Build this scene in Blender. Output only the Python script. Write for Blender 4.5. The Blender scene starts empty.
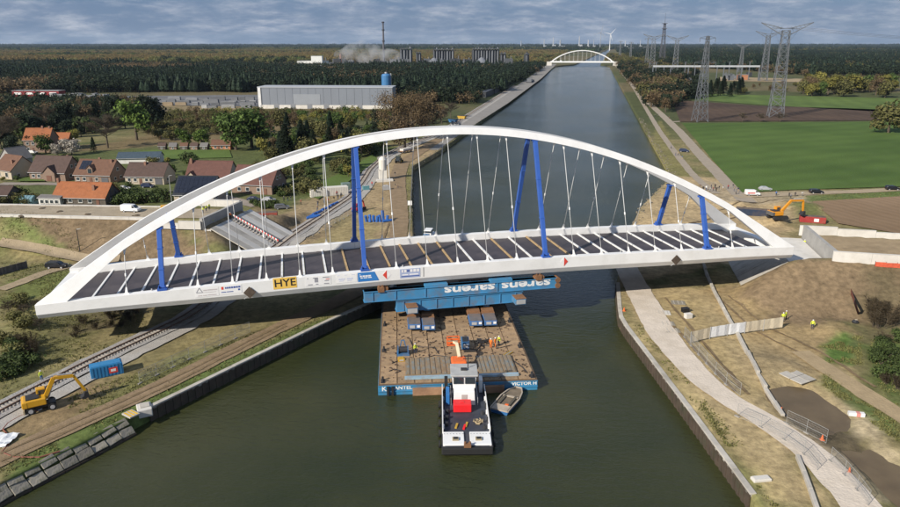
import bpy, bmesh, math, random
import numpy as np
from mathutils import Vector, Matrix, Euler
random.seed(7); NR = np.random.default_rng(7)
scene = bpy.context.scene
COL = scene.collection
R = math.radians
# ------------------------------------------------------------------ camera
CAM_H, FPX, HORIZON = 50.5, 700.0, 43.3          # metres above the canal, focal length and horizon row of the 900x507 photo
PITCH = math.atan((253.5 - HORIZON) / FPX)
cam_d = bpy.data.cameras.new('camera'); cam = bpy.data.objects.new('camera', cam_d); COL.objects.link(cam)
cam_d.sensor_width = 36; cam_d.lens = 36 * FPX / 900; cam_d.clip_end = 60000; cam_d.clip_start = 1
cam.location = (0, 0, CAM_H); cam.rotation_euler = (math.pi / 2 - PITCH, 0, 0)
scene.camera = cam
# ------------------------------------------------------------------ sun, sky, exposure
SUN_ELEV, SHADOW_AZ = R(31), R(47)               # shadows fall away from the camera, a little to the right
sd = Vector((math.sin(SHADOW_AZ) * math.cos(SUN_ELEV), math.cos(SHADOW_AZ) * math.cos(SUN_ELEV), -math.sin(SUN_ELEV)))
sun_d = bpy.data.lights.new('sun', 'SUN'); sun = bpy.data.objects.new('sun', sun_d); COL.objects.link(sun)
sun_d.energy = 5.0; sun_d.angle = R(0.6); sun_d.color = (1.0, 0.93, 0.82)
sun.rotation_euler = sd.to_track_quat('-Z', 'Y').to_euler(); sun.location = (-40, -60, 160)
W = bpy.data.worlds.new('World'); scene.world = W; W.use_nodes = True
nt = W.node_tree; nt.nodes.clear()
def wn(t, **k):
    n = nt.nodes.new(t)
    for a, b in k.items(): setattr(n, a, b)
    return n
wo = wn('ShaderNodeOutputWorld'); bg = wn('ShaderNodeBackground'); bg.inputs[1].default_value = 0.037
sky = wn('ShaderNodeTexSky', sky_type='NISHITA'); sky.sun_disc = False
sky.sun_elevation = SUN_ELEV; sky.sun_rotation = SHADOW_AZ + math.pi
sky.altitude = 50; sky.air_density = 1.0; sky.dust_density = 0.6; sky.ozone_density = 2.0
# clouds: a flat-based layer seen in perspective (direction divided by its height above the horizon)
tc = wn('ShaderNodeTexCoord'); sx = wn('ShaderNodeSeparateXYZ'); L = nt.links.new
def wmath(op, a, b_=None, v=None):
    n = wn('ShaderNodeMath', operation=op); L(a, n.inputs[0])
    if b_ is not None: L(b_, n.inputs[1])
    if v is not None: n.inputs[1].default_value = v
    return n.outputs[0]
L(tc.outputs['Generated'], sx.inputs[0])
zz = wmath('ADD', wmath('MAXIMUM', sx.outputs[2], v=0.0), v=0.2); cx = wn('ShaderNodeCombineXYZ')
L(wmath('DIVIDE', sx.outputs[0], zz), cx.inputs[0]); L(wmath('DIVIDE', sx.outputs[1], zz), cx.inputs[1])
n1 = wn('ShaderNodeTexNoise'); n1.inputs['Scale'].default_value = 2.6; n1.inputs['Detail'].default_value = 9; n1.inputs['Roughness'].default_value = 0.6; L(cx.outputs[0], n1.inputs['Vector'])
r1 = wn('ShaderNodeValToRGB'); r1.color_ramp.elements[0].position = 0.41; r1.color_ramp.elements[1].position = 0.62; L(n1.outputs[0], r1.inputs[0])
n2 = wn('ShaderNodeTexNoise'); n2.inputs['Scale'].default_value = 5.0; n2.inputs['Detail'].default_value = 8; n2.inputs['Roughness'].default_value = 0.65; L(cx.outputs[0], n2.inputs['Vector'])
r2 = wn('ShaderNodeValToRGB'); r2.color_ramp.elements[0].position = 0.40; r2.color_ramp.elements[1].position = 0.68; L(n2.outputs[0], r2.inputs[0])
r2.color_ramp.elements[0].color = (5.2, 6.7, 9.6, 1); r2.color_ramp.elements[1].color = (14.0, 14.6, 16.2, 1)
mxb = wn('ShaderNodeMix', data_type='RGBA'); mxb.inputs[0].default_value = 0.7; mxb.inputs[7].default_value = (3.3, 5.6, 10.2, 1); L(sky.outputs[0], mxb.inputs[6])
mx = wn('ShaderNodeMix', data_type='RGBA'); L(wmath('MULTIPLY', r1.outputs[0], v=0.8), mx.inputs[0]); L(mxb.outputs[2], mx.inputs[6]); L(r2.outputs[0], mx.inputs[7])
L(mx.outputs[2], bg.inputs[0]); L(bg.outputs[0], wo.inputs[0])
vs = scene.view_settings; vs.view_transform = 'Standard'; vs.look = 'None'; vs.gamma = 1; vs.exposure = 0.25; vs.use_curve_mapping = False
scene.render.engine = 'CYCLES'; scene.cycles.max_bounces = 5; scene.cycles.diffuse_bounces = 2; scene.cycles.glossy_bounces = 3; scene.cycles.transmission_bounces = 3; scene.cycles.volume_bounces = 2
# ------------------------------------------------------------------ pixel -> place
def G(px, py, z=2.0):
    a = (px - 450) / FPX; b = (253.5 - py) / FPX; c, s = math.cos(PITCH), math.sin(PITCH)
    t = (z - CAM_H) / (-s + b * c)
    return Vector((a * t, (c + b * s) * t, z))
def GP(pts, z=2.0): return [G(x, y, z) for x, y in pts]
# ------------------------------------------------------------------ materials
MATS = {}
def M(name, col, rough=0.65, var=0.12, scale=0.6, bump=0.0, metal=0.0, spec=0.4, dirt=None, dirt_amt=0.5, dirt_scale=0.5, island=0.0, objvar=0.0, bscale=None, trans=0.0):
    if name in MATS: return MATS[name]
    m = bpy.data.materials.new(name); m.use_nodes = True; t = m.node_tree; bs = t.nodes['Principled BSDF']
    bs.inputs['Roughness'].default_value = rough; bs.inputs['Metallic'].default_value = metal; bs.inputs['Specular IOR Level'].default_value = spec
    co = t.nodes.new('ShaderNodeTexCoord'); no = t.nodes.new('ShaderNodeTexNoise'); no.inputs['Scale'].default_value = scale; no.inputs['Detail'].default_value = 6
    t.links.new(co.outputs['Object'], no.inputs['Vector'])
    mr = t.nodes.new('ShaderNodeMapRange'); mr.inputs[1].default_value = 0.25; mr.inputs[2].default_value = 0.75; mr.inputs[3].default_value = 1 - var; mr.inputs[4].default_value = 1 + var
    t.links.new(no.outputs[0], mr.inputs[0]); val = mr.outputs[0]
    def mul(v, sock, amt):
        q = t.nodes.new('ShaderNodeMapRange'); q.inputs[3].default_value = 1 - amt; q.inputs[4].default_value = 1 + amt; t.links.new(sock, q.inputs[0])
        mm = t.nodes.new('ShaderNodeMath'); mm.operation = 'MULTIPLY'; t.links.new(v, mm.inputs[0]); t.links.new(q.outputs[0], mm.inputs[1]); return mm.outputs[0]
    if island: val = mul(val, t.nodes.new('ShaderNodeNewGeometry').outputs['Random Per Island'], island)
    if objvar: val = mul(val, t.nodes.new('ShaderNodeObjectInfo').outputs['Random'], objvar)
    mc = t.nodes.new('ShaderNodeMix'); mc.data_type = 'RGBA'; mc.blend_type = 'MULTIPLY'; mc.inputs[0].default_value = 1
    mc.inputs[6].default_value = (*col, 1); t.links.new(val, mc.inputs[7]); out = mc.outputs[2]
    if dirt:
        nd = t.nodes.new('ShaderNodeTexNoise'); nd.inputs['Scale'].default_value = dirt_scale; nd.inputs['Detail'].default_value = 8; nd.inputs['Roughness'].default_value = 0.65
        t.links.new(co.outputs['Object'], nd.inputs['Vector'])
        rd = t.nodes.new('ShaderNodeMapRange'); rd.inputs[1].default_value = 0.48; rd.inputs[2].default_value = 0.68; rd.inputs[4].default_value = dirt_amt
        t.links.new(nd.outputs[0], rd.inputs[0])
        md = t.nodes.new('ShaderNodeMix'); md.data_type = 'RGBA'; t.links.new(rd.outputs[0], md.inputs[0]); t.links.new(out, md.inputs[6]); md.inputs[7].default_value = (*dirt, 1); out = md.outputs[2]
    t.links.new(out, bs.inputs['Base Color'])
    if bump:
        nb = t.nodes.new('ShaderNodeTexNoise'); nb.inputs['Scale'].default_value = bscale or scale * 4; nb.inputs['Detail'].default_value = 5; t.links.new(co.outputs['Object'], nb.inputs['Vector'])
        bp = t.nodes.new('ShaderNodeBump'); bp.inputs['Strength'].default_value = bump; bp.inputs['Distance'].default_value = 0.2; t.links.new(nb.outputs[0], bp.inputs['Height']); t.links.new(bp.outputs[0], bs.inputs['Normal'])
    if trans:
        tr = t.nodes.new('ShaderNodeBsdfTranslucent'); t.links.new(out, tr.inputs[0]); ms = t.nodes.new('ShaderNodeMixShader'); ms.inputs[0].default_value = trans
        t.links.new(bs.outputs[0], ms.inputs[1]); t.links.new(tr.outputs[0], ms.inputs[2]); t.links.new(ms.outputs[0], t.nodes['Material Output'].inputs[0])
    MATS[name] = m; return m
def GLASS(): return M('window_glass', (0.03, 0.04, 0.05), 0.08, 0.1, 1, spec=0.8)
# ------------------------------------------------------------------ mesh builder
class MB:
    def __init__(s): s.v = []; s.f = []; s.m = []; s.mi = 0
    def add(s, vs, fs):
        o = len(s.v); s.v += [tuple(p) for p in vs]
        for f in fs: s.f.append(tuple(i + o for i in f)); s.m.append(s.mi)
        return s
    def box(s, c, d, rz=0, mat=None, taper=1.0):
        x, y, z = d[0] / 2, d[1] / 2, d[2] / 2
        P = [Vector((a * x * (taper if q > 0 else 1), b * y * (taper if q > 0 else 1), q * z)) for q in (-1, 1) for a, b in ((-1, -1), (1, -1), (1, 1), (-1, 1))]
        Q = Matrix.Rotation(rz, 3, 'Z') if mat is None else mat
        return s.add([Q @ p + Vector(c) for p in P], [(3, 2, 1, 0), (4, 5, 6, 7), (0, 1, 5, 4), (1, 2, 6, 5), (2, 3, 7, 6), (3, 0, 4, 7)])
    def bar(s, a, b, w, h=None, up=(0, 0, 1)):
        a, b = Vector(a), Vector(b); h = h or w; d = (b - a); l = d.length
        if l < 1e-6: return s
        d /= l; u = Vector(up)
        if abs(d.dot(u)) > 0.99: u = Vector((0, 1, 0))
        x = d.cross(u).normalized(); y = x.cross(d)
        P = []
        for p in (a, b): P += [p + x * i * w / 2 + y * j * h / 2 for i, j in ((-1, -1), (1, -1), (1, 1), (-1, 1))]
        return s.add(P, [(3, 2, 1, 0), (4, 5, 6, 7), (0, 1, 5, 4), (1, 2, 6, 5), (2, 3, 7, 6), (3, 0, 4, 7)])
    def tube(s, a, b, r0, r1=None, n=8, cap=True):
        a, b = Vector(a), Vector(b); r1 = r0 if r1 is None else r1; d = (b - a).normalized(); u = Vector((0, 0, 1))
        if abs(d.dot(u)) > 0.99: u = Vector((0, 1, 0))
        x = d.cross(u).normalized(); y = x.cross(d); P = []
        for p, r in ((a, r0), (b, r1)): P += [p + (x * math.cos(k * 2 * math.pi / n) + y * math.sin(k * 2 * math.pi / n)) * r for k in range(n)]
        F = [(k, (k + 1) % n, n + (k + 1) % n, n + k) for k in range(n)]
        if cap: F += [tuple(range(n))[::-1], tuple(range(n, 2 * n))]
        return s.add(P, F)
    def path(s, pts, r, n=6):
        for a, b in zip(pts, pts[1:]): s.tube(a, b, r, r, n)
        return s
    def loft(s, rings, cap=True, closed=True):
        n = len(rings[0]); P = [p for r in rings for p in r]; F = []
        for i in range(len(rings) - 1):
            for k in range(n if closed else n - 1):
                k2 = (k + 1) % n; F.append((i * n + k, i * n + k2, (i + 1) * n + k2, (i + 1) * n + k))
        if cap and closed: F += [tuple(range(n))[::-1], tuple(range((len(rings) - 1) * n, len(rings) * n))]
        return s.add(P, F)
    def prism(s, poly, z0, z1):
        return s.loft([[(p[0], p[1], z0) for p in poly], [(p[0], p[1], z1) for p in poly]])
    def extrude(s, poly, off):
        o = Vector(off); return s.loft([[Vector(p) for p in poly], [Vector(p) + o for p in poly]])
    def lathe(s, prof, c=(0, 0, 0), n=14):
        return s.loft([[(c[0] + r * math.cos(k * 2 * math.pi / n), c[1] + r * math.sin(k * 2 * math.pi / n), c[2] + z) for k in range(n)] for r, z in prof])
    def mesh(s, name, mats, smooth=False):
        me = bpy.data.meshes.new(name); me.from_pydata(s.v, [], s.f)
        for m in (mats if isinstance(mats, (list, tuple)) else [mats]): me.materials.append(m)
        if max(s.m, default=0): me.polygons.foreach_set('material_index', s.m)
        bm = bmesh.new(); bm.from_mesh(me); bmesh.ops.recalc_face_normals(bm, faces=bm.faces); bm.to_mesh(me); bm.free()
        if smooth: me.shade_smooth() if hasattr(me, 'shade_smooth') else None
        return me
    def build(s, name, mats, parent=None, smooth=False, bevel=0.0):
        o = bpy.data.objects.new(name, s.mesh(name, mats, smooth)); COL.objects.link(o)
        if parent: o.parent = parent
        if bevel:
            b = o.modifiers.new('bevel', 'BEVEL'); b.width = bevel; b.segments = 2; b.limit_method = 'ANGLE'
        return o
def tag(o, label=None, cat=None, group=None, kind=None):
    for k, v in (('label', label), ('category', cat), ('group', group), ('kind', kind)):
        if v: o[k] = v
    return o
def thing(name, label, cat, loc=(0, 0, 0), rz=0, group=None):
    o = bpy.data.objects.new(name, None); COL.objects.link(o); o.empty_display_size = 0.5
    o.location = loc; o.rotation_euler = (0, 0, rz); return tag(o, label, cat, group)
def copy_tree(o, parent=None):
    c = o.copy(); COL.objects.link(c); c.parent = parent
    for ch in o.children: copy_tree(ch, c)
    return c
def place(o, loc, rz=0, label=None, group=None, s=1.0, cat=None):
    o.location = loc; o.rotation_euler = (0, 0, rz); o.scale = (s, s, s) if not isinstance(s, tuple) else s
    return tag(o, label, cat, group)
def text_mesh(txt, size, depth=0.01, bold=0.0):
    c = bpy.data.curves.new('lettering', 'FONT'); c.body = txt; c.size = size; c.extrude = depth; c.offset = bold; c.align_x = 'CENTER'; c.align_y = 'CENTER'; c.resolution_u = 3
    o = bpy.data.objects.new('lettering', c); COL.objects.link(o)
    me = bpy.data.meshes.new_from_object(o.evaluated_get(bpy.context.evaluated_depsgraph_get()))
    bpy.data.objects.remove(o); bpy.data.curves.remove(c); return me
def lettering(txt, size, mat, parent, loc, rot, depth=0.01, bold=0.0, sx=1.0, name='lettering'):
    me = text_mesh(txt, size, depth, bold); me.materials.clear(); me.materials.append(mat)
    o = bpy.data.objects.new(name, me); COL.objects.link(o); o.parent = parent; o.location = loc; o.rotation_euler = rot; o.scale = (sx, 1, 1); return o
# ------------------------------------------------------------------ numpy noise
_lat = NR.random((256, 256))
def vnoise(x, y):
    xi = np.floor(x).astype(int); yi = np.floor(y).astype(int); fx = x - xi; fy = y - yi; fx = fx * fx * (3 - 2 * fx); fy = fy * fy * (3 - 2 * fy)
    g = lambda a, b: _lat[a % 256, b % 256]
    return (g(xi, yi) * (1 - fx) + g(xi + 1, yi) * fx) * (1 - fy) + (g(xi, yi + 1) * (1 - fx) + g(xi + 1, yi + 1) * fx) * fy
def fbm(x, y, o=4):
    r = 0; a = 0.5; t = 0
    for k in range(o): r = r + a * vnoise(x * 2 ** k + 17.3 * k, y * 2 ** k + 5.1 * k); t += a; a *= 0.5
    return r / t
def polysd(P, X, Y):          # signed distance, + inside
    n = len(P); ins = np.zeros(X.shape, bool); d = np.full(X.shape, 1e12)
    for i in range(n):
        x0, y0 = P[i][0], P[i][1]; x1, y1 = P[(i + 1) % n][0], P[(i + 1) % n][1]
        dx, dy = x1 - x0, y1 - y0; t = np.clip(((X - x0) * dx + (Y - y0) * dy) / (dx * dx + dy * dy + 1e-9), 0, 1)
        d = np.minimum(d, (X - x0 - t * dx) ** 2 + (Y - y0 - t * dy) ** 2)
        c = (y0 > Y) != (y1 > Y)
        with np.errstate(divide='ignore', invalid='ignore'): ins ^= c & (X < (x1 - x0) * (Y - y0) / (y1 - y0 if y1 != y0 else 1e-9) + x0)
    return np.where(ins, 1, -1) * np.sqrt(d)
def sstep(e0, e1, x): t = np.clip((x - e0) / (e1 - e0), 0, 1); return t * t * (3 - 2 * t)
# ================================================================== THE LAND
LB = [(-78, 20), (-51.9, 69.6), (-46.3, 79), (-41.8, 87), (-22, 119.2), (-13.5, 131), (-9.2, 150), (-9.0, 169), (-12.3, 221.6), (-15.3, 287), (-4.7, 332), (80.2, 778), (240, 1640), (290, 1700), (290 + 0.235 * 1500, 3200), (290 + 0.235 * 11000, 12700)]
RB = [(36, 20), (34, 65.6), (33.1, 86.4), (31.3, 120.2), (35.7, 141.8), (47, 178.5), (58.4, 210.2), (84.7, 264.3), (125.4, 468), (361, 1640), (352, 1700), (352 + 0.225 * 1500, 3200), (352 + 0.225 * 11000, 12700)]
lbx = lambda y: np.interp(y, [p[1] for p in LB], [p[0] for p in LB]); rbx = lambda y: np.interp(y, [p[1] for p in RB], [p[0] for p in RB])
FLAT = [GP([(-140, 486), (0, 411), (95, 362), (190, 318), (245, 272), (288, 239), (320, 218), (350, 198), (362, 183), (370, 170), (384, 157), (402, 148), (440, 133)]), GP([(-60, 497), (0, 463), (80, 428), (163, 391), (286, 328), (355, 296), (395, 262), (400, 220), (397, 180), (402, 163), (440, 139)]),
        GP([(618, 245), (626, 268), (643, 300), (662, 335), (690, 368), (716, 395), (760, 418), (800, 443), (835, 475), (870, 520)])]
def linedist(P, X, Y):
    d = np.full(X.shape, 1e9)
    for a, c in zip(P, P[1:]):
        dx, dy = c[0] - a[0], c[1] - a[1]; t = np.clip(((X - a[0]) * dx + (Y - a[1]) * dy) / (dx * dx + dy * dy), 0, 1); d = np.minimum(d, np.hypot(X - a[0] - t * dx, Y - a[1] - t * dy))
    return d
def height(X, Y):
    Z = np.full(X.shape, 2.0); n = fbm(X / 9, Y / 9, 4) - 0.5; n2 = fbm(X / 2.3, Y / 2.3, 3) - 0.5
    near = sstep(420, 250, Y); bank = np.minimum(np.abs(X - lbx(Y)), np.abs(X - rbx(Y)))
    soft = sstep(1.0, 6.0, bank) * near
    Z = Z + soft * (0.35 * n + 0.22 * n2)
    # approach embankment on the left
    yf = 170 - 0.09 * (X + 112); yb = 181.8 - 0.06 * (X + 112); xe = -57.5 + 0.2 * (Y - 162)
    d = np.maximum(np.maximum(yf - Y, Y - yb), (X - xe + 3.4) * 0.95); d = np.where((X > -900), d, 99)
    zl = 9.4 - np.clip(d + 0.9 * n + 0.3 * n2, 0, None) / 1.75
    Z = np.where(X < 0, np.maximum(Z, np.where(d < 0, 9.3 + 0.12 * n2, zl)), Z)
    # approach embankment on the right
    yf = 133.6 - 0.24 * (X - 77); yb = 155.5 - 0.22 * (X - 78); kf = sstep(135, 137.5, Y); xe = 69.5 + 7.5 * kf + 0.2 * (Y - 135)
    d = np.maximum(np.maximum((yf - Y) / 1.35, Y - yb), (xe - X + 3.0 * kf) * (0.85 + 0.25 * kf))
    zr = 8.8 - np.clip(d + 0.9 * n + 0.35 * n2, 0, None) / 1.55
    Z = np.where(X > 0, np.maximum(Z, np.where(d < 0, 8.7 + 0.15 * n2, zr)), Z)
    # dug-out strip between the path and the low wall on the right, spoil heaps
    for px, py, r, h in ((690, 262, 9, 1.0), (705, 200, 8, 1.3), (668, 222, 9, 1.2), (770, 222, 5, 1.8), (795, 205, 9, 1.2), (735, 205, 6, 1.0), (215, 262, 8, 1.6), (300, 222, 12, 1.8), (285, 240, 8, 1.2), (835, 330, 5, 0.8), (770, 370, 6, 0.7), (860, 440, 6, 0.9), (30, 330, 8, 1.4), (60, 300, 8, 1.0)):
        c = G(px, py); q = np.sqrt((X - c.x) ** 2 + (Y - c.y) ** 2) / r
        Z = Z + soft * h * np.clip(1 - q * q, 0, None) * (1 + 0.8 * n2 + 0.6 * n)
    for pl, dep in ((MUD_POOL, 1.0),):
        Z = Z - dep * sstep(-2.5, 2.0, polysd(GP(pl), X, Y) + 1.5 * n)
    for P in FLAT:
        k = sstep(2.8, 6.0, linedist(P, X, Y)); Z = Z * k + (2.05 + .1 * n + .05 * n2) * (1 - k)
    return Z
MUD_POOL = [(772, 392), (786, 384), (812, 392), (850, 420), (884, 446), (905, 480), (912, 510), (880, 495), (850, 470), (815, 447), (785, 425)]
def hz(x, y): return float(height(np.array([float(x)]), np.array([float(y)]))[0])
def on(px, py, z=2.0):          # the point of the land that a pixel of the photo looks at
    p = G(px, py, z)
    for _ in range(6): p = G(px, py, hz(p.x, p.y))
    return p
SAND = (.40, .30, .17); SAND2 = (.46, .36, .22); DIRT = (.24, .165, .095); SLOPE = (.18, .13, .078); DRY = (.235, .195, .095); GRASS = (.085, .105, .036); DGRASS = (.06, .085, .03); MUD = (.085, .068, .042); GREY = (.37, .34, .30); OLIVE = (.15, .145, .06); SCRUB = (.11, .09, .05)
ZONES = [  # pixel outline, colour, edge softness in m, strength
 ([(0, 210), (0, 150), (230, 130), (420, 150), (400, 190), (330, 215), (240, 200), (200, 206)], GRASS, 4, .9),
 ([(60, 150), (250, 115), (300, 125), (240, 140), (70, 152)], (.19, .135, .075), 6, .8),
 ([(150, 100), (260, 100), (262, 112), (150, 112)], (.28, .215, .12), 6, .9),
 ([(20, 178), (45, 178), (50, 172), (20, 172)], (.12, .17, .045), 1, .9),
 ([(0, 232), (60, 246), (90, 258), (60, 262), (0, 250)], (.16, .20, .06), 2, .9),
 ([(0, 216), (140, 219), (195, 248), (190, 262), (100, 256), (60, 243), (0, 230)], SLOPE, 1.5, 1),
 ([(0, 260), (70, 264), (130, 280), (140, 350), (60, 385), (0, 400)], OLIVE, 3, .8),
 ([(10, 276), (60, 270), (90, 275), (40, 300), (0, 305)], (.13, .15, .045), 2, .9),
 ([(95, 325), (160, 305), (150, 330), (60, 375), (20, 395)], DRY, 2, .9),
 ([(100, 300), (160, 305), (120, 330), (50, 340)], SCRUB, 2, .8),
 ([(60, 400), (180, 345), (300, 320), (240, 350), (120, 400), (0, 455), (0, 430)], (.20, .165, .075), 2, .9),
 ([(30, 400), (90, 370), (130, 385), (60, 425), (0, 440)], DIRT, 2, .7),
 ([(100, 395), (190, 350), (250, 340), (170, 375), (90, 415)], (.125, .15, .045), 1.5, .55),
 ([(0, 466), (150, 393), (330, 314), (330, 322), (150, 411), (0, 492)], (.105, .14, .04), 0.8, .95),
 ([(240, 262), (330, 210), (345, 200), (400, 150), (445, 135), (440, 152), (413, 168), (412, 250), (250, 262)], (.33, .245, .14), 2, .95),
 ([(250, 240), (300, 200), (350, 190), (340, 205), (290, 240)], (.30, .225, .13), 2, .9),
 ([(300, 255), (350, 215), (375, 205), (380, 245)], (.29, .235, .115), 2, .9),
 ([(405, 160), (412, 165), (411, 230), (403, 230), (404, 190)], (.15, .15, .05), 0.8, .8),
 ([(196, 255), (250, 262), (300, 225), (260, 205), (235, 235)], (.20, .15, .09), 1.5, .9),
 # right side
 ([(615, 240), (640, 205), (680, 176), (735, 180), (800, 210), (790, 245), (740, 262), (615, 285)], SAND, 2, .95),
 ([(700, 180), (760, 190), (830, 192), (830, 202), (790, 205), (720, 205)], (.36, .29, .19), 2, .8),
 ([(650, 150), (672, 175), (690, 178), (660, 120)], (.20, .18, .07), 1, .8),
 ([(618, 290), (740, 285), (810, 330), (850, 345), (850, 400), (800, 470), (830, 507), (770, 507), (690, 405)], (.37, .285, .155), 2, .95),
 ([(640, 300), (700, 300), (770, 400), (730, 390), (690, 345)], (.34, .26, .13), 1.5, .8),
 ([(622, 320), (640, 330), (720, 420), (790, 500), (770, 507), (700, 420)], (.41, .32, .16), 1, .8),
 ([(700, 400), (735, 455), (765, 500), (790, 507), (760, 507)], (.11, .13, .04), 1, .7),
 ([(700, 285), (760, 280), (850, 330), (860, 350), (800, 370), (730, 330)], (.31, .225, .115), 2.5, .8),
 ([(738, 290), (57, 133), (57, 126), (60, 117.5), (73, 118), (92, 113), (112, 108), (112, 127), (77, 135.5), (67, 136.5)], (.205, .148, .088), 1.6, 1),
 ([(720, 350), (770, 345), (800, 365), (770, 385), (735, 375)], (.30, .23, .13), 2, .7),
 ([(820, 347), (845, 336), (862, 342), (852, 365), (828, 362)], (.09, .15, .035), 0.8, 1),
 ([(860, 290), (900, 280), (900, 400), (870, 370)], SCRUB, 2.5, .75),
 ([(870, 350), (900, 345), (900, 410), (880, 390)], (.08, .115, .03), 2, .9),
 ([(776, 385), (800, 392), (880, 455), (900, 500), (900, 507), (870, 480), (800, 440), (775, 410)], MUD, 1.2, .97),
 ([(830, 375), (900, 430), (900, 445), (825, 385)], (.10, .135, .04), 0.8, .9),
 ([(835, 400), (870, 420), (900, 455), (900, 470), (865, 445)], (.42, .34, .22), 1, .8),
 ([(860, 500), (800, 455), (770, 425), (790, 420), (850, 460), (900, 507)], (.42, .34, .23), 1, .7),
 ([(730, 262), (790, 225), (900, 237), (900, 260), (800, 262)], (.29, .225, .13), 1.5, .9),
 ([(790, 205), (815, 205), (835, 225), (800, 222)], (.12, .14, .045), 1.5, .8),
 ([(805, 196), (900, 189), (900, 196), (810, 203)], (.10, .14, .04), 1, .9)]
def build_land():
    ys = np.concatenate([np.arange(20, 60, 4), np.arange(60, 280, 1.1), np.arange(280, 420, 2.2), np.arange(420, 1000, 12), np.geomspace(1000, 40000, 40)])
    of = np.concatenate([[0, 0.45], np.arange(1.1, 120, 1.1), np.arange(120, 230, 3), np.geomspace(232, 40000, 34)])
    V = []; F = []; base = 0
    for sgn, bx in ((-1, lbx), (1, rbx)):
        Y, O = np.meshgrid(ys, of, indexing='ij'); X = bx(Y) + sgn * O * (1 if sgn < 0 else 1)
        Z = height(X, Y); far = sstep(700, 2500, np.hypot(X, Y)); Z = Z * (1 - far) + 2.0 * far
        Z[:, 0] = 1.9
        ny, no = X.shape
        V.append(np.stack([X, Y, Z], -1).reshape(-1, 3)); idx = np.arange(ny * no).reshape(ny, no) + base
        q = np.stack([idx[:-1, :-1], idx[:-1, 1:], idx[1:, 1:], idx[1:, :-1]], -1).reshape(-1, 4)
        F.append(q if sgn > 0 else q[:, ::-1]); base += ny * no
        # the bank's face down into the water
        lo = np.stack([bx(ys) - sgn * 0.05, ys, np.full(ys.shape, -3.0)], -1); V.append(lo); li = np.arange(ny) + base; base += ny
        q = np.stack([li[:-1], idx[:-1, 0], idx[1:, 0], li[1:]], -1); F.append(q if sgn > 0 else q[:, ::-1])
    V = np.concatenate(V); F = np.concatenate(F); X, Y = V[:, 0], V[:, 1]
    n = fbm(X / 14, Y / 14, 5); n2 = fbm(X / 3 + 50, Y / 3, 4); nf = fbm(X / 160, Y / 160, 4)
    C = np.empty((len(V), 3)); a = sstep(.35, .65, n)[:, None]; C[:] = np.array(DRY) * (1 - a) + np.array(OLIVE) * a
    fa = sstep(330, 480, Y)[:, None]; fb = sstep(.4, .6, nf)[:, None]
    C = C * (1 - fa) + fa * (np.array((.075, .085, .035)) * (1 - fb) + np.array((.14, .115, .06)) * fb)
    near = (Y < 1200) & (np.abs(X) < 900)
    for pl, col, soft, st in ZONES:
        P = GP(pl) if pl[0][1] > 219 or pl[0][0] > 200 else GP(pl)
        if pl[0] == (0, 216): P = GP(pl, 5.5)
        if pl[0] == (738, 290): P = [Vector((a, c, 0)) for a, c in pl[1:]]
        if pl[0] == (730, 262): P = GP(pl, 8)
        xs = [p.x for p in P]; yy = [p.y for p in P]; m = near & (X > min(xs) - 20) & (X < max(xs) + 20) & (Y > min(yy) - 20) & (Y < max(yy) + 20)
        sd_ = polysd(P, X[m], Y[m]) + (n2[m] - .5) * soft * 3.2 + (n[m] - .5) * soft * 3
        al = (sstep(-soft, soft, sd_) * st)[:, None]; C[m] = C[m] * (1 - al) + np.array(col) * al
    C *= (0.80 + 0.4 * n2)[:, None]
    me = bpy.data.meshes.new('ground'); me.vertices.add(len(V)); me.vertices.foreach_set('co', V.ravel())
    me.loops.add(F.size); me.loops.foreach_set('vertex_index', F.ravel().astype(np.int32)); me.polygons.add(len(F)); me.polygons.foreach_set('loop_start', np.arange(0, F.size, 4, dtype=np.int32))
    me.update(calc_edges=True); me.validate()
    at = me.color_attributes.new('soil', 'FLOAT_COLOR', 'POINT'); at.data.foreach_set('color', np.concatenate([C, np.ones((len(C), 1))], 1).astype(np.float32).ravel())
    m = bpy.data.materials.new('soil'); m.use_nodes = True; t = m.node_tree; bs = t.nodes['Principled BSDF']; bs.inputs['Roughness'].default_value = 0.95; bs.inputs['Specular IOR Level'].default_value = 0.15
    ca = t.nodes.new('ShaderNodeVertexColor'); ca.layer_name = 'soil'; co = t.nodes.new('ShaderNodeTexCoord')
    def noise(sc, d): q = t.nodes.new('ShaderNodeTexNoise'); q.inputs['Scale'].default_value = sc; q.inputs['Detail'].default_value = d; q.inputs['Roughness'].default_value = 0.65; t.links.new(co.outputs['Object'], q.inputs['Vector']); return q
    def rng(sock, a, b): q = t.nodes.new('ShaderNodeMapRange'); q.inputs[1].default_value = 0.3; q.inputs[2].default_value = 0.7; q.inputs[3].default_value = a; q.inputs[4].default_value = b; t.links.new(sock, q.inputs[0]); return q.outputs[0]
    na = noise(0.9, 8); nb = noise(0.16, 5)
    mm = t.nodes.new('ShaderNodeMath'); mm.operation = 'MULTIPLY'; t.links.new(rng(na.outputs[0], .62, 1.38), mm.inputs[0]); t.links.new(rng(nb.outputs[0], .85, 1.15), mm.inputs[1])
    mc = t.nodes.new('ShaderNodeMix'); mc.data_type = 'RGBA'; mc.blend_type = 'MULTIPLY'; mc.inputs[0].default_value = 1; t.links.new(ca.outputs[0], mc.inputs[6]); t.links.new(mm.outputs[0], mc.inputs[7]); t.links.new(mc.outputs[2], bs.inputs['Base Color'])
    bp = t.nodes.new('ShaderNodeBump'); bp.inputs['Strength'].default_value = 0.55; bp.inputs['Distance'].default_value = 0.25; nc = noise(1.7, 6); t.links.new(nc.outputs[0], bp.inputs['Height']); t.links.new(bp.outputs[0], bs.inputs['Normal'])
    me.materials.append(m); me.polygons.foreach_set('use_smooth', np.ones(len(F), bool))
    o = bpy.data.objects.new('ground', me); COL.objects.link(o); tag(o, kind='structure'); return o
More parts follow.
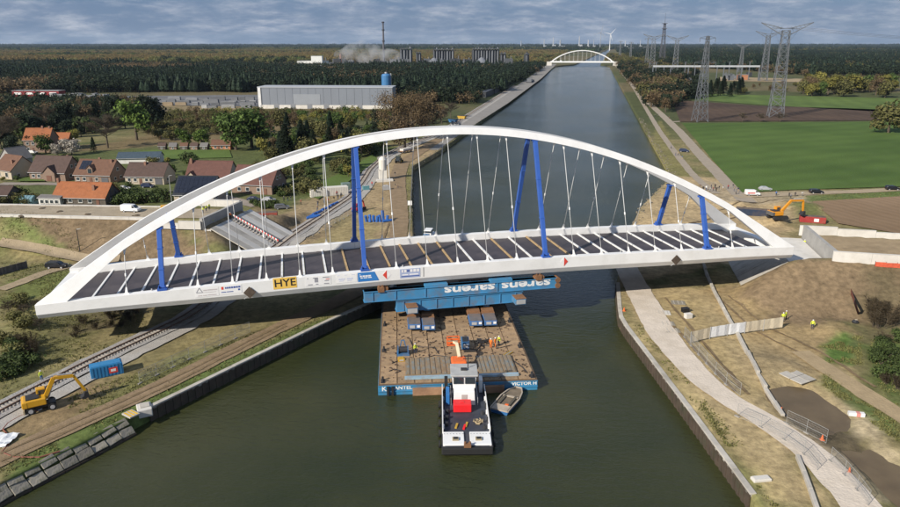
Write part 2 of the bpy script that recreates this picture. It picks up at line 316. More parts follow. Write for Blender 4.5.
build_land()
# ------------------------------------------------------------------ water
def water_mat():
    m = bpy.data.materials.new('canal_water'); m.use_nodes = True; t = m.node_tree; bs = t.nodes['Principled BSDF']
    bs.inputs['Roughness'].default_value = 0.10; bs.inputs['IOR'].default_value = 1.33; bs.inputs['Specular IOR Level'].default_value = 0.5
    co = t.nodes.new('ShaderNodeTexCoord')
    n0 = t.nodes.new('ShaderNodeTexNoise'); n0.inputs['Scale'].default_value = 0.03; n0.inputs['Detail'].default_value = 4; t.links.new(co.outputs['Object'], n0.inputs['Vector'])
    rp = t.nodes.new('ShaderNodeValToRGB'); rp.color_ramp.elements[0].color = (.024, .031, .011, 1); rp.color_ramp.elements[1].color = (.050, .052, .020, 1); rp.color_ramp.elements[0].position = .35; rp.color_ramp.elements[1].position = .7
    t.links.new(n0.outputs[0], rp.inputs[0]); t.links.new(rp.outputs[0], bs.inputs['Base Color'])
    h = None
    for sc, st, dist in (((0.55, 1.1, 1), 1.0, 3.0), ((2.2, 4.0, 1), 0.55, 3)):
        mpn = t.nodes.new('ShaderNodeMapping'); mpn.inputs['Scale'].default_value = sc; mpn.inputs['Rotation'].default_value = (0, 0, 0.35); t.links.new(co.outputs['Object'], mpn.inputs[0])
        n = t.nodes.new('ShaderNodeTexNoise'); n.inputs['Scale'].default_value = 1; n.inputs['Detail'].default_value = 4; n.inputs['Distortion'].default_value = 0.6; t.links.new(mpn.outputs[0], n.inputs['Vector'])
        q = t.nodes.new('ShaderNodeMath'); q.operation = 'MULTIPLY'; q.inputs[1].default_value = st; t.links.new(n.outputs[0], q.inputs[0])
        if h is None: h = q.outputs[0]
        else:
            ad = t.nodes.new('ShaderNodeMath'); t.links.new(h, ad.inputs[0]); t.links.new(q.outputs[0], ad.inputs[1]); h = ad.outputs[0]
    # calmer and rougher patches, as wind leaves them
    np_ = t.nodes.new('ShaderNodeTexNoise'); np_.inputs['Scale'].default_value = 0.022; np_.inputs['Detail'].default_value = 3; t.links.new(co.outputs['Object'], np_.inputs['Vector'])
    mr = t.nodes.new('ShaderNodeMapRange'); mr.inputs[1].default_value = .35; mr.inputs[2].default_value = .65; mr.inputs[3].default_value = .28; mr.inputs[4].default_value = .65; t.links.new(np_.outputs[0], mr.inputs[0])
    bp = t.nodes.new('ShaderNodeBump'); bp.inputs['Distance'].default_value = 0.35; t.links.new(mr.outputs[0], bp.inputs['Strength']); t.links.new(h, bp.inputs['Height']); t.links.new(bp.outputs[0], bs.inputs['Normal'])
    return m
b = MB(); yy = [p for p in sorted(set([q[1] for q in LB + RB]))]
for y0, y1 in zip(yy, yy[1:]):
    b.add([(float(lbx(y0)) - .02, y0, 0), (float(rbx(y0)) + .02, y0, 0), (float(rbx(y1)) + .02, y1, 0), (float(lbx(y1)) - .02, y1, 0)], [(0, 1, 2, 3)])
tag(b.build('canal_water', water_mat()), kind='structure')
# ------------------------------------------------------------------ sheets laid on the land
def ribbon(name, pts, width, mat, lift=0.05, step=1.5, nx=5, rag=0.25, kind='structure', z=None, widths=None):
    P = [Vector((p[0], p[1], 0)) for p in pts]; S = [0]
    for a, c in zip(P, P[1:]): S.append(S[-1] + (c - a).length)
    n = max(2, int(S[-1] / step)); V = []; F = []; t = np.linspace(0, S[-1], n + 1)
    k = np.ones(9) / 9
    xs = np.interp(t, S, [p.x for p in P]); ys = np.interp(t, S, [p.y for p in P]); w = np.interp(t, S, widths) if widths else np.full(n + 1, width)
    if n > 12:
        xs[4:-4] = np.convolve(xs, k, 'valid'); ys[4:-4] = np.convolve(ys, k, 'valid')
    tx = np.gradient(xs); ty = np.gradient(ys); l = np.hypot(tx, ty); nxv, nyv = -ty / l, tx / l
    jl = (fbm(t / 2.2, t * 0 + 3.3, 3) - .5) * 2 * rag; jr = (fbm(t / 2.2, t * 0 + 9.1, 3) - .5) * 2 * rag
    for i in range(n + 1):
        for j in range(nx):
            f = j / (nx - 1) * 2 - 1; o = f * (w[i] / 2 + (jl[i] if f < 0 else jr[i]))
            V.append((xs[i] + nxv[i] * o, ys[i] + nyv[i] * o))
    V = np.array(V); Zs = height(V[:, 0], V[:, 1]) + lift if z is None else np.full(len(V), z)
    Zr = Zs.reshape(n + 1, nx)
    if z is None: Zr = np.maximum(Zr, (Zr[:, :1] * 0 + Zr.mean(1, keepdims=True)) - .0)
    for i in range(n):
        for j in range(nx - 1): F.append((i * nx + j, i * nx + j + 1, (i + 1) * nx + j + 1, (i + 1) * nx + j))
    me = bpy.data.meshes.new(name); me.from_pydata([(a[0], a[1], c) for a, c in zip(V, Zr.ravel())], [], F); me.materials.append(mat); me.shade_smooth()
    o = bpy.data.objects.new(name, me); COL.objects.link(o); tag(o, kind=kind); return o, list(zip(xs, ys)), list(zip(nxv, nyv))
def soilmat(name, col, var=.25, dirt=None, scale=.5): return M(name, col, .95, var, scale, .5, spec=.15, dirt=dirt, dirt_amt=.6, dirt_scale=.22, bscale=3)
path_m = soilmat('gravel_path', (.60, .525, .44), .1, (.46, .39, .30))
ribbon('gravel_path', GP([(618, 245), (626, 268), (643, 300), (662, 335), (690, 368), (716, 395), (760, 418), (800, 443), (835, 475), (870, 520)]), 4.6, path_m, .14, widths=[4, 5, 5.2, 5.2, 4.4, 3.7, 3.9, 4.3, 4.5, 4.5])
dirt_m = soilmat('dirt_track', (.255, .185, .115), .2, (.19, .14, .08))
ribbon('dirt_track', [G(-60, 490)] + GP([(0, 458), (80, 423), (163, 386), (286, 325), (355, 294), (395, 262), (400, 220), (397, 180), (402, 163), (440, 139)]), 4.6, dirt_m, .14, widths=[4.0, 4.0, 3.8, 3.8, 3.8, 4.4, 4.5, 5, 6, 6, 6])
ribbon('dirt_track', GP([(0, 290), (30, 280), (62, 266), (120, 262)], 2), 3.2, soilmat('sandy_lane', (.33, .26, .17), .15), .14)
ribbon('dirt_track', GP([(0, 254), (40, 257), (90, 262)], 2), 3.4, MATS['sandy_lane'], .13)
ribbon('dirt_track', GP([(800, 352), (830, 372), (870, 398), (930, 435)], 2), 3.4, soilmat('sandy_track', (.36, .275, .165), .15), .14)
far_m = M('asphalt_lane', (.24, .225, .205), .9, .12, .2, .2)
ribbon('canal_road', GP([(748, 203), (722, 178), (700, 155), (680, 132), (662, 115), (640, 95), (622, 72), (613, 62)]), 5, soilmat('pale_lane', (.33, .28, .22), .1), .1, widths=[6, 5, 5, 5, 5, 5, 6, 8])
ribbon('canal_road', GP([(716, 194), (700, 182), (690, 172), (673, 150), (660, 132), (648, 112), (632, 85), (622, 70)]), 3, MATS['pale_lane'], .13)
ribbon('field_road', GP([(735, 197), (770, 195), (830, 192.5), (960, 187.5)]), 5, soilmat('field_lane', (.36, .29, .20), .1), .12)
ribbon('field_road', GP([(670, 122), (760, 117.5), (960, 117.5)]), 4, MATS['pale_lane'], .12, step=6)
ribbon('canal_road', GP([(430, 150), (455, 132), (500, 103), (535, 78), (552, 64)]), 8, far_m, .12, widths=[8, 9, 14, 20, 22])
ribbon('village_street', GP([(0, 184), (60, 184), (120, 193), (165, 192), (210, 194), (258, 206)]), 5, M('street', (.27, .23, .19), .9, .12, .3, .2), .12)
rut = M('wheel_rut', (.20, .145, .085), .95, .3, 1.2, .4, spec=.1)
for pts in ([(0, 455), (80, 421), (163, 384), (286, 324)], [(0, 463), (80, 427), (163, 389.5), (286, 327)], [(650, 300), (690, 345), (735, 392)], [(665, 298), (705, 345), (748, 395)], [(720, 300), (760, 335), (800, 352), (860, 390)], [(728, 296), (772, 331), (812, 346), (875, 388)], [(700, 215), (740, 205), (790, 200)], [(640, 250), (690, 225), (745, 208)], [(650, 255), (700, 230), (755, 210)], [(380, 250), (392, 215), (393, 180)], [(403, 250), (405, 215), (401, 180)]):
    ribbon('wheel_rut', GP(pts), .55, rut, .2 if pts[0][1] > 420 else .12, 1.2, 3, .28)
def field(name, pts, mat, z=2.25, lift=0):
    b = MB(); P = GP(pts); b.add([(p.x, p.y, z) for p in P], [tuple(range(len(P)))]); return tag(b.build(name, mat), kind='structure')
def crop_mat(name, c0, c1, row, ang, rough=.9, dark=.95):
    m = bpy.data.materials.new(name); m.use_nodes = True; t = m.node_tree; bs = t.nodes['Principled BSDF']; bs.inputs['Roughness'].default_value = rough; bs.inputs['Specular IOR Level'].default_value = .15
    co = t.nodes.new('ShaderNodeTexCoord'); mpn = t.nodes.new('ShaderNodeMapping'); mpn.inputs['Rotation'].default_value = (0, 0, ang); t.links.new(co.outputs['Object'], mpn.inputs[0])
    wv = t.nodes.new('ShaderNodeTexWave'); wv.inputs['Scale'].default_value = row; wv.inputs['Distortion'].default_value = 5; wv.inputs['Detail'].default_value = 4; t.links.new(mpn.outputs[0], wv.inputs['Vector'])
    n = t.nodes.new('ShaderNodeTexNoise'); n.inputs['Scale'].default_value = .02; n.inputs['Detail'].default_value = 9; n.inputs['Roughness'].default_value = .6; t.links.new(co.outputs['Object'], n.inputs['Vector'])
    rp = t.nodes.new('ShaderNodeValToRGB'); rp.color_ramp.elements[0].position = .35; rp.color_ramp.elements[1].position = .65; rp.color_ramp.elements[0].color = (*c0, 1); rp.color_ramp.elements[1].color = (*c1, 1); t.links.new(n.outputs[0], rp.inputs[0])
    mr = t.nodes.new('ShaderNodeMapRange'); mr.inputs[3].default_value = dark; mr.inputs[4].default_value = 1.08; t.links.new(wv.outputs[0], mr.inputs[0])
    mc = t.nodes.new('ShaderNodeMix'); mc.data_type = 'RGBA'; mc.blend_type = 'MULTIPLY'; mc.inputs[0].default_value = 1; t.links.new(rp.outputs[0], mc.inputs[6]); t.links.new(mr.outputs[0], mc.inputs[7]); t.links.new(mc.outputs[2], bs.inputs['Base Color'])
    nb = t.nodes.new('ShaderNodeTexNoise'); nb.inputs['Scale'].default_value = 1.2; nb.inputs['Detail'].default_value = 5; t.links.new(co.outputs['Object'], nb.inputs['Vector'])
    bp = t.nodes.new('ShaderNodeBump'); bp.inputs['Strength'].default_value = .6; bp.inputs['Distance'].default_value = .3; t.links.new(nb.outputs[0], bp.inputs['Height']); t.links.new(bp.outputs[0], bs.inputs['Normal'])
    return m
green = crop_mat('young_crop', (.058, .100, .022), (.088, .140, .032), .022, R(64)); green2 = crop_mat('grass_field', (.075, .115, .03), (.11, .16, .04), .02, R(20))
brown = crop_mat('ploughed_soil', (.20, .135, .08), (.27, .185, .115), .09, R(-18), .95, .95); brown2 = crop_mat('dark_ploughed_soil', (.062, .043, .032), (.105, .07, .048), .05, R(10))
field('crop_field', [(682, 123.5), (1150, 119.5), (1150, 178), (900, 187), (790, 190.5), (742, 193), (712, 160)], green)
field('ploughed_field', [(812, 202), (960, 193.5), (1150, 190), (1150, 262), (897, 234), (838, 224)], brown)
field('dark_field', [(672, 100), (760, 106), (1150, 118), (1150, 119), (680, 122)], brown2)
field('grass_field', [(676, 98.5), (700, 94), (880, 98), (1150, 104), (1150, 114), (880, 112), (760, 105)], green2)
field('yard_strip', [(720, 77), (850, 80), (846, 83), (720, 81)], soilmat('yard_gravel', (.34, .26, .16)), 2.3)
field('lawn', [(130, 152), (228, 146), (232, 158), (150, 160)], green2, 2.3)
field('lawn', [(18, 182), (45, 182), (47, 174), (22, 173)], green2, 2.4)
field('lawn', [(300, 192), (345, 172), (372, 155), (378, 160), (345, 185), (318, 200)], green2, 2.35)
field('storage_yard', [(60, 97), (262, 95), (262, 107), (60, 104)], M('yard_concrete', (.13, .13, .135), .9, .3, .05), 2.3)
field('mud_pool', [(765, 388), (786, 378), (815, 386), (860, 415), (900, 445), (925, 485), (930, 520), (880, 508), (840, 475), (800, 450), (770, 425)], M('wet_mud', (.135, .098, .055), .42, .2, .25, .1, spec=.3, dirt=(.19, .145, .08), dirt_amt=.7, dirt_scale=.1, bscale=1.5), 1.72)
ribbon('approach_road', [(x, 175.6 - 0.075 * (x + 112)) for x in range(-330, -57, 6)], 9.8, soilmat('sand_roadbed', (.36, .30, .22), .15, (.27, .22, .15)), .12)
ribbon('approach_road', [(x, 145 - 0.23 * (x - 78)) for x in range(81, 220, 6)], 17, soilmat('sand_roadbed2', (.31, .235, .145), .2, (.24, .18, .11)), .12)
# ================================================================== THE ARCH BRIDGE ON ITS BARGE
white = M('white_bridge_paint', (.78, .775, .76), .42, .03, .25, dirt=(.60, .585, .55), dirt_amt=.35, dirt_scale=.35)
blue = M('blue_strut_paint', (.040, .115, .42), .4, .12, .5, dirt=(.02, .05, .2), dirt_amt=.4)
steelblue = M('light_blue_steel', (.055, .225, .42), .45, .14, .4, dirt=(.19, .12, .07), dirt_amt=.5, dirt_scale=.55)
rust = M('rusty_steel', (.23, .115, .055), .85, .25, .8, .3, dirt=(.12, .06, .03), dirt_amt=.6, dirt_scale=1)
dark = M('dark_steel', (.03, .03, .033), .6, .2, 1); black = M('black_rubber', (.018, .018, .018), .8, .2, 1)
SP, BW, US = 5.585, 19.36, 69.5
bridge = thing('arch_bridge', 'white steel arch bridge with blue struts and coloured banners carried across the canal', 'bridge', (1.4, 120.5, 12.5), 0.224)
bridge.rotation_euler = (0, -0.0056, 0.224)
cz = lambda u: -1.231 * (u / 60) ** 2
def hL(u):
    a = abs(u)
    if a <= 55.85: return 22.14 - 17.5 * (a / 60) ** 2
    return max(0, 6.98 * (64.8 - a) / (64.8 - 55.85))
def hU(u):
    a = abs(u)
    if a <= 55.85:
        s = 2 * 17.5 * a / 3600; return hL(u) + 1.22 * math.sqrt(1 + s * s)
    return 8.37 * (US - a) / (US - 55.85) + 0.02
def girder(side):
    y0 = 0 if side == 0 else BW; s = 1 if side == 0 else -1      # s: towards the deck
    b = MB(); rings = []
    for u in [-US, -66, -60] + list(np.linspace(-54, 54, 25)) + [60, 66, US]:
        dep = 2.45 + 0.6 * float(sstep(US, 38, abs(u))); z = cz(u)
        rings.append([(u, y0 - s * .62, z), (u, y0 + s * .62, z), (u, y0 + s * .62, z - dep), (u, y0 - s * .05, z - dep), (u, y0 - s * .62, z - dep * .68)])
    b.loft(rings); g = b.build('girder', white, bridge, bevel=.04)
    for u in np.arange(-55.85, 50, SP * 2): MB().box((u + SP, y0 + s * .628, cz(u) - .6), (.05, .03, 1.0)).build('joint_plate', M('joint_grey', (.42, .42, .41), .5), g)
    return g
gird = [girder(0), girder(1)]
def arch(side):
    b = MB(); rings = []; ys = (lambda h: .372 * h) if side == 0 else (lambda h: BW - .372 * h)
    us = [-US, -67, -64.8, -61, -58] + list(np.linspace(-55.85, 55.85, 61)) + [58, 61, 64.8, 67, US]
    for u in us:
        lo, hi = hL(u) - .02, hU(u); w = .58; z = cz(u)
        rings.append([(u, ys(lo) - w, z + lo), (u, ys(lo) + w, z + lo), (u, ys(hi) + w, z + hi), (u, ys(hi) - w, z + hi)])
    b.loft(rings); return b.build('arch', white, bridge, bevel=.05)
for s in (0, 1): arch(s)
# hangers with fork plates; four pairs of temporary blue struts
def apos(u, side, h): return Vector((u, .372 * h if side == 0 else BW - .372 * h, cz(u) + h))
for side in (0, 1):
    for i in range(1, 22):
        u = (i - 11) * SP; a = apos(u, side, 0); c = apos(u, side, hL(u) + .05)
        if i in (2, 8, 14, 20):
            d = (c - a).normalized(); b = MB(); b.bar(a + d * .35, c - d * .25, .74, .74, (1, 0, 0))
            st = b.build('strut', blue, bridge, bevel=.03)
            MB().box(a + Vector((0, 0, .18)), (1.5, 1.15, .34)).build('end_plate', blue, st); MB().box(c - Vector((0, 0, .2)), (1.2, 1.0, .35)).build('end_plate', blue, st)
            for q in (.33, .66): MB().box(a.lerp(c, q), (.9, .9, .14)).build('splice_collar', blue, st)
            for q in (-.5, .5): MB().box(a + Vector((q, 0, .55)), (.12, .8, .5)).build('gusset', blue, st)
        else:
            b = MB(); sg = 1 if side == 0 else -1; d = (c - a).normalized()
            b.tube(a + d * .9, c - d * .75, .06, .06, 8); hg = b.build('hanger', M('hanger_grey', (.60, .60, .59), .45, .05), bridge, smooth=True)
            for p, w0, w1, l in ((a - d * .02, .95, .2, 1.15), (c + d * .02, .9, .2, -.95)):
                q = p + d * l; f = MB()
                f.extrude([(p.x - w0 / 2, p.y - .05, p.z), (p.x - w0 * .22, p.y - .05, p.z + (q.z - p.z) * .3), (q.x - w1 / 2, q.y - .05, q.z), (q.x + w1 / 2, q.y - .05, q.z), (p.x + w0 * .22, p.y - .05, p.z + (q.z - p.z) * .3), (p.x + w0 / 2, p.y - .05, p.z)], (0, .1, 0))
                f.build('fork_plate', white, hg)
            if i % 2: m_ = a.lerp(c, .42); MB().tube(m_ - d * .25, m_ + d * .25, .14, .14, 8).build('turnbuckle', white, hg)
# deck: dark steel panels between cross beams
deckm = M('dark_deck_plate', (.055, .047, .052), .55, .22, .35, .1, dirt=(.10, .085, .085), dirt_amt=.5, dirt_scale=.25, objvar=.22)
beamw = white; woodm = M('timber_strip', (.42, .29, .15), .8, .2, .6)
NB = 34; pitch = 2 * 66.0 / NB
pm = MB().box((0, 0, 0), (pitch - .46, BW - 1.26, .12)).mesh('deck_panel', deckm); cm = MB().box((0, 0, 0), (.33, BW - 1.25, .36)).mesh('cross_beam', [beamw])
cmw = MB().box((0, 0, 0), (.33, BW - 1.25, .34)).mesh('cross_beam', [woodm])
for k in range(NB):
    u = -66 + (k + .5) * pitch; p = bpy.data.objects.new('deck_panel', pm); COL.objects.link(p); p.parent = bridge; p.location = (u, BW / 2, cz(u) - 1.32); p.rotation_euler = (0, 1.231 * 2 * u / 3600, 0)
    if k:
        u = -66 + k * pitch; wood = k in (12, 13, 14, 15, 16, 17, 20, 22, 23)
        p = bpy.data.objects.new('cross_beam', cmw if wood else cm); COL.objects.link(p); p.parent = bridge; p.location = (u, BW / 2, cz(u) - 1.25)
        if wood: p['label'] = 'timber-covered cross beam'
for u in (-US + .8, US - .8): MB().box((u, BW / 2, cz(u) - 1.5), (1.6, BW - 1.26, 1.7)).build('end_beam', white, bridge, bevel=.03)
for y in (1.05, BW - 1.05):
    b = MB()
    for u in np.linspace(-65, 65, 34): b.box((u, y, cz(u) - 1.2), (pitch * .6, .12, .06))
    b.build('drain_channel', M('galvanised', (.4, .4, .4), .5), bridge)
r = MB()
for k in range(9):
    u = -65.5 + k * .8
    r.bar((u, .9, cz(u) - 1.25), (u, .9, cz(u) - .25), .05)
for z in (.3, .75): r.bar((-65.5, .9, cz(-65.5) - z), (-59, .9, cz(-59) - z), .05)
r.build('railing', MATS['galvanised'], bridge)
# banners and marks on the outer face
def banner(u0, u1, h0, h1, mat, name='banner', label=None, skew=0):
    b = MB(); z0, z1 = cz(u0), cz(u1); y = -.655
    b.extrude([(u0, y, z0 - h0), (u0, y, z0 - h1), (u1 + skew, y, z1 - h1), (u1, y, z1 - h0)], (0, .03, 0)); o = b.build(name, mat, bridge)
    if label: o['label'] = label
    return o
def uat(px): return (np.interp(px, [90, 126.9, 163, 198.3, 233.6, 266.8, 300.2, 333.3, 365.5, 396.6, 427.5, 457.3, 486.8, 515.6, 544.7, 572.8, 601.2, 628.7, 655.5, 681.7], range(20)) - 11) * SP
def printed(o, rows, u0, u1, mat):
    b = MB()
    for h, hh, segs in rows:
        for f0, f1 in segs:
            a, c = u0 + (u1 - u0) * f0, u0 + (u1 - u0) * f1; b.box(((a + c) / 2, -.664, cz((a + c) / 2) - h), (abs(c - a), .012, hh))
    return b.build('print', mat, o)
banw = M('banner_white', (.80, .79, .78), .6, .04); prg = M('print_grey', (.30, .30, .33), .6); prb = M('print_blue', (.05, .10, .33), .6); prr = M('print_red', (.65, .06, .04), .6); prp = M('print_pale', (.55, .50, .50), .6)
u0, u1 = uat(195), uat(219); o = banner(u0, u1, .25, 1.75, banw, label='white printed banner with small triangle logo')
printed(o, [(.62, .20, [(.36, .52), (.54, .95)]), (1.0, .09, [(.3, .9)]), (1.5, .16, [(.12, .3), (.33, .5), (.53, .9)])], u0, u1, prp)
b = MB(); uu = u0 + .75; z = cz(uu) - .55
for a, c in (((-.5, -.4), (.5, -.4)), ((.5, -.4), (0, .42)), ((0, .42), (-.5, -.4))): b.bar((uu + a[0], -.664, z + a[1]), (uu + c[0], -.664, z + c[1]), .12, .012, (0, 1, 0))
b.build('logo', prg, o)
u0, u1 = uat(219.6), uat(242); o = banner(u0, u1, .22, 1.72, banw, label='white banner with blue and red print')
printed(o, [(.58, .32, [(.27, .33), (.35, .42), (.44, .52), (.54, .62), (.64, .74), (.76, .84), (.86, .95)]), (1.3, .14, [(.08, .3), (.33, .62)]), (1.05, .3, [(.84, .93)])], u0, u1, prb); printed(o, [(.58, .5, [(.1, .2)])], u0, u1, prr)
hyem = M('banner_yellow', (.78, .50, .10), .6, .05); u0, u1 = uat(273), uat(296.5); o = banner(u0, u1, -.28, 1.72, hyem, label='yellow banner reading HYE')
lettering('HYE', 1.85, M('print_black', (.02, .02, .02), .6), o, ((u0 + u1) / 2, -.66, cz(u0) - .70), (R(90), -.03, 0), .008, .03, 1.08)
u0, u1 = uat(305), uat(331); o = banner(u0, u1, .2, 1.7, banw, label='white banner with small dark logos')
printed(o, [(.35, .16, [(.08, .12), (.3, .5), (.68, .95)]), (.75, .8, [(.36, .5)]), (1.0, .14, [(.75, .92)]), (1.5, .16, [(.1, .28), (.4, .5), (.72, .92)])], u0, u1, prg); printed(o, [(.72, .12, [(.8, .95)])], u0, u1, prr)
u0, u1 = uat(336.5), uat(357); o = banner(u0, u1, .2, 1.7, banw, label='white banner with faint lettering')
printed(o, [(.3, .1, [(.05, .15), (.4, .5), (.75, .9)]), (1.0, .2, [(.1, .42), (.5, .8)]), (1.32, .12, [(.12, .35), (.52, .75)])], u0, u1, M('print_faint', (.55, .58, .72), .6))
u0, u1 = uat(357.8), uat(374.5); o = banner(u0, u1, .12, 1.78, M('banner_blue', (.035, .19, .50), .55, .06), label='sky blue slanted banner with white lettering', skew=.75)
printed(o, [(.8, .26, [(.12, .24), (.28, .42), (.44, .6), (.62, .78)]), (1.12, .16, [(.16, .3), (.34, .56), (.6, .82)]), (.5, .12, [(.1, .16)])], u0, u1, banw)
u0, u1 = uat(399.5), uat(419.5); o = banner(u0, u1, .12, 1.78, M('banner_paleblue', (.36, .42, .60), .55, .1), label='pale blue and white patterned banner')
printed(o, [(.5, .5, [(.08, .16), (.2, .32), (.5, .62), (.66, .8), (.84, .95)]), (1.2, .2, [(.1, .4), (.46, .9)])], u0, u1, banw); printed(o, [(.5, .3, [(.17, .19), (.34, .48)]), (1.5, .16, [(.06, .96)])], u0, u1, prb)
u0 = uat(447); banner(u0 - 4.6, u0 - 4.4, .1, 1.8, MATS['joint_grey'], 'joint_plate')
for px, left in ((386.5, 0), (562, 1)):                          # red and white navigation diamonds
    u = uat(px); z = cz(u) - .9; b = MB(); b.extrude([(u, -.66, z + .85), (u - .75, -.66, z), (u, -.66, z - .85), (u + .75, -.66, z)], (0, .03, 0)); o = b.build('navigation_mark', banw, bridge); o['label'] = 'red and white diamond navigation mark'
    s = -1 if not left else 1
    MB().extrude([(u, -.675, z + .85), (u + s * .75, -.675, z), (u, -.675, z - .85)], (0, .012, 0)).build('red_half', prr, o)
for px in (249.5, 675):                                          # dark diamond boards
    u = uat(px); z = cz(u) - 1.75; o = MB().extrude([(u, -.85, z + 1.05), (u - 1.05, -.85, z), (u, -.85, z - 1.05), (u + 1.05, -.85, z)], (0, .06, 0)).build('diamond_board', M('board_brown', (.085, .062, .045), .7, .3, 2), bridge); o['label'] = 'dark diamond board'
    b = MB(); b.box((u, -.72, z + .3), (.15, .22, .5)); b.bar((u - 1.0, -.75, z - 1.1), (u - .2, -.75, z - .6), .12); b.build('bracket', MATS['galvanised'], o)
for k in range(6): 
    u = -52 + k * 21; MB().tube((u, .3, cz(u)), (u, .3, cz(u) + .35), .12, .1, 8).build('lifting_eye', MATS['galvanised'], bridge)
# ------------------------------------------------------------------ transport beams under the bridge (built parallel to it)
def beam_thing(name, label, cat, u, y, z): return thing(name, label, cat, bridge.matrix_basis @ Vector((u, y, z)), .224)
bpy.context.view_layer.update()
def bw(u, y, z): v = Matrix.Rotation(.224, 4, 'Z') @ Vector((u, y, 0)); return Vector((1.4 + v.x, 120.5 + v.y, z))
U = thing('lifting_beam', 'long blue upper transport beam with upside-down white lettering under the front girder', 'beam', bw(.9, 0, 6.55), .224)
wl = M('letter_white', (.78, .78, .76), .6, .08, dirt=(.3, .4, .5), dirt_amt=.4, dirt_scale=1.2)
b = MB(); b.box((0, 0, 1.0), (36.0, 1.3, 2.0)); b.build('beam_body', steelblue, U, bevel=.05)
for z in (.08, 1.94): MB().box((0, 0, z), (36.2, 1.62, .12)).build('flange', steelblue, U)
for x in (-14.6, -5.0, 7.2, 14.6):
    b = MB(); b.box((x, 0, 2.2), (4.2 if abs(x) < 10 else 1.8, 1.5, .55)); b.build('saddle', steelblue if abs(x) < 10 else rust, U, bevel=.03)
for x in (-16.5, -12.4, -7.0, 6.45):
    MB().box((x, -.70, 1.0), (.14, .16, 1.75)).build('stiffener', steelblue, U)
for x, z in ((18.2, 1.55), (18.2, .45)): MB().tube((x, -.85, z), (x, .85, z), .52, .52, 14).build('end_roller', rust, U)
for x, s in ((1.2, 1.0), (12.0, 1.0)): lettering('sarens', 2.45, wl, U, (x, -.66, 1.14), (R(90), R(180), 0), .012, .07, 1.52)
for x in (-15.0, 14.4):
    b = MB(); b.box((x, -.5, 2.25), (1.1, .9, .9)); b.tube((x - .3, -.5, 2.5), (x - .3, -.5, 3.0), .12); b.tube((x + .3, -.5, 2.5), (x + .3, -.5, 3.0), .12); b.build('hydraulic_jack', rust, U)
Lb = thing('lifting_beam', 'shorter plain blue lower transport beam resting on the barge trailers', 'beam', bw(.4, .2, 4.35), .224)
MB().box((0, 0, 1.0), (23.6, 1.7, 1.95)).build('beam_body', steelblue, Lb, bevel=.05)
for z in (.03, 1.98): MB().box((0, 0, z), (23.8, 2.0, .1)).build('flange', steelblue, Lb)
for x in np.linspace(-10.5, 10.5, 8): MB().box((x, -.92, 1.0), (.12, .14, 1.8)).build('stiffener', steelblue, Lb)
for x, w in ((-8.9, 'left'), (11.2, 'right')):
    T = thing('cross_girder', 'rusty-topped blue cross girder end sticking out under the ' + w + ' part of the lettered beam', 'beam', bw(x, 9, 5.2), .224)
    MB().box((0, 0, 0), (2.0, 24, 1.15)).build('girder_body', steelblue, T, bevel=.04); MB().box((0, 0, .6), (2.05, 24.1, .08)).build('rusty_plate', rust, T); MB().box((0, -12.05, 0), (1.7, .1, .8)).build('end_plate', MATS['galvanised'], T)
Rb = thing('lifting_beam', 'blue transport beam under the far girder, mostly hidden behind the front ones', 'beam', bw(.9, BW, 6.55), .224)
MB().box((0, 0, 1.0), (36, 1.3, 2.6)).build('beam_body', steelblue, Rb, bevel=.05)
# ------------------------------------------------------------------ barge
BY = 0.075
bl, br_ = G(378, 384, 1.8), G(538, 379.5, 1.8); bc = (bl + br_) / 2; BWID = (br_ - bl).length; BLEN = 52
barge = thing('deck_barge', 'wide flat blue barge with a worn tan deck under the bridge', 'barge', (bc.x, bc.y, 0), BY)
hullb = M('barge_blue', (.045, .22, .40), .5, .2, .35, dirt=(.15, .11, .08), dirt_amt=.5, dirt_scale=.45)
deckt = M('worn_deck', (.345, .235, .135), .85, .22, 1.4, .2, dirt=(.13, .088, .06), dirt_amt=.75, dirt_scale=.9, objvar=.14)
b = MB(); w = BWID / 2
b.loft([[(-w, 0, 1.55), (w, 0, 1.55), (w, .0, -.3), (-w, .0, -.3)], [(-w, BLEN, 1.55), (w, BLEN, 1.55), (w, BLEN, -1), (-w, BLEN, -1)]]); b.build('hull', hullb, barge, bevel=.05)
MB().box((0, BLEN / 2, 1.6), (BWID - .1, BLEN - .1, .14)).build('deck_plate', M('deck_seam', (.14, .095, .06), .9, .2), barge)
nx_, ny_ = 9, 20; dx, dy = (BWID - .5) / nx_, 2.05
mats_ = [MB().box((0, 0, 0), (dx - .13, dy - .12, .12)).mesh('deck_mat', deckt)]
for i in range(nx_):
    for j in range(ny_):
        if j < 5 and (1 < i < 4 or 4 < i < 8) and j > 0: pass
        o = bpy.data.objects.new('deck_mat', mats_[0]); COL.objects.link(o); o.parent = barge
        o.location = (-w + .25 + (i + .5) * dx, .3 + (j + .5) * dy, 1.73 + random.uniform(-.012, .012)); o.rotation_euler = (0, 0, random.uniform(-.004, .004))
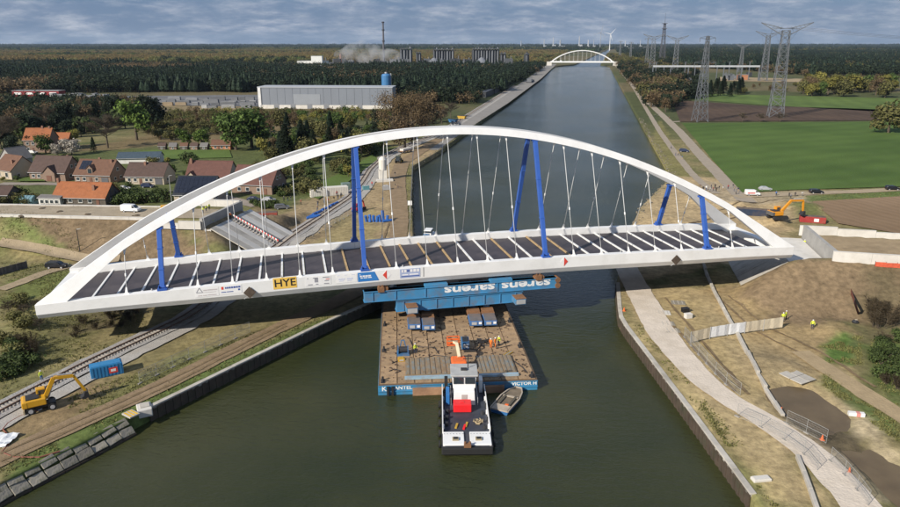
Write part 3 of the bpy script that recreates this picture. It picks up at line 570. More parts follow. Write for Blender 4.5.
for x0, x1 in ((-7.6, -.9), (4.0, 10.0)):                         # corrugated hatch covers
    x0, x1 = (-7.9, -.6) if x0 < 0 else (3.4, 9.2)
    hb = MB(); hb.box(((x0 + x1) / 2, 5.3, 1.9), (x1 - x0, 6.0, .3)); hatch = hb.build('hatch_cover', M('hatch_steel', (.25, .18, .11), .7, .2, .5, dirt=(.13, .20, .24), dirt_amt=.7, dirt_scale=.6), barge)
    n = 9
    for k in range(n): MB().box((x0 + (k + .5) * (x1 - x0) / n, 5.3, 2.08), ((x1 - x0) / n * .5, 5.9, .1)).build('hatch_rib', M('hatch_rib', (.24, .185, .12), .7, .25, .8, dirt=(.12, .21, .27), dirt_amt=.8, dirt_scale=.8), hatch)
    MB().box(((x0 + x1) / 2, 1.5, 1.98), (x1 - x0 + .3, .7, .3)).build('coaming', M('pale_blue_paint', (.26, .38, .46), .6, .2, .6, dirt=(.3, .2, .12), dirt_amt=.6), barge)
for x0, x1 in ((-6.9, -2.0), (3.9, 6.9)):                          # timber fenders on the end
    f = MB(); f.box(((x0 + x1) / 2, -.28, .35), (x1 - x0, .5, 1.5)); f.build('timber_fender', M('fender_timber', (.33, .19, .11), .85, .25, .7, .3, dirt=(.15, .08, .05)), barge, bevel=.04)
for z in (1.52, .6): MB().box((0, -.06, z), (BWID, .14, .1)).build('rubbing_strake', hullb, barge)
for x in (-10.6, -9.9): MB().box((x, -.18, .75), (.32, .3, 1.5)).build('fender', black, barge)
lettering('K', 1.05, wl, barge, (-w + .9, -.02, 1.02), (R(90), 0, 0), .02, .02, 1.1); lettering('ANTEL', .8, wl, barge, (-w + 3.75, -.02, 1.12), (R(90), 0, 0), .02, .015, 1.1)
lettering('VICTOR H', .76, wl, barge, (w - 2.05, -.02, 1.12), (R(90), 0, 0), .02, .02, 1.1)
for x, y in ((-w + .7, 1), (w - .7, 1), (-w + .7, 12), (w - .7, 12), (-w + .7, 23), (w - .7, 23)):
    b = MB()
    for q in (-.3, .3): b.tube((x, y + q, 1.78), (x, y + q, 2.4), .16, .16, 10)
    b.box((x, y, 1.83), (.6, 1.3, .08)); b.build('bollard', dark, barge)
b = MB()                                                          # stains of cable and hose on the deck
for pts in ([(-10, 7), (-8, 8.6), (-6, 7.8), (-3, 9.5), (0, 8.4)], [(2, 12), (4, 11), (5, 13), (8, 11.6), (10, 12.5)], [(-9.5, 3.5), (-8.6, 4.2), (-9.6, 4.9), (-10.4, 4.2)], [(8.6, 8), (9.6, 6), (10.4, 4), (10.8, 2)], [(-7, 16), (-6.5, 13), (-3, 12.6), (-2.4, 10)]): b.path([(x, y, 1.86) for x, y in pts], .07, 5)
b.build('deck_hose', dark, barge)
b = MB(); rg = random.Random(4)                                   # lashing points, chocks, offcuts and wire ends all over the deck
for k in range(520):
    x, y = rg.uniform(-w + .6, w - .6), rg.uniform(.6, 28); s = rg.uniform(.05, .22)
    if 2.1 < y < 8.6 and (-8 < x < -.5 or 3.3 < x < 9.3): continue
    b.box((x, y, 1.8 + s * .3), (s * rg.uniform(.6, 3.0), s, s * .7), rg.uniform(0, 3.1))
tag(b.build('deck_litter', M('litter_dark', (.075, .05, .035), .85, .3, 2, island=.6), barge), kind='stuff')
def bp_(x, y, z=1.8): c, s = math.cos(BY), math.sin(BY); return Vector((bc.x + c * x - s * y, bc.y + s * x + c * y, z))
# trailers (self-propelled) carrying the beams
spmt_b = M('trailer_blue', (.05, .14, .33), .5, .2, .6, dirt=(.25, .18, .12), dirt_amt=.5)
def trailer(label, x, y0):
    T = thing('transport_trailer', label, 'trailer', bp_(x, y0), BY, 'trailers under the transport beams')
    MB().box((0, 13.5, 1.25), (2.43, 19, .45)).build('platform', rust, T, bevel=.03)
    for k in range(7):
        for s in (-1, 1):
            b = MB(); b.tube((s * .95 - .22, 5 + k * 2.7, .42), (s * .95 + .22, 5 + k * 2.7, .42), .4, .4, 14); wh = b.build('wheel', black, T)
            MB().tube((s * 1.18 - .02, 5 + k * 2.7, .42), (s * 1.18 + .02, 5 + k * 2.7, .42), .2, .2, 10).build('rim', MATS['galvanised'], wh)
    pk = MB().box((0, 1.9, 1.0), (2.3, 3.6, .9)).build('power_pack', spmt_b, T, bevel=.08)
    MB().box((0, 1.9, 1.52), (2.1, 3.2, .12)).build('hood', M('hood_grey', (.15, .14, .14), .6, .25, 1, dirt=(.2, .12, .07)), pk); MB().box((-.35, .06, 1.05), (.9, .1, .5)).build('grille', MATS['galvanised'], pk); MB().box((.72, .06, 1.1), (.5, .1, .4)).build('lamp_panel', banw, pk)
    MB().box((0, 6.1, 1.62), (2.2, 3.2, .26)).build('load_plate', rust, T)
    b = MB(); b.box((0, 7.0, 2.1), (1.1, 1.3, .9)); b.build('stool', steelblue, T, bevel=.04)
    return T
for x, dy_, l in ((-6.1, 19.2, 'leftmost of the four trailers on the barge under the blue beams'), (-3.6, 18.6, 'trailer second from the left on the barge, with pale front panel'), (4.9, 19.9, 'trailer third from the left on the barge under the blue beams'), (7.5, 19.9, 'rightmost of the four trailers on the barge under the blue beams')): trailer(l, x, dy_)
# things lying on the barge deck
def deck_box(name, label, cat, x, y, d, mat, top=None):
    T = thing(name, label, cat, bp_(x, y), BY + random.uniform(-.1, .1)); MB().box((0, 0, d[2] / 2), d).build('casing', mat, T, bevel=.05)
    MB().box((0, 0, d[2] + .06), (d[0] * .7, d[1] * .7, .12)).build('top_panel', top or dark, T); MB().box((0, -d[1] / 2 - .02, d[2] * .55), (d[0] * .6, .04, d[2] * .4)).build('side_panel', MATS['galvanised'], T); return T
gb = M('machine_blue', (.04, .15, .32), .5, .2, 1, dirt=(.2, .15, .1), dirt_amt=.5)
deck_box('generator', 'blue generator in the middle of the barge deck', 'generator', 2.2, 12.6, (1.3, 2.6, 1.3), gb)
def winch(label, x, y):
    T = thing('winch', label, 'winch', bp_(x, y), BY)
    MB().box((0, 0, .12), (2.0, 1.8, .24)).build('base', gb, T); b = MB(); b.tube((-.7, 0, .8), (.7, 0, .8), .5, .5, 14); b.build('drum', dark, T)
    for s in (-.8, .8): MB().box((s, 0, .7), (.14, 1.2, 1.1)).build('side_plate', gb, T)
    b = MB(); b.bar((-.6, .8, .2), (-.2, .9, 2.1), .12); b.bar((.6, .8, .2), (.2, .9, 2.1), .12); b.bar((-.3, .9, 2), (.3, .9, 2), .12); b.build('frame', gb, T)
winch('blue winch on the left part of the barge deck near the leftmost trailer', -8.2, 10.5)
T = thing('cable_heap', 'heap of dark cables and tools beside the workers on the right of the barge deck', 'cables', bp_(5.6, 13.6), 0)
b = MB()
for k in range(46):
    a = random.uniform(0, 6.28); r_ = random.uniform(0, 1.7); p = Vector((r_ * math.cos(a), r_ * .8 * math.sin(a), random.uniform(0, .6) * (1 - r_ / 2))); q = p + Vector((random.uniform(-.8, .8), random.uniform(-.6, .6), random.uniform(-.2, .5))); q.z = max(.05, q.z); b.tube(p, q, .05, .05, 5)
b.build('cables', dark, T); MB().box((-.9, .3, .35), (.8, .6, .7)).build('tool_box', dark, T)
T = thing('pipe_length', 'yellow and grey pipe lengths lying on the right of the barge deck', 'pipes', bp_(8.8, 8.6), .9)
for k in range(3): MB().tube((-1.6, k * .25, .1), (1.4, k * .25, .1), .1, .1, 8).build('pipe', (M('dull_yellow', (.45, .28, .04), .6, .2), MATS['galvanised'], MATS['dull_yellow'])[k], T)
deck_box('crate', 'small yellow crate below the blue winch on the barge', 'crate', -8.5, 7.9, (1.1, .8, .5), MATS['dull_yellow'], MATS['dull_yellow'])
# orange boom lift at the notch
orange = M('orange_paint', (.70, .14, .03), .45, .1, 1); cream = M('cream_paint', (.70, .62, .42), .5, .1, 1)
T = thing('boom_lift', 'orange boom lift with cream arm and orange basket behind the tug wheelhouse', 'boom lift', bp_(.35, 3.8), BY)
MB().box((0, 0, .75), (2.1, 2.6, .5)).build('chassis', dark, T, bevel=.05)
for sx in (-1, 1):
    for sy in (-1, 1): MB().tube((sx * 1.05 - .15, sy * .9, .45), (sx * 1.05 + .15, sy * .9, .45), .45, .45, 14).build('wheel', black, T)
MB().box((0, -.2, 1.5), (2.3, 2.4, 1.1)).build('turret', orange, T, bevel=.2)
b = MB(); b.bar((.1, .3, 2.1), (-.1, 2.6, 3.4), .42); b.bar((-.1, 2.6, 3.4), (-.45, 4.3, 2.9), .34); b.build('boom', cream, T)
b = MB(); bx0 = (-.5, 4.7, 2.4)
for sx in (-.95, .95):
    for sy in (-.5, .5): b.bar((bx0[0] + sx, bx0[1] + sy, 2.3), (bx0[0] + sx, bx0[1] + sy, 3.5), .1)
for z in (2.35, 2.9, 3.5):
    for sy in (-.5, .5): b.bar((bx0[0] - .95, bx0[1] + sy, z), (bx0[0] + .95, bx0[1] + sy, z), .14)
    for sx in (-.95, .95): b.bar((bx0[0] + sx, bx0[1] - .5, z), (bx0[0] + sx, bx0[1] + .5, z), .14)
b.box((bx0[0], bx0[1], 2.32), (1.9, 1, .08)); b.build('basket', orange, T)
# ------------------------------------------------------------------ pusher tug
tug = thing('pusher_tug', 'black and white pusher tug with dark deck and red box moored at the barge end', 'tug', G(467.5, 456, 0), R(1.0))
def hull_outline(s, t=0): return [(-3.3 * s, .25), (-3.3 * s, 13.5), (-2.9 * s, 16.2), (-2.1 * s, 17.6), (2.1 * s, 17.6), (2.9 * s, 16.2), (3.3 * s, 13.5), (3.3 * s, .25), (2.9 * s, 0), (-2.9 * s, 0)]
O = hull_outline(1); inn = [(x * .93, .35 + y * .965) for x, y in O]
b = MB(); b.loft([[(x * .9, .6 + y * .95, -.8) for x, y in O], [(x, y, .2) for x, y in O], [(x * 1.0, y, 1.15) for x, y in O]]); b.build('hull', M('hull_black', (.02, .021, .024), .5, .2, 1, dirt=(.10, .07, .05), dirt_amt=.4), tug)
MB().prism(inn, 1.1, 1.22).build('deck', M('tug_deck', (.038, .044, .06), .6, .25, .8, dirt=(.08, .07, .07), dirt_amt=.5), tug)
tw = M('tug_white', (.78, .78, .77), .45, .05, 1, dirt=(.5, .45, .4), dirt_amt=.3)
for sx in (-1, 1):
    b = MB()
    for k in range(8):
        y = 4.2 + k * 1.55; b.box((sx * 3.12, y, 1.6), (.12, 1.5, .85))
    b.build('bulwark', tw, tug)
    for k in range(6): MB().tube((sx * 3.0, 4.6 + k * 1.9, 1.2), (sx * 3.0, 4.6 + k * 1.9, 1.85), .12, .12, 8).build('bitt', dark if k % 2 else tw, tug)
    for k in range(5): MB().tube((sx * 3.45, 2 + k * 2.6, .55), (sx * 3.68, 2 + k * 2.6, .55), .5, .5, 14).build('tyre_fender', black, tug)
    b = MB(); b.bar((sx * 1.75, .45, 1.28), (sx * 1.75, 3.5, 1.28), 2.75, .3); hc = b.build('stern_hatch', tw, tug, bevel=.05)
    MB().box((sx * 1.5, 1.6, 1.52), (.8, .7, .22)).build('vent_box', M('vent_tan', (.30, .25, .16), .7, .2, 2), hc); MB().box((sx * 1.5, 1.6, 1.66), (.5, .45, .1)).build('grate', dark, hc)
    b = MB()
    for k in range(7): b.tube((sx * (.55 + k * .4), 2.9, 1.47), (sx * (.55 + k * .4), 2.9, 1.5), .08, .08, 6)
    b.build('studs', MATS['galvanised'], hc)
b = MB(); b.box((0, .0, .75), (6.5, .5, .9)); b.build('stern_fender', black, tug, bevel=.1)
b = MB(); b.box((0, .12, 1.5), (.9, .5, .5)); b.tube((-.3, .1, 1.3), (-.3, .1, 2.0), .14); b.tube((.3, .1, 1.3), (.3, .1, 2.0), .14); b.build('tow_bitt', rust, tug)
rb_ = MB().box((-.35, 9.6, 1.85), (2.5, 1.7, 1.15)).build('red_box', M('red_cover', (.75, .02, .025), .45, .05, 1), tug, bevel=.08); MB().box((-.35, 9.6, 2.46), (.5, .4, .08)).build('lid', MATS['red_cover'], rb_)
house = MB(); house.loft([[(-1.55, 10.9, 1.2), (1.55, 10.9, 1.2), (1.55, 15.2, 1.2), (-1.55, 15.2, 1.2)], [(-1.45, 11.0, 3.3), (1.45, 11.0, 3.3), (1.45, 15.1, 3.3), (-1.45, 15.1, 3.3)]]); hs = house.build('deckhouse', tw, tug, bevel=.06)
for sx in (-1, 1): MB().box((sx * 1.53, 12.8, 2.4), (.05, .9, .6)).build('window', GLASS(), hs)
MB().box((0, 10.94, 2.1), (.8, .06, 1.5)).build('door', M('door_grey', (.42, .40, .37), .5, .1), hs)
wh = MB(); wh.loft([[(-1.6, 12.0, 3.3), (1.6, 12.0, 3.3), (1.6, 15.0, 3.3), (-1.6, 15.0, 3.3)], [(-1.75, 11.9, 5.3), (1.75, 11.9, 5.3), (1.75, 15.2, 5.3), (-1.75, 15.2, 5.3)]]); wo_ = wh.build('wheelhouse', tw, tug, bevel=.05)
for k in range(2): MB().box((-.82 + k * 1.64, 11.88, 4.55), (1.42, .08, .95)).build('window', GLASS(), wo_)
for sx in (-1, 1): MB().box((sx * 1.7, 13.5, 4.5), (.1, 2.2, .95)).build('window', GLASS(), wo_)
rf = MB().box((0, 13.5, 5.42), (3.9, 3.9, .22)).build('roof', M('roof_grey', (.40, .40, .39), .5, .15, 1), wo_, bevel=.06)
b = MB(); b.box((0, 13.4, 5.62), (.9, .6, .25)); b.tube((.6, 14, 5.5), (.6, 14, 7.6), .07); b.bar((-.1, 14, 7.0), (1.3, 14, 7.0), .1); b.bar((.0, 14, 7.4), (1.2, 14, 7.4), .14); b.build('mast', dark, wo_)
MB().box((-2.35, 12.3, 2.0), (.5, 2.6, 1.6)).build('locker', M('locker_blue', (.03, .16, .42), .45, .1), tug, bevel=.04)
for sx in (-1, 1): MB().box((sx * 2.55, 15.4, 2.2), (.5, 1.6, 2.0)).build('push_knee', black if sx < 0 else tw, tug, bevel=.05)
b = MB()
for k in range(30):
    a = random.uniform(0, 6.28); q = random.uniform(.1, .75); b.tube((1.7 + q * math.cos(a), 6.0 + q * math.sin(a), 1.3 + random.uniform(0, .3)), (1.7 + q * math.cos(a + 1), 6.0 + q * math.sin(a + 1), 1.3 + random.uniform(0, .35)), .07, .07, 5)
b.build('rope_coil', M('rope', (.36, .28, .17), .9, .25, 3), tug)
for y, x, c in ((4.3, -.35, 'red_cover'), (4.9, -.05, 'dull_yellow'), (4.6, -1.4, 'dull_yellow')): MB().bar((x, y, 1.3), (x + .25, y + 1.1, 1.35), .28, .14).build('equipment', MATS[c], tug)
for x, y in ((-2.6, 5.4), (-2.5, 7.1), (2.5, 4.6), (2.4, 8.3), (-2.4, 8.8)): MB().tube((x, y, 1.2), (x, y, 1.75), .3, .2, 10).build('capstan', dark, tug)
rl = MB()
for sx in (-1, 1):
    for k in range(6): rl.bar((sx * 1.9, 10.9 + k * .85, 1.2), (sx * 1.9, 10.9 + k * .85, 2.2), .05)
    rl.bar((sx * 1.9, 10.9, 2.2), (sx * 1.9, 15.15, 2.2), .06)
rl.build('handrail', MATS['galvanised'], tug)
# ------------------------------------------------------------------ blue work boat beside the tug
a_, c_ = G(499, 411, .5), G(519, 388, .5); dv = (c_ - a_); bt = thing('work_boat', 'small blue open work boat tied at the barge corner', 'boat', (a_.x, a_.y, 0), math.atan2(dv.y, dv.x) - R(90))
Lw = 7.6; out = [(-1.35, 0), (-1.45, 4.2), (-1.1, 6.2), (-.45, Lw), (.45, Lw), (1.1, 6.2), (1.45, 4.2), (1.35, 0)]
b = MB(); b.loft([[(x * .8, .1 + y * .96, -.3) for x, y in out], [(x, y, .55) for x, y in out]]); b.build('hull', M('boat_blue', (.04, .15, .36), .45, .15, 1, dirt=(.2, .18, .15)), bt)
b = MB()
for p, q in zip(out, out[1:] + out[:1]): b.bar((p[0], p[1], .68), (q[0], q[1], .68), .18, .2)
b.build('gunwale', M('boat_grey', (.40, .34, .27), .7, .2, 1), bt)
MB().prism([(x * .93, .1 + y * .97) for x, y in out], .52, .57).build('floor', M('boat_floor', (.17, .135, .095), .8, .3, 1), bt); MB().box((0, .8, .66), (2.4, 1.5, .2)).build('stern_deck', MATS['boat_grey'], bt, bevel=.03)
MB().box((.5, 1.7, .7), (.5, .35, .3)).build('fuel_can', orange, bt); MB().box((0, 4.4, .68), (2.3, .35, .12)).build('thwart', MATS['boat_grey'], bt)
for s in (-.6, .6): MB().box((s * 1.3, 3.2, .68), (.35, 3.0, .18)).build('side_bench', M('boat_dark', (.09, .08, .06), .8), bt)
# ================================================================== QUAYS, RAILWAY, ABUTMENTS, WALLS, FENCES
conc = M('concrete', (.45, .42, .37), .85, .14, .5, .15, dirt=(.26, .235, .195), dirt_amt=.6, dirt_scale=.35, objvar=.06)
concl = M('pale_concrete', (.60, .575, .53), .8, .08, .4, .1, dirt=(.42, .39, .34), dirt_amt=.45, dirt_scale=.25, objvar=.05)
sheet = M('sheet_pile', (.075, .055, .04), .8, .3, .8, .3, dirt=(.04, .05, .025), dirt_amt=.6)
def resample(pts, step):
    P = [Vector((p[0], p[1], 0)) for p in pts]; S = [0]
    for a, c in zip(P, P[1:]): S.append(S[-1] + (c - a).length)
    n = max(1, round(S[-1] / step)); t = np.linspace(0, S[-1], n + 1)
    return [Vector((x, y, 0)) for x, y in zip(np.interp(t, S, [p.x for p in P]), np.interp(t, S, [p.y for p in P]))]
def quay(label, bank, y0, y1, inland, step=5.0, cap=.75, top=2.12):
    ys = np.unique(np.concatenate([[y0, y1], [q for q in np.arange(y0, y1, 4)]])); P = resample([(float(bank(y)), y) for y in ys], step)
    T = thing('quay_wall', label, 'quay wall', (P[0].x, P[0].y, 0)); o0 = P[0].copy()
    for a, c in zip(P, P[1:]):
        d = (c - a).normalized(); n = Vector((-d.y, d.x, 0)) * inland; off = n * (cap / 2 - .22); b = MB()
        b.bar(a + off + d * .03 - o0 + Vector((0, 0, top - .25 + random.uniform(-.02, .02))), c + off - d * .03 - o0 + Vector((0, 0, top - .25)), cap, .5); b.build('capping_block', conc, T, bevel=.03)
    b = MB(); k = 0
    for a, c in zip(P, P[1:]):
        d = (c - a).normalized(); n = Vector((-d.y, d.x, 0)) * -inland; l = (c - a).length; m = max(2, int(l / .6)); ring = []
        for j in range(m):
            p = a + d * (l * (j + .5) / m) - o0 + n * (.12 if j % 2 else .22); b.box((p.x, p.y, .55), (l / m * .98, .2, 2.7), math.atan2(d.y, d.x))
    tag(b.build('sheet_piling', sheet, T), kind='stuff'); return T
quay('concrete-capped quay wall along the right bank below the gravel path', rbx, 67.5, 140, -1)
quay('concrete-capped quay wall along the left bank beside the dirt track', lbx, 86.8, 150, 1)
e = MB(); c0 = G(754, 480, 2); T = thing('quay_end_block', 'short concrete block closing the end of the right quay wall', 'concrete block', (c0.x + .8, c0.y, 1.2), R(8)); MB().box((0, 0, .55), (2.2, .9, 1.1)).build('block', concl, T, bevel=.06); MB().box((0, 0, 1.14), (1.9, .7, .08)).build('cap', concl, T)
c0 = G(148, 407, 2); T = thing('quay_end_block', 'rough pale concrete block at the start of the left quay wall', 'concrete block', (c0.x - .4, c0.y - .3, 1.1), R(28)); MB().box((0, 0, .6), (1.9, 2.3, 1.2)).build('block', concl, T, bevel=.12); MB().box((.1, .2, 1.25), (1.2, 1.4, .16)).build('cap', conc, T)
# slab revetment on the near left bank
slab_m = M('old_slab', (.27, .245, .20), .9, .25, .8, .4, dirt=(.085, .085, .045), dirt_amt=.85, dirt_scale=.8, objvar=.3)
rv = thing('slab_revetment', 'row of weathered concrete slabs on the near left canal bank', 'revetment', (-45, 78, 0))
P = resample([(float(lbx(y)), y) for y in np.arange(40, 86, 2)], 2.0)
for a, c in zip(P, P[1:]):
    d = (c - a).normalized(); n = Vector((-d.y, d.x, 0)); yaw = math.atan2(d.y, d.x)
    l = (c - a).length
    for r_ in (0, 1):
        p = (a + c) / 2 - n * (.95 - r_ * .95); z = .75 + r_ * .85 + random.uniform(-.08, .08)
        b = MB(); b.box((0, 0, 0), (l - .04 + random.uniform(-.25, 0), 1.2 + random.uniform(-.2, .1), .26)); o = b.build('slab', slab_m, rv, bevel=.05); o.location = (p.x + 45, p.y - 78, z); o.rotation_euler = (R(38) + random.uniform(-.12, .12), random.uniform(-.08, .08), yaw + random.uniform(-.08, .08))
    b = MB(); q = (a + c) / 2 - n * 1.35; b.box((q.x + 45, q.y - 78, -.1), ((c - a).length * .97, .4, .7 + random.uniform(0, .15)), yaw); b.build('toe_beam', sheet, rv)
yb = thing('painted_mark', 'yellow painted slab at the end of the slab revetment', 'painted slab', G(131, 414, 2.25), R(55)); MB().box((0, 0, 0), (1.5, 2.0, .2)).build('slab', conc, yb, bevel=.03)
for k in range(3): MB().box((-.45 + k * .45, 0, .105), (.24, 1.7, .02)).build('stripe', M('mark_yellow', (.65, .40, .03), .7, .2), yb)
# riprap edge on the far left bank
rp_ = MB(); stone = M('riprap', (.17, .15, .115), .95, .3, 2, .3, island=.4)
for k in range(900):
    y = random.uniform(170, 520); x = float(lbx(y)) - random.uniform(-.5, 2.2); s = random.uniform(.2, .5); z = 1.9 + random.uniform(-.5, .2) + (.0 if x < float(lbx(y)) else -.7)
    rp_.box((x, y, z), (s, s * random.uniform(.6, 1.2), s * .7), mat=Euler((random.uniform(0, 3), random.uniform(0, 3), random.uniform(0, 3))).to_matrix())
for k in range(700):
    y = random.uniform(175, 480); x = float(rbx(y)) + random.uniform(-.5, 2.4); s = random.uniform(.2, .55)
    rp_.box((x, y, 1.85 + random.uniform(-.3, .25)), (s, s * random.uniform(.6, 1.2), s * .7), mat=Euler((random.uniform(0, 3), random.uniform(0, 3), random.uniform(0, 3))).to_matrix())
tag(rp_.build('riprap', stone), 'grey loose stones along the far canal banks', 'stones', kind='stuff')
# ------------------------------------------------------------------ railway
trk = [G(-140, 486)] + GP([(0, 411), (95, 362), (190, 318), (245, 272), (288, 239), (320, 218), (350, 198), (362, 183), (370, 170), (384, 157), (402, 148), (440, 133), (480, 108), (515, 86)])
bal = M('ballast', (.34, .325, .31), .95, .22, 1.5, .7, dirt=(.22, .19, .16), dirt_amt=.5, bscale=5)
_, cl, nv = ribbon('ballast_bed', trk, 4.6, bal, .28, 1.2, 7, .3)
ribbon('ballast_shoulder', [(p[0] - n[0] * 3.6, p[1] - n[1] * 3.6) for p, n in list(zip(cl, nv))[::6]], 2.6, M('fine_gravel', (.37, .35, .32), .95, .15, 1, .4, dirt=(.28, .24, .19)), .16, 1.5, 3, .5)
rt = thing('railway_track', 'single railway track with rusty rails on grey ballast along the left bank', 'railway', (cl[0][0], cl[0][1], 0)); o0 = Vector((cl[0][0], cl[0][1], 0))
zc = height(np.array([p[0] for p in cl]), np.array([p[1] for p in cl])); zc = np.convolve(np.pad(zc, 7, 'edge'), np.ones(15) / 15, 'valid') + .30
railm = M('rail_steel', (.13, .075, .05), .6, .2, 2)
for s in (-.75, .75):
    b = MB(); pts = [Vector((p[0] + n[0] * s, p[1] + n[1] * s, z + .16)) - o0 for p, n, z in zip(cl, nv, zc)]
    for a, c in zip(pts, pts[1:]): b.bar(a, c, .16, .20)
    b.build('rail', railm, rt)
b = MB(); T_ = 0
for (a, n, z), (c, _, _) in zip(zip(cl, nv, zc), list(zip(cl, nv, zc))[1:]):
    d = Vector((c[0] - a[0], c[1] - a[1], 0)); 
    for f in (0, .5):
        p = Vector((a[0] + d.x * f, a[1] + d.y * f, z)) - o0; b.box(p, (2.5, .26, .2), math.atan2(d.y, d.x) - math.pi / 2)
tag(b.build('sleepers', M('sleeper', (.30, .27, .235), .9, .2, 1, island=.25), rt), kind='stuff')
# ------------------------------------------------------------------ right abutment and approach walls
F0 = Vector((76.6, 134.0, 0)); B0 = Vector((80.6, 156.2, 0))
def wall_run(name, label, cat, start, slope, length, height_, thick, z0, mat, seg=7.5, drop=0, endh=None):
    d = Vector((1, slope, 0)).normalized() * (1 if length > 0 else -1); n = max(1, round(abs(length) / seg)); T = thing(name, label, cat, (start.x, start.y, z0)); yaw = math.atan2(d.y, d.x)
    for k in range(n):
        l = abs(length) / n; c = d * (l * (k + .5)); h = height_ + ((endh or height_) - height_) * (k + .5) / n
        MB().box((c.x, c.y, h / 2 - drop * (k / n)), (l - .03, thick, h), yaw).build('wall_panel', mat, T, bevel=.03)
        MB().box((c.x, c.y, h + .04 - drop * (k / n)), (l - .06, thick + .08, .08), yaw).build('coping', mat, T)
    return T
wall_run('approach_wall', 'pale concrete approach wall on the right, nearer of the pair', 'concrete wall', F0, -.24, 42, 2.7, .5, 8.0, concl)
wall_run('approach_wall', 'pale concrete approach wall on the right, farther of the pair beside the ploughed field', 'concrete wall', B0, -.22, 24, 2.5, .45, 8.0, concl, endh=1.4)
AR = thing('abutment', 'concrete bridge abutment with sloped apron under the right bridge end', 'abutment', (78.6, 145, 0)); Lc = lambda p: Vector((p[0] - 78.6, p[1] - 145, p[2]))
d = (B0 - F0).normalized()
b = MB(); b.bar(Lc((F0.x + 1.0, F0.y + .4, 6.2)), Lc((B0.x + 1.0, B0.y - .3, 6.2)), .8, 8.6); b.build('back_wall', M('shaded_concrete', (.34, .33, .31), .85, .15, .5, .1), AR)
b = MB(); b.bar(Lc((F0.x - 3.4, F0.y + 1.9, 4.4)), Lc((B0.x - 3.4, B0.y - .2, 4.4)), 7.4, 6.2); b.build('bearing_shelf', concl, AR, bevel=.05)
for k in range(6):                                               # apron panels
    f0, f1 = k / 6, (k + 1) / 6 - .006; tp = lambda f: Lc((69.2 + 4 * f, 136.0 + 20 * f, 7.3)); bt_ = lambda f: Lc((60.4 + 4.4 * f, 136.2 + 21 * f, 1.9))
    b = MB(); b.extrude([tp(f0), tp(f1), bt_(f1), bt_(f0)], (0, 0, .3)); b.build('apron_panel', conc, AR)
b = MB(); b.extrude([Lc((69.2, 135.75, 7.75)), Lc((60.2, 135.95, 2.35)), Lc((60.2, 135.95, 1.6)), Lc((69.2, 135.75, 6.8))], (0, .25, 0)); b.build('apron_edge', concl, AR)
# orange mesh barriers
om = M('orange_mesh', (.55, .10, .05), .8, .25, 2); b = MB(); T = thing('safety_barrier', 'long orange mesh barrier along the foot of the nearer right approach wall', 'barrier', (F0.x + 7, F0.y - 2.8, 0))
for k in range(20):
    a = Vector((k * 1.9, -.24 * k * 1.9, 0)); c = Vector(((k + 1) * 1.9, -.24 * (k + 1) * 1.9, 0)); za = hz(T.location.x + a.x, T.location.y + a.y); zb = hz(T.location.x + c.x, T.location.y + c.y)
    MB().extrude([a + Vector((0, 0, za + .1)), c + Vector((0, 0, zb + .1)), c + Vector((0, 0, zb + 1.0 + random.uniform(-.1, .1))), a + Vector((0, 0, za + 1.0))], (0, .05, 0)).build('mesh_panel', om, T); MB().tube(a + Vector((0, .05, za - .2)), a + Vector((0, .05, za + 1.2)), .05, .05, 6).build('post', dark, T)
T = thing('safety_barrier', 'sagging dark red mesh barrier running down the slope on the right', 'barrier', on(843, 268, 6)); pts = [on(x, y, 5) - T.location for x, y in ((843, 268), (847, 280), (850, 292), (854, 304), (858, 316))]
for a, c in zip(pts, pts[1:]): MB().extrude([a, c, c + Vector((0, 0, .8)), a + Vector((0, 0, .8))], (.05, 0, 0)).build('mesh_panel', M('dark_red_mesh', (.17, .055, .035), .8, .3, 2), T); MB().tube(a, a + Vector((0, 0, 1.1)), .05, .05, 6).build('post', dark, T)
# low concrete walls in the construction strip
def low_wall(label, pts, h, w):
    P = resample([(p.x, p.y) for p in GP(pts)], 4.0); T = thing('low_wall', label, 'concrete wall', (P[0].x, P[0].y, 0)); o0 = P[0].copy()
    for a, c in zip(P, P[1:]):
        z = (hz(a.x, a.y) + hz(c.x, c.y)) / 2; d = (c - a).normalized(); MB().bar(a + d * .02 - o0 + Vector((0, 0, z + h / 2 - .3)), c - d * .02 - o0 + Vector((0, 0, z + h / 2 - .3)), w, h + .6).build('wall_segment', conc, T, bevel=.04)
low_wall('long low concrete wall through the sandy strip right of the gravel path', [(701, 262), (712, 288), (722, 308), (738, 336), (757, 375), (783, 416)], .55, .5)
low_wall('short low concrete wall at the bottom edge beside the gravel path', [(797, 458), (806, 480), (817, 512)], .5, .45)
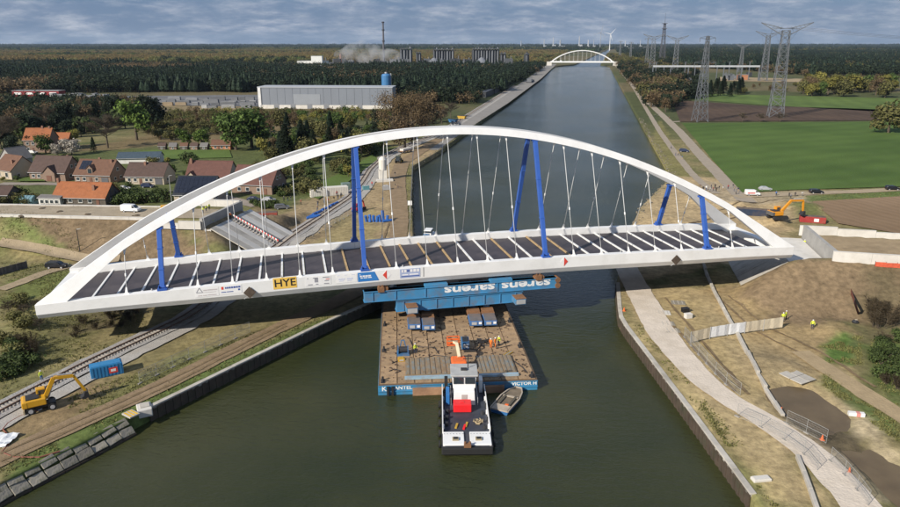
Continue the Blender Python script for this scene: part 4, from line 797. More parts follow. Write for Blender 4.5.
# ------------------------------------------------------------------ left abutment and approach
A0, A1 = Vector((-58.2, 161.8, 0)), Vector((-54.2, 182, 0))
AL = thing('abutment', 'concrete bridge abutment with two pale sloped aprons on the left bank', 'abutment', (-56, 172, 0)); Lc = lambda p: Vector((p[0] + 56, p[1] - 172, p[2]))
b = MB(); b.bar(Lc((A0.x - 1.2, A0.y + .3, 6.3)), Lc((A1.x - 1.2, A1.y - .3, 6.3)), .8, 8.4); b.build('back_wall', MATS['shaded_concrete'], AL)
b = MB(); b.bar(Lc((A0.x, A0.y + .2, 4.4)), Lc((A1.x, A1.y - .2, 4.4)), 2.2, 6.6); b.build('bearing_shelf', concl, AL, bevel=.05)
for j, (f0, f1) in enumerate(((0, .11), (.115, .225), (.23, .34), (.345, .45), (.56, .67), (.675, .785), (.79, .895), (.9, 1))):
    tp = lambda f: Lc((-57.2 + 4 * f, 161.8 + 20.2 * f, 7.9)); bt_ = lambda f: Lc((-45.6 + 4.4 * f, 158.6 + 20.2 * f, 2.1)); b = MB(); b.extrude([tp(f0), tp(f1), bt_(f1), bt_(f0)], (0, 0, .3)); b.build('apron_panel', concl if j % 2 else conc, AL)
st = MB(); tp = lambda f: Lc((-57.2 + 4 * f, 161.8 + 20.2 * f, 7.7)); bt_ = lambda f: Lc((-45.6 + 4.4 * f, 158.6 + 20.2 * f, 1.9)); st.extrude([tp(.452), tp(.558), bt_(.558), bt_(.452)], (0, 0, .2)); st.build('stair_bed', M('stair_grey', (.20, .185, .165), .9, .3, 2), AL)
for k in range(16):
    f = (k + .5) / 16; p = tp(.505).lerp(bt_(.505), f); MB().box((p.x, p.y, p.z + .35), (.72, 1.9, .22), R(11)).build('stair_step', conc, AL)
T = thing('safety_barrier', 'red and white striped stair barrier on the left abutment', 'barrier', (-56, 172, 0))
pw = M('barrier_white', (.75, .74, .72), .6); pr = M('barrier_red', (.55, .05, .04), .6)
for k in range(30):
    f = k / 30; a = tp(.545).lerp(bt_(.545), f) + Vector((0, 0, .3)); c = tp(.545).lerp(bt_(.545), f + 1 / 30) + Vector((0, 0, .3)); MB().extrude([a + Vector((0, 0, .55)), c + Vector((0, 0, .55)), c + Vector((0, 0, 1.0)), a + Vector((0, 0, 1.0))], (0, .08, 0)).build('board', pr if k % 2 else pw, T)
    if k % 3 == 0: MB().tube(a, a + Vector((0, 0, 1.1)), .04, .04, 6).build('post', MATS['galvanised'], T)
wall_run('approach_wall', 'white concrete wing wall at the front of the left approach', 'concrete wall', Vector((-59.4, 161.9, 0)), -.09, -11, 2.2, .5, 7.9, concl, 5.5, endh=1.0)
wall_run('approach_wall', 'thick white concrete block wall at the back corner of the left approach', 'concrete wall', Vector((-55.6, 181.4, 0)), -.15, -13, 1.7, .9, 8.9, concl, 6.5)
wall_run('approach_kerb', 'long low concrete kerb along the front crest of the left approach road', 'kerb', Vector((-71, 166.0, 0)), -.09, -150, .6, .5, 9.1, concl, 7.5)
wall_run('approach_kerb', 'long low concrete kerb along the back edge of the left approach road', 'kerb', Vector((-69, 178.9, 0)), -.062, -160, .45, .4, 9.1, concl, 7.5)
# ------------------------------------------------------------------ site fences
galv = MATS['galvanised']
def fence_panel_mesh():
    b = MB(); w, h = 3.4, 2.0
    for x in (0, w): b.tube((x, 0, .05), (x, 0, h), .03, .03, 6)
    for z in (.12, 1.0, h): b.tube((0, 0, z), (w, 0, z), .025, .025, 6)
    for k in range(1, 17): b.bar((k * w / 17, 0, .12), (k * w / 17, 0, h), .010)
    for k in range(1, 6): b.bar((0, 0, .12 + k * .31), (w, 0, .12 + k * .31), .010)
    return b.mesh('mesh_panel', M('fence_wire', (.28, .28, .27), .5, .1))
fpm = fence_panel_mesh(); ftm = MB().box((0, 0, .08), (.7, .25, .16)).mesh('foot_block', M('foot_concrete', (.30, .28, .25), .9, .2))
def site_fence(label, pts, step=3.4):
    P = resample([(p.x, p.y) for p in GP(pts)], step); T = thing('site_fence', label, 'fence', (P[0].x, P[0].y, 0)); o0 = P[0].copy()
    for a, c in zip(P, P[1:]):
        z = hz(a.x, a.y); d = c - a; o = bpy.data.objects.new('mesh_panel', fpm); COL.objects.link(o); o.parent = T; o.location = a - o0 + Vector((0, 0, z)); o.rotation_euler = (0, 0, math.atan2(d.y, d.x)); o.scale = (d.length / 3.42, 1, 1)
        o = bpy.data.objects.new('foot_block', ftm); COL.objects.link(o); o.parent = T; o.location = a - o0 + Vector((0, 0, z)); o.rotation_euler = (0, 0, math.atan2(d.y, d.x))
site_fence('wire site fence crossing the gravel path near the bottom right', [(737, 417), (757, 426), (778, 437), (800, 451), (817, 472)])
site_fence('short wire site fence between the low wall and the mud pool', [(786, 424), (805, 433), (826, 444)])
site_fence('wire site fence along the right edge of the gravel path', [(830, 462), (850, 482), (868, 507)])
site_fence('wire site fence left of the tarpaulin screens beside the gravel path', [(684, 338), (704, 362), (722, 382), (740, 396)])
site_fence('wire site fence beside the blue container along the dirt track', [(140, 384), (175, 366), (215, 348), (250, 333)])
site_fence('wire site fence along the edge of the left sandy strip behind the bridge', [(300, 243), (330, 228), (352, 214)])
T = thing('tarpaulin_fence', 'row of five white and cream tarpaulin screens across the sandy strip', 'fence', on(690, 344)); bp0 = [(690, 344), (709.5, 339), (727, 336), (744.5, 333.5), (763, 331), (782.5, 328.5)]
tm = [M('tarp_cream', (.62, .54, .40), .8, .12, .8, .3), M('tarp_white', (.70, .71, .72), .75, .08, .8, .3)]
for k, (p, q) in enumerate(zip(bp0, bp0[1:])):
    a, c = on(*p) - T.location, on(*q) - T.location; d = (c - a); n = 6; b = MB(); ring = []
    for j in range(n + 1):
        w = Vector((0, .05 * math.sin(j * 2.1 + k), 0)); p_ = a.lerp(c, .02 + .96 * j / n) + w; ring.append([p_ + Vector((0, 0, .25)), p_ + Vector((0, .03, 2.15)), p_ + Vector((0, .06, 2.15)), p_ + Vector((0, .06, .25))])
    b.loft(ring); b.build('tarpaulin', tm[1 if k in (1, 2) else 0], T)
    MB().tube(a, a + Vector((0, 0, 2.25)), .05, .05, 6).build('post', galv, T)
# ================================================================== TREES
barkm = M('bark', (.095, .075, .055), .95, .3, 2, .4)
def leafm(name, col, isl=.45, objv=.22, trans=.25): return M(name, col, .7, .18, .35, spec=.2, island=isl, objvar=objv, trans=trans)
LEAF = {'green': leafm('leaf_green', (.075, .115, .028)), 'bright': leafm('leaf_bright', (.10, .155, .03)), 'dark': leafm('leaf_dark_shade', (.024, .036, .018)), 'conifer': leafm('needle_dark_shade', (.018, .032, .018), .4, .3, .1),  # dark leaf and needle tones also carry the far woods' cloud shade
        'olive': leafm('leaf_olive', (.12, .115, .04)), 'brown': leafm('bud_brown', (.135, .095, .05)), 'blossom': leafm('blossom', (.42, .38, .32), .3), 'yellow': leafm('leaf_yellow', (.20, .185, .045)), 'grey': leafm('twig_grey', (.13, .105, .075), .3), 'shrub': leafm('shrub_green', (.06, .085, .025)), 'plain_gold_sunlit': leafm('plain_gold_sunlit', (.22, .165, .065)), 'plain_olive_sunlit': leafm('plain_olive_sunlit', (.155, .16, .055)), 'scrub': leafm('scrub_dark', (.075, .058, .035), .4)}  # the two plain tones are brightened to paint sunlight onto the far wood
def leaf_cloud(b, blobs, n, size, rng, flat=.6):
    tot = sum(r[0] * r[1] * r[2] for _, r in blobs) ** 1
    for c, r in blobs:
        k = max(6, int(n * (r[0] * r[1] * r[2]) / tot))
        for _ in range(k):
            v = rng.normal(size=3); v /= np.linalg.norm(v); rad = rng.random() ** (.38); p = np.array(c) + v * rad * np.array(r) * (1 + .18 * rng.normal())
            nrm = v * .9 + rng.normal(size=3) * .55 + np.array((0, 0, .35)); nrm /= np.linalg.norm(nrm); t = np.cross(nrm, rng.normal(size=3)); t /= np.linalg.norm(t); u = np.cross(nrm, t); s = size * rng.uniform(.6, 1.35)
            b.add([p - t * s, p + u * s * .6, p + t * s, p - u * s * .6], [(0, 1, 2, 3)])
def limbs(b, h, r, spread, n, rng, base=.3, depth=2):
    b.tube((0, 0, 0), (0, 0, h * .55), r, r * .6, 7); b.tube((0, 0, h * .55), (.1, 0, h * .86), r * .6, r * .12, 6); ends = []
    for k in range(n):
        z = h * (base + (.75 - base) * k / n); a = k * 2.4 + rng.uniform(-.4, .4); l = spread * rng.uniform(.7, 1.05) * (1 - .6 * (k / n)); e = Vector((math.cos(a) * l, math.sin(a) * l, z + l * rng.uniform(.2, .6)))
        b.tube((0, 0, z), e, r * .42, r * .1, 5); ends.append(((0, 0, z), e))
        for q in range(depth):
            s = Vector((0, 0, z)).lerp(e, .45 + .22 * q); a2 = a + rng.uniform(-1.2, 1.2); e2 = s + Vector((math.cos(a2), math.sin(a2), rng.uniform(.3, .9))) * l * .45; b.tube(s, e2, r * .17, r * .05, 4); ends.append((s, e2))
    return ends
def twigs(b, ends, n, ln, r, rng):
    for _ in range(n):
        s, e = ends[rng.integers(len(ends))]; p = Vector(s).lerp(Vector(e), rng.uniform(.3, 1)); d = Vector(rng.normal(size=3)); d.z = abs(d.z) * .5 + .1; d.normalize(); q = p + d * ln * rng.uniform(.5, 1.2); x = d.cross(Vector((0, 0, 1))).normalized() * r; y = d.cross(x).normalized() * r
        b.add([p + x, p - x, q], [(0, 1, 2)]); b.add([p + y, p - y, q], [(0, 1, 2)])
TREE = {}
def tree_proto(key, kind, h, w, leaf, seed, n=1500, size=.42):
    rng = np.random.default_rng(seed); tr = MB(); cr = MB()
    if kind == 'broad':
        ends = limbs(tr, h, .035 * h, w * .45, 7, rng)
        bl = [((0, 0, h * .66), (w * .34, w * .34, h * .24))] + [(tuple(np.array((math.cos(a) * w * .3 * q, math.sin(a) * w * .3 * q, h * zz))), (w * .21 * s_, w * .21 * s_, h * .14 * s_)) for a, q, zz, s_ in [(k * 1.7 + rng.uniform(0, .5), rng.uniform(.7, 1.15), rng.uniform(.24, .84), rng.uniform(.75, 1.2)) for k in range(12)]]
        leaf_cloud(cr, bl, n, size, rng)
    elif kind == 'conifer':
        tr.tube((0, 0, 0), (0, 0, h * .95), .02 * h, .004 * h, 6)
        for k in range(n):
            f = rng.random() ** .75; z = h * (.1 + .9 * f); rmax = w * .5 * (1 - f) ** .8 * (1 + .16 * math.sin(f * 34)); a = rng.uniform(0, 6.28); rr = rmax * rng.uniform(.45, 1.05); p = np.array((math.cos(a) * rr, math.sin(a) * rr, z - rr * .18)); o = np.array((math.cos(a), math.sin(a), -.25)); t = np.array((-math.sin(a), math.cos(a), rng.uniform(-.2, .2))); s = size * rng.uniform(.6, 1.3)
            cr.add([p - o * s, p + t * s * .45, p + o * s, p - t * s * .45 + np.array((0, 0, s * .2))], [(0, 1, 2, 3)])
    elif kind == 'bare':
        ends = limbs(tr, h, .026 * h, w * .5, 13, rng, .28, 4); twigs(cr, ends, n, h * .16, .022, rng)
    elif kind == 'shrub':
        for k in range(5): a = k * 1.3; tr.tube((0, 0, 0), (math.cos(a) * w * .3, math.sin(a) * w * .3, h * .6), .05, .02, 5)
        bl = [(tuple((rng.uniform(-.32, .32) * w, rng.uniform(-.32, .32) * w, h * rng.uniform(.3, .6))), (w * .26, w * .26, h * .34)) for k in range(6)]; leaf_cloud(cr, bl, n, size, rng)
    elif kind == 'scrubtwig':
        ends = []
        for k in range(16):
            a = rng.uniform(0, 6.28); q = rng.uniform(.1, .5) * w; s = Vector((math.cos(a) * q * .5, math.sin(a) * q * .5, 0)); e = Vector((math.cos(a) * q * 1.2, math.sin(a) * q * 1.2, h * rng.uniform(.6, 1.0))); tr.tube(s, e, .05, .02, 4); ends.append((s, e))
        twigs(cr, ends, n, h * .3, .03, rng)
    TREE[key] = (tr.mesh('trunk', barkm), cr.mesh('crown', LEAF[leaf]), h)
tree_proto('green', 'broad', 10, 8.5, 'green', 1, 1700); tree_proto('bright', 'broad', 10, 8.5, 'bright', 2, 1700); tree_proto('darkb', 'broad', 12, 9, 'dark', 3, 1700, .48); tree_proto('olive', 'broad', 9, 8.5, 'olive', 4, 1500); tree_proto('blossom', 'broad', 6, 6.5, 'blossom', 5, 1300, .32); tree_proto('yellow', 'broad', 8, 7.5, 'yellow', 6, 1400)
tree_proto('conifer', 'conifer', 12, 5.5, 'conifer', 7, 1700, .6); tree_proto('conifer2', 'conifer', 10, 5.2, 'dark', 8, 1500, .55); tree_proto('bare', 'bare', 11, 9.5, 'grey', 9, 3000); tree_proto('budding', 'broad', 13, 11, 'brown', 10, 3600, .17); tree_proto('brownb', 'broad', 12, 9, 'brown', 11, 1500, .36)
tree_proto('shrub', 'shrub', 2.6, 3.4, 'shrub', 12, 650, .22); tree_proto('oshrub', 'shrub', 2.4, 3.6, 'olive', 13, 550, .22); tree_proto('twigs', 'scrubtwig', 3.2, 4, 'scrub', 14, 700)
def tree(key, p, h, label, group, cat='tree', name=None):
    tr, cr, h0 = TREE[key]; s = h / h0; nm = name or ('shrub' if h0 < 4 else 'tree'); T = thing(nm, label, cat, (p.x, p.y, p.z - .05), random.uniform(0, 6.28), group); k = random.uniform(.88, 1.15); T.scale = (s * k, s * k, s)
    for n_, me in (('trunk', tr), ('crown', cr)): o = bpy.data.objects.new(n_, me); COL.objects.link(o); o.parent = T
    return T
def hpx(px, py, top, z=2.0):     # height in m of something standing at (px,py) and reaching up to row top
    p = on(px, py, z); c, s = math.cos(PITCH), math.sin(PITCH); D = p.y
    b = (253.5 - top) / FPX; ang = (-s + b * c) / (c + b * s); return max(1.0, CAM_H + ang * p.y - p.z)
ONE = [  # base px, top row, kind, label
 (137, 140, 97, 'bright', 'big bright green rounded tree behind the village houses'), (153, 132, 92, 'darkb', 'tall dark tree behind the big bright green tree'), (108, 148, 110, 'bare', 'wide bare grey tree left of the big bright green tree'),
 (46, 154, 132, 'green', 'round green tree before the farthest orange-roofed house'), (72, 155, 138, 'blossom', 'pale blossoming tree beside the low orange-roofed barn'), (58, 156, 143, 'blossom', 'smaller pale blossoming tree left of the other one'), (73, 147, 128, 'yellow', 'yellow-green tree beside the low orange-roofed barn'), (94, 152, 137, 'conifer2', 'small dark fir right of the blossoming trees'), (12, 157, 134, 'darkb', 'dark round tree near the left edge behind the houses'), (4, 148, 128, 'darkb', 'dark tree at the left edge behind the houses'),
 (185, 148, 127, 'bright', 'bright green garden tree left of its twin behind the row of huts'), (202, 148, 128, 'bright', 'bright green garden tree right of its twin behind the row of huts'), (236, 150, 108, 'green', 'slender green tree left of the dark firs'), (252, 148, 103, 'green', 'taller green tree left of the dark firs'), (190, 163, 150, 'shrub', 'dark garden bush behind the brown-roofed houses'),
 (394, 138, 84, 'budding', 'big brown budding tree before the warehouse right end, left one'), (412, 140, 83, 'budding', 'big brown budding tree before the warehouse right end, middle one'), (426, 132, 90, 'brownb', 'brown leafy tree beside the canal behind the arch'), (405, 150, 112, 'brownb', 'smaller brown tree beside the railway behind the arch'),
 (888, 133, 97, 'olive', 'olive tree at the right edge beside the crop field'), (760, 122, 112, 'bare', 'thin bare roadside tree left of the nearest pylon leg'), (742, 122, 111, 'bare', 'thin bare roadside tree farther left of the nearest pylon'), (780, 122, 112, 'bare', 'thin bare roadside tree between the nearest pylon legs')]
for px, py, top, k, l in ONE: tree(k, on(px, py), hpx(px, py, top), l, 'single trees', cat='tree')
def grove(poly, n, kinds, hr, label, group, mind=3, cat='tree'):
    xs = [p[0] for p in poly]; ys = [p[1] for p in poly]; P = np.array(poly, float); done = []; tries = 0
    while len(done) < n and tries < n * 60:
        tries += 1; x, y = random.uniform(min(xs), max(xs)), random.uniform(min(ys), max(ys))
        if polysd(P, np.array([x]), np.array([y]))[0] < 0: continue
        p = on(x, y)
        if any((p - q).length < mind for q in done): continue
        done.append(p); k = random.choice(kinds); tree(k, p, random.uniform(*hr), label % {'green': 'green leafy tree', 'bright': 'bright green tree', 'darkb': 'dark leafy tree', 'olive': 'olive tree', 'conifer': 'dark fir', 'conifer2': 'dark green fir', 'bare': 'bare grey tree', 'budding': 'brown budding tree', 'brownb': 'brown leafy tree', 'yellow': 'yellow-green tree', 'shrub': 'dark green bush', 'oshrub': 'olive bush', 'twigs': 'leafless brown scrub', 'blossom': 'pale blossoming tree'}[k], group, cat)
grove([(268, 152), (300, 140), (335, 150), (330, 158), (285, 162)], 9, ['conifer', 'conifer', 'conifer2'], (11, 16), '%s in the fir clump behind the arch', 'firs behind the village', 4)
grove([(300, 135), (380, 125), (395, 140), (360, 160), (320, 150)], 16, ['conifer', 'green', 'conifer2', 'darkb', 'olive'], (9, 14), '%s in the mixed wood near the railway', 'mixed wood by the railway', 5)
grove([(335, 172), (360, 155), (380, 150), (372, 165), (350, 182)], 8, ['green', 'olive', 'shrub', 'yellow'], (5, 8), '%s beside the railway above the white cabins', 'trees by the white cabins', 3)
grove([(230, 128), (300, 115), (300, 130), (240, 145)], 9, ['olive', 'green', 'brownb', 'yellow'], (8, 14), '%s in the rough land before the warehouse', 'trees before the warehouse', 6)
grove([(155, 138), (235, 118), (235, 132), (160, 145)], 15, ['oshrub', 'olive', 'shrub', 'oshrub'], (4, 7), '%s in the scrub behind the huts', 'scrub before the storage yard', 7, 'bush')
grove([(0, 140), (80, 118), (130, 115), (125, 122), (60, 132), (0, 150)], 18, ['darkb', 'brownb', 'darkb', 'bare'], (12, 18), '%s in the belt behind the orange roofs', 'belt behind the orange roofs', 9)
grove([(370, 135), (440, 118), (470, 112), (430, 135), (400, 148)], 16, ['brownb', 'budding', 'darkb', 'bare'], (9, 15), '%s in the bank wood by the canal', 'bank wood by the canal', 6)
grove([(118, 204), (168, 204), (170, 197), (120, 198)], 15, ['shrub'], (3.2, 4.6), '%s in the hedge below the approach road', 'hedge by the approach road', 2.0, 'bush')
grove([(0, 205), (36, 205), (36, 196), (0, 198)], 10, ['shrub', 'oshrub'], (2.6, 4.2), '%s at the left edge behind the approach road', 'bushes left of the white annex', 2.4, 'bush')
grove([(100, 188), (130, 186), (130, 192), (104, 194)], 5, ['shrub', 'oshrub'], (1.8, 2.8), '%s in the front gardens of the village', 'garden bushes', 2.4, 'bush')
grove([(252, 209), (276, 209), (276, 203), (252, 203)], 8, ['shrub'], (1.8, 2.4), '%s in the clipped hedge beside the parked cars', 'hedge by the parked cars', 1.4, 'bush')
grove([(262, 196), (318, 176), (322, 181), (300, 192), (270, 200)], 18, ['shrub', 'oshrub'], (2.2, 3.2), '%s in the long garden hedge', 'long garden hedge', 1.6, 'bush')
grove([(0, 168), (60, 160), (130, 158), (228, 160), (236, 172), (170, 178), (60, 176), (0, 182)], 34, ['shrub', 'oshrub', 'shrub', 'yellow', 'green'], (1.8, 4.2), '%s between the village houses', 'garden plants', 3.2, 'bush')
grove([(232, 176), (300, 158), (330, 165), (300, 182), (250, 192)], 16, ['shrub', 'green', 'oshrub', 'olive'], (2.2, 6), '%s in the gardens behind the arch', 'gardens behind the arch', 3.4, 'bush')
grove([(120, 128), (240, 112), (300, 112), (260, 128), (150, 142)], 42, ['oshrub', 'oshrub', 'olive', 'twigs', 'brownb', 'shrub'], (2.5, 6.5), '%s on the rough land before the storage yard', 'rough land scrub', 5, 'bush')
grove([(240, 150), (300, 128), (390, 118), (400, 135), (350, 158), (280, 165)], 46, ['olive', 'green', 'darkb', 'brownb', 'conifer', 'oshrub', 'yellow'], (5, 12), '%s in the garden wood by the railway', 'garden wood', 4.2)
grove([(0, 160), (0, 140), (120, 118), (130, 130), (60, 148)], 22, ['darkb', 'brownb', 'darkb', 'shrub', 'olive'], (6, 14), '%s around the far orange-roofed house', 'trees around the far house', 6)
grove([(296, 194), (315, 190), (322, 196), (300, 200)], 4, ['oshrub'], (4, 5), '%s left of the white cabins', 'bushes by the cabins', 2, 'bush')
grove([(0, 350), (38, 345), (20, 375), (0, 385)], 12, ['shrub', 'shrub', 'twigs', 'oshrub'], (1.8, 3.0), '%s near the left edge above the railway', 'left edge bushes', 1.5, 'bush')
grove([(0, 300), (45, 300), (50, 335), (0, 345)], 9, ['twigs', 'oshrub', 'bare'], (1.8, 3.4), '%s on the slope left of the bridge end', 'slope scrub', 2.4, 'bush')
grove([(70, 320), (150, 308), (130, 326), (70, 342)], 12, ['twigs'], (1.2, 2.0), '%s on the bank under the left bridge end', 'scrub under the bridge end', 1.6, 'bush')
grove([(868, 290), (900, 285), (900, 330), (880, 335)], 13, ['twigs', 'twigs', 'scrub'][:2], (2.6, 4.0), '%s on the slope at the right edge', 'scrub at the right edge', 1.6, 'bush')
grove([(868, 345), (900, 335), (905, 395), (885, 385)], 14, ['shrub', 'twigs', 'shrub'], (1.6, 2.6), '%s at the right edge below the slope', 'bushes at the right edge', 1.6, 'bush')
grove([(800, 96), (890, 99), (895, 90), (810, 86)], 40, ['olive', 'brownb', 'olive', 'green', 'yellow'], (13, 20), '%s in the right grove beyond the grass', 'right grove', 6)
grove([(650, 115), (672, 112), (690, 100), (650, 92), (632, 88)], 24, ['brownb', 'darkb', 'budding'], (9, 15), '%s in the belt along the right canal road', 'belt on the right bank', 8)
grove([(672, 97), (740, 97), (760, 92), (690, 86)], 16, ['conifer', 'darkb', 'conifer2'], (11, 17), '%s before the substation', 'trees before the substation', 9)
grove([(715, 95), (800, 92), (800, 86), (715, 86)], 10, ['brownb', 'darkb', 'oshrub'], (4, 8), '%s near the biggest pylon', 'bushes by the nearest pylon', 10, 'bush')
# ------------------------------------------------------------------ far woods: one mass each, grown from points
def proto_obj(name, kind, h, w, leaf, seed, n, size):
    rng = np.random.default_rng(seed); b = MB(); b.mi = 0
    if kind == 'c':
        for q in range(3):
            ox, oy = rng.uniform(-w * .5, w * .5, 2); hh = h * rng.uniform(.8, 1.05)
            b.lathe([(w * .02, 0), (w * .30, hh * .18), (w * .24, hh * .5), (w * .10, hh * .8), (.02, hh)], (ox, oy, 0), 6)
            for k in range(n // 3):
                f = rng.random(); rr = w * .36 * (1 - f) * rng.uniform(.7, 1.15) + .2; a = rng.uniform(0, 6.28); p = np.array((ox + math.cos(a) * rr, oy + math.sin(a) * rr, hh * (.15 + .85 * f))); o = np.array((math.cos(a), math.sin(a), -.3)); t = np.array((-math.sin(a), math.cos(a), 0)); s = size * rng.uniform(.6, 1.3); b.add([p - o * s, p + t * s * .6, p + o * s, p - t * s * .6], [(0, 1, 2, 3)])
    else:
        for q in range(3):
            ox, oy = rng.uniform(-w * .55, w * .55, 2); hh = h * rng.uniform(.75, 1.05); leaf_cloud(b, [((ox, oy, hh * .6), (w * .40, w * .40, hh * .36)), ((ox + w * .2, oy, hh * .75), (w * .22, w * .22, hh * .2))], n // 3, size, rng); b.tube((ox, oy, 0), (ox, oy, hh * .6), .3, .2, 5)
    o = bpy.data.objects.new(name, b.mesh(name, LEAF[leaf])); return o
PRO = {'conifer': proto_obj('wood_conifer', 'c', 17, 11, 'conifer', 21, 260, 1.1), 'dark': proto_obj('wood_dark', 'b', 15, 12, 'dark', 22, 300, 1.0), 'brown': proto_obj('wood_brown', 'b', 14, 12, 'brown', 23, 300, .9), 'olive': proto_obj('wood_olive', 'b', 14, 12, 'olive', 24, 300, .95), 'gold': proto_obj('wood_gold', 'b', 14, 12, 'plain_gold_sunlit', 33, 300, .9), 'plain': proto_obj('wood_plain', 'b', 14, 12, 'plain_olive_sunlit', 34, 300, .95), 'yellow': proto_obj('wood_yellow', 'b', 13, 12, 'yellow', 25, 260, .95), 'green': proto_obj('wood_green', 'b', 14, 12, 'green', 26, 280, .95)}
def forest_gn(proto):
    g = bpy.data.node_groups.new('wood_' + proto.name, 'GeometryNodeTree'); g.interface.new_socket('Geometry', in_out='INPUT', socket_type='NodeSocketGeometry'); g.interface.new_socket('Geometry', in_out='OUTPUT', socket_type='NodeSocketGeometry')
    N = g.nodes.new; gi, go, ip, oi = N('NodeGroupInput'), N('NodeGroupOutput'), N('GeometryNodeInstanceOnPoints'), N('GeometryNodeObjectInfo'); oi.inputs[0].default_value = proto; oi.inputs['As Instance'].default_value = True
    sc = N('GeometryNodeInputNamedAttribute'); sc.data_type = 'FLOAT_VECTOR'; sc.inputs[0].default_value = 'size'; ro = N('GeometryNodeInputNamedAttribute'); ro.data_type = 'FLOAT_VECTOR'; ro.inputs[0].default_value = 'turn'
    l = g.links.new; l(gi.outputs[0], ip.inputs['Points']); l(oi.outputs['Geometry'], ip.inputs['Instance']); l(sc.outputs[0], ip.inputs['Scale']); l(ro.outputs[0], ip.inputs['Rotation']); l(ip.outputs[0], go.inputs[0]); return g
GN = {k: forest_gn(o) for k, o in PRO.items()}
def wood(name, label, poly_world, spacing, mix, hs=(.8, 1.2), grow=1.0, seed=0, avoid=None):
    rng = np.random.default_rng(seed + 100); xs = [p[0] for p in poly_world]; ys = [p[1] for p in poly_world]; X, Y = [], []
    nx = int((max(xs) - min(xs)) / spacing) + 1; ny = int((max(ys) - min(ys)) / spacing) + 1
    gx, gy = np.meshgrid(min(xs) + np.arange(nx) * spacing, min(ys) + np.arange(ny) * spacing); gx = gx.ravel() + rng.uniform(-.5, .5, gx.size) * spacing; gy = gy.ravel() + rng.uniform(-.5, .5, gy.size) * spacing
    m = polysd(poly_world, gx, gy) > (fbm(gx / (spacing * 6), gy / (spacing * 6), 3) - .5) * spacing * 4
    m &= (np.abs(gx) / np.maximum(gy, 1) < .72)                  # nothing beyond what any nearby viewpoint could see
    m &= (gx < lbx(gy) - 18) | (gx > rbx(gy) + 14)
    for av in (avoid or []): m &= polysd(av, gx, gy) < 4
    gx, gy = gx[m], gy[m]; T = []
    pick = fbm(gx / (spacing * 14) + seed, gy / (spacing * 14), 3) * .8 + rng.random(gx.size) * .2; order = np.argsort(np.argsort(pick)) / max(1, gx.size); lo = 0
    for i, (k, fr) in enumerate(mix):
        q = (order >= lo) & (order < lo + fr); lo += fr; n = int(q.sum())
        if not n: continue
        me = bpy.data.meshes.new(name); me.vertices.add(n); me.vertices.foreach_set('co', np.stack([gx[q], gy[q], np.full(n, 1.9)], -1).ravel())
        s = rng.uniform(*hs, n) * grow; a = me.attributes.new('size', 'FLOAT_VECTOR', 'POINT'); a.data.foreach_set('vector', np.stack([s * rng.uniform(.9, 1.2, n), s * rng.uniform(.9, 1.2, n), s * rng.uniform(.85, 1.1, n) / grow ** .55], -1).astype(np.float32).ravel())
        a = me.attributes.new('turn', 'FLOAT_VECTOR', 'POINT'); a.data.foreach_set('vector', np.stack([np.zeros(n), np.zeros(n), rng.uniform(0, 6.28, n)], -1).astype(np.float32).ravel())
        o = bpy.data.objects.new(name, me); COL.objects.link(o); md = o.modifiers.new('wood', 'NODES'); md.node_group = GN[k]; tag(o, label + {'conifer': ', dark firs', 'dark': ', dark trees', 'brown': ', brown budding trees', 'olive': ', olive trees', 'gold': ', golden trees', 'plain': ', light olive trees', 'yellow': ', yellow-green trees', 'green': ', green trees'}[k], 'wood', kind='stuff')
def W2(pts): return [(p.x, p.y) for p in GP(pts)]
plant_clear = [W2([(300, 62), (520, 62), (520, 70), (300, 70)]), [(-170, 1480), (260, 1480), (260, 1800), (-170, 1800)]]
wood('cloud_shade_wood', 'wood behind the warehouse on the left with painted-in cloud shade', W2([(-60, 95), (130, 93), (250, 92), (300, 93), (380, 97), (420, 103), (470, 104), (505, 88), (535, 72), (545, 66), (300, 69), (0, 66), (-60, 66)]), 8.5, [('conifer', .16), ('dark', .68), ('brown', .16)], (.8, 1.15), 1.0, 1, plant_clear)  # cloud shade put into the colour through darker tree kinds
wood('plain_wood', 'wood on the plain beyond the dark wood, painted sunlit', [(-1600, 1850), (250, 1850), (330, 2300), (700, 4200), (-3000, 4200)], 17, [('gold', .48), ('plain', .30), ('yellow', .08), ('dark', .08), ('green', .06)], (.8, 1.25), 1.25, 2)  # lit look comes from the brighter leaf colours
wood('distant_wood', 'distant wood below the horizon on the left', [(-3000, 4200), (900, 4200), (1900, 9000), (-6500, 9000)], 40, [('olive', .22), ('green', .28), ('conifer', .2), ('dark', .3)], (.8, 1.25), 2.2, 3)
wood('horizon_wood', 'wood along the horizon', [(-7500, 9000), (7500, 9000), (11000, 16000), (-11000, 16000)], 110, [('dark', .6), ('conifer', .4)], (.8, 1.4), 4.0, 4)
wood('right_wood', 'wood beyond the substation on the right with painted-in cloud shade', [(560, 1100), (900, 1050), (1100, 1500), (2600, 3600), (900, 3800), (560, 2300), (480, 1900)], 15, [('dark', .5), ('conifer', .25), ('brown', .15), ('olive', .1)], (.8, 1.2), 1.2, 5)  # shaded look likewise painted in with the dark leaf tones
wood('right_bank_wood', 'wood beside the canal before the far bridge', W2([(626, 80), (646, 100), (662, 113), (676, 104), (700, 94), (668, 84), (690, 80), (690, 70), (625, 63), (614, 61)]), 9, [('dark', .4), ('brown', .4), ('olive', .2)], (.7, 1.1), 1.0, 6)
wood('right_plain_wood', 'woods on the plain at the right below the horizon', [(900, 3600), (2600, 3600), (6000, 9000), (1900, 9000)], 42, [('dark', .55), ('conifer', .2), ('olive', .25)], (.8, 1.2), 2.2, 7)
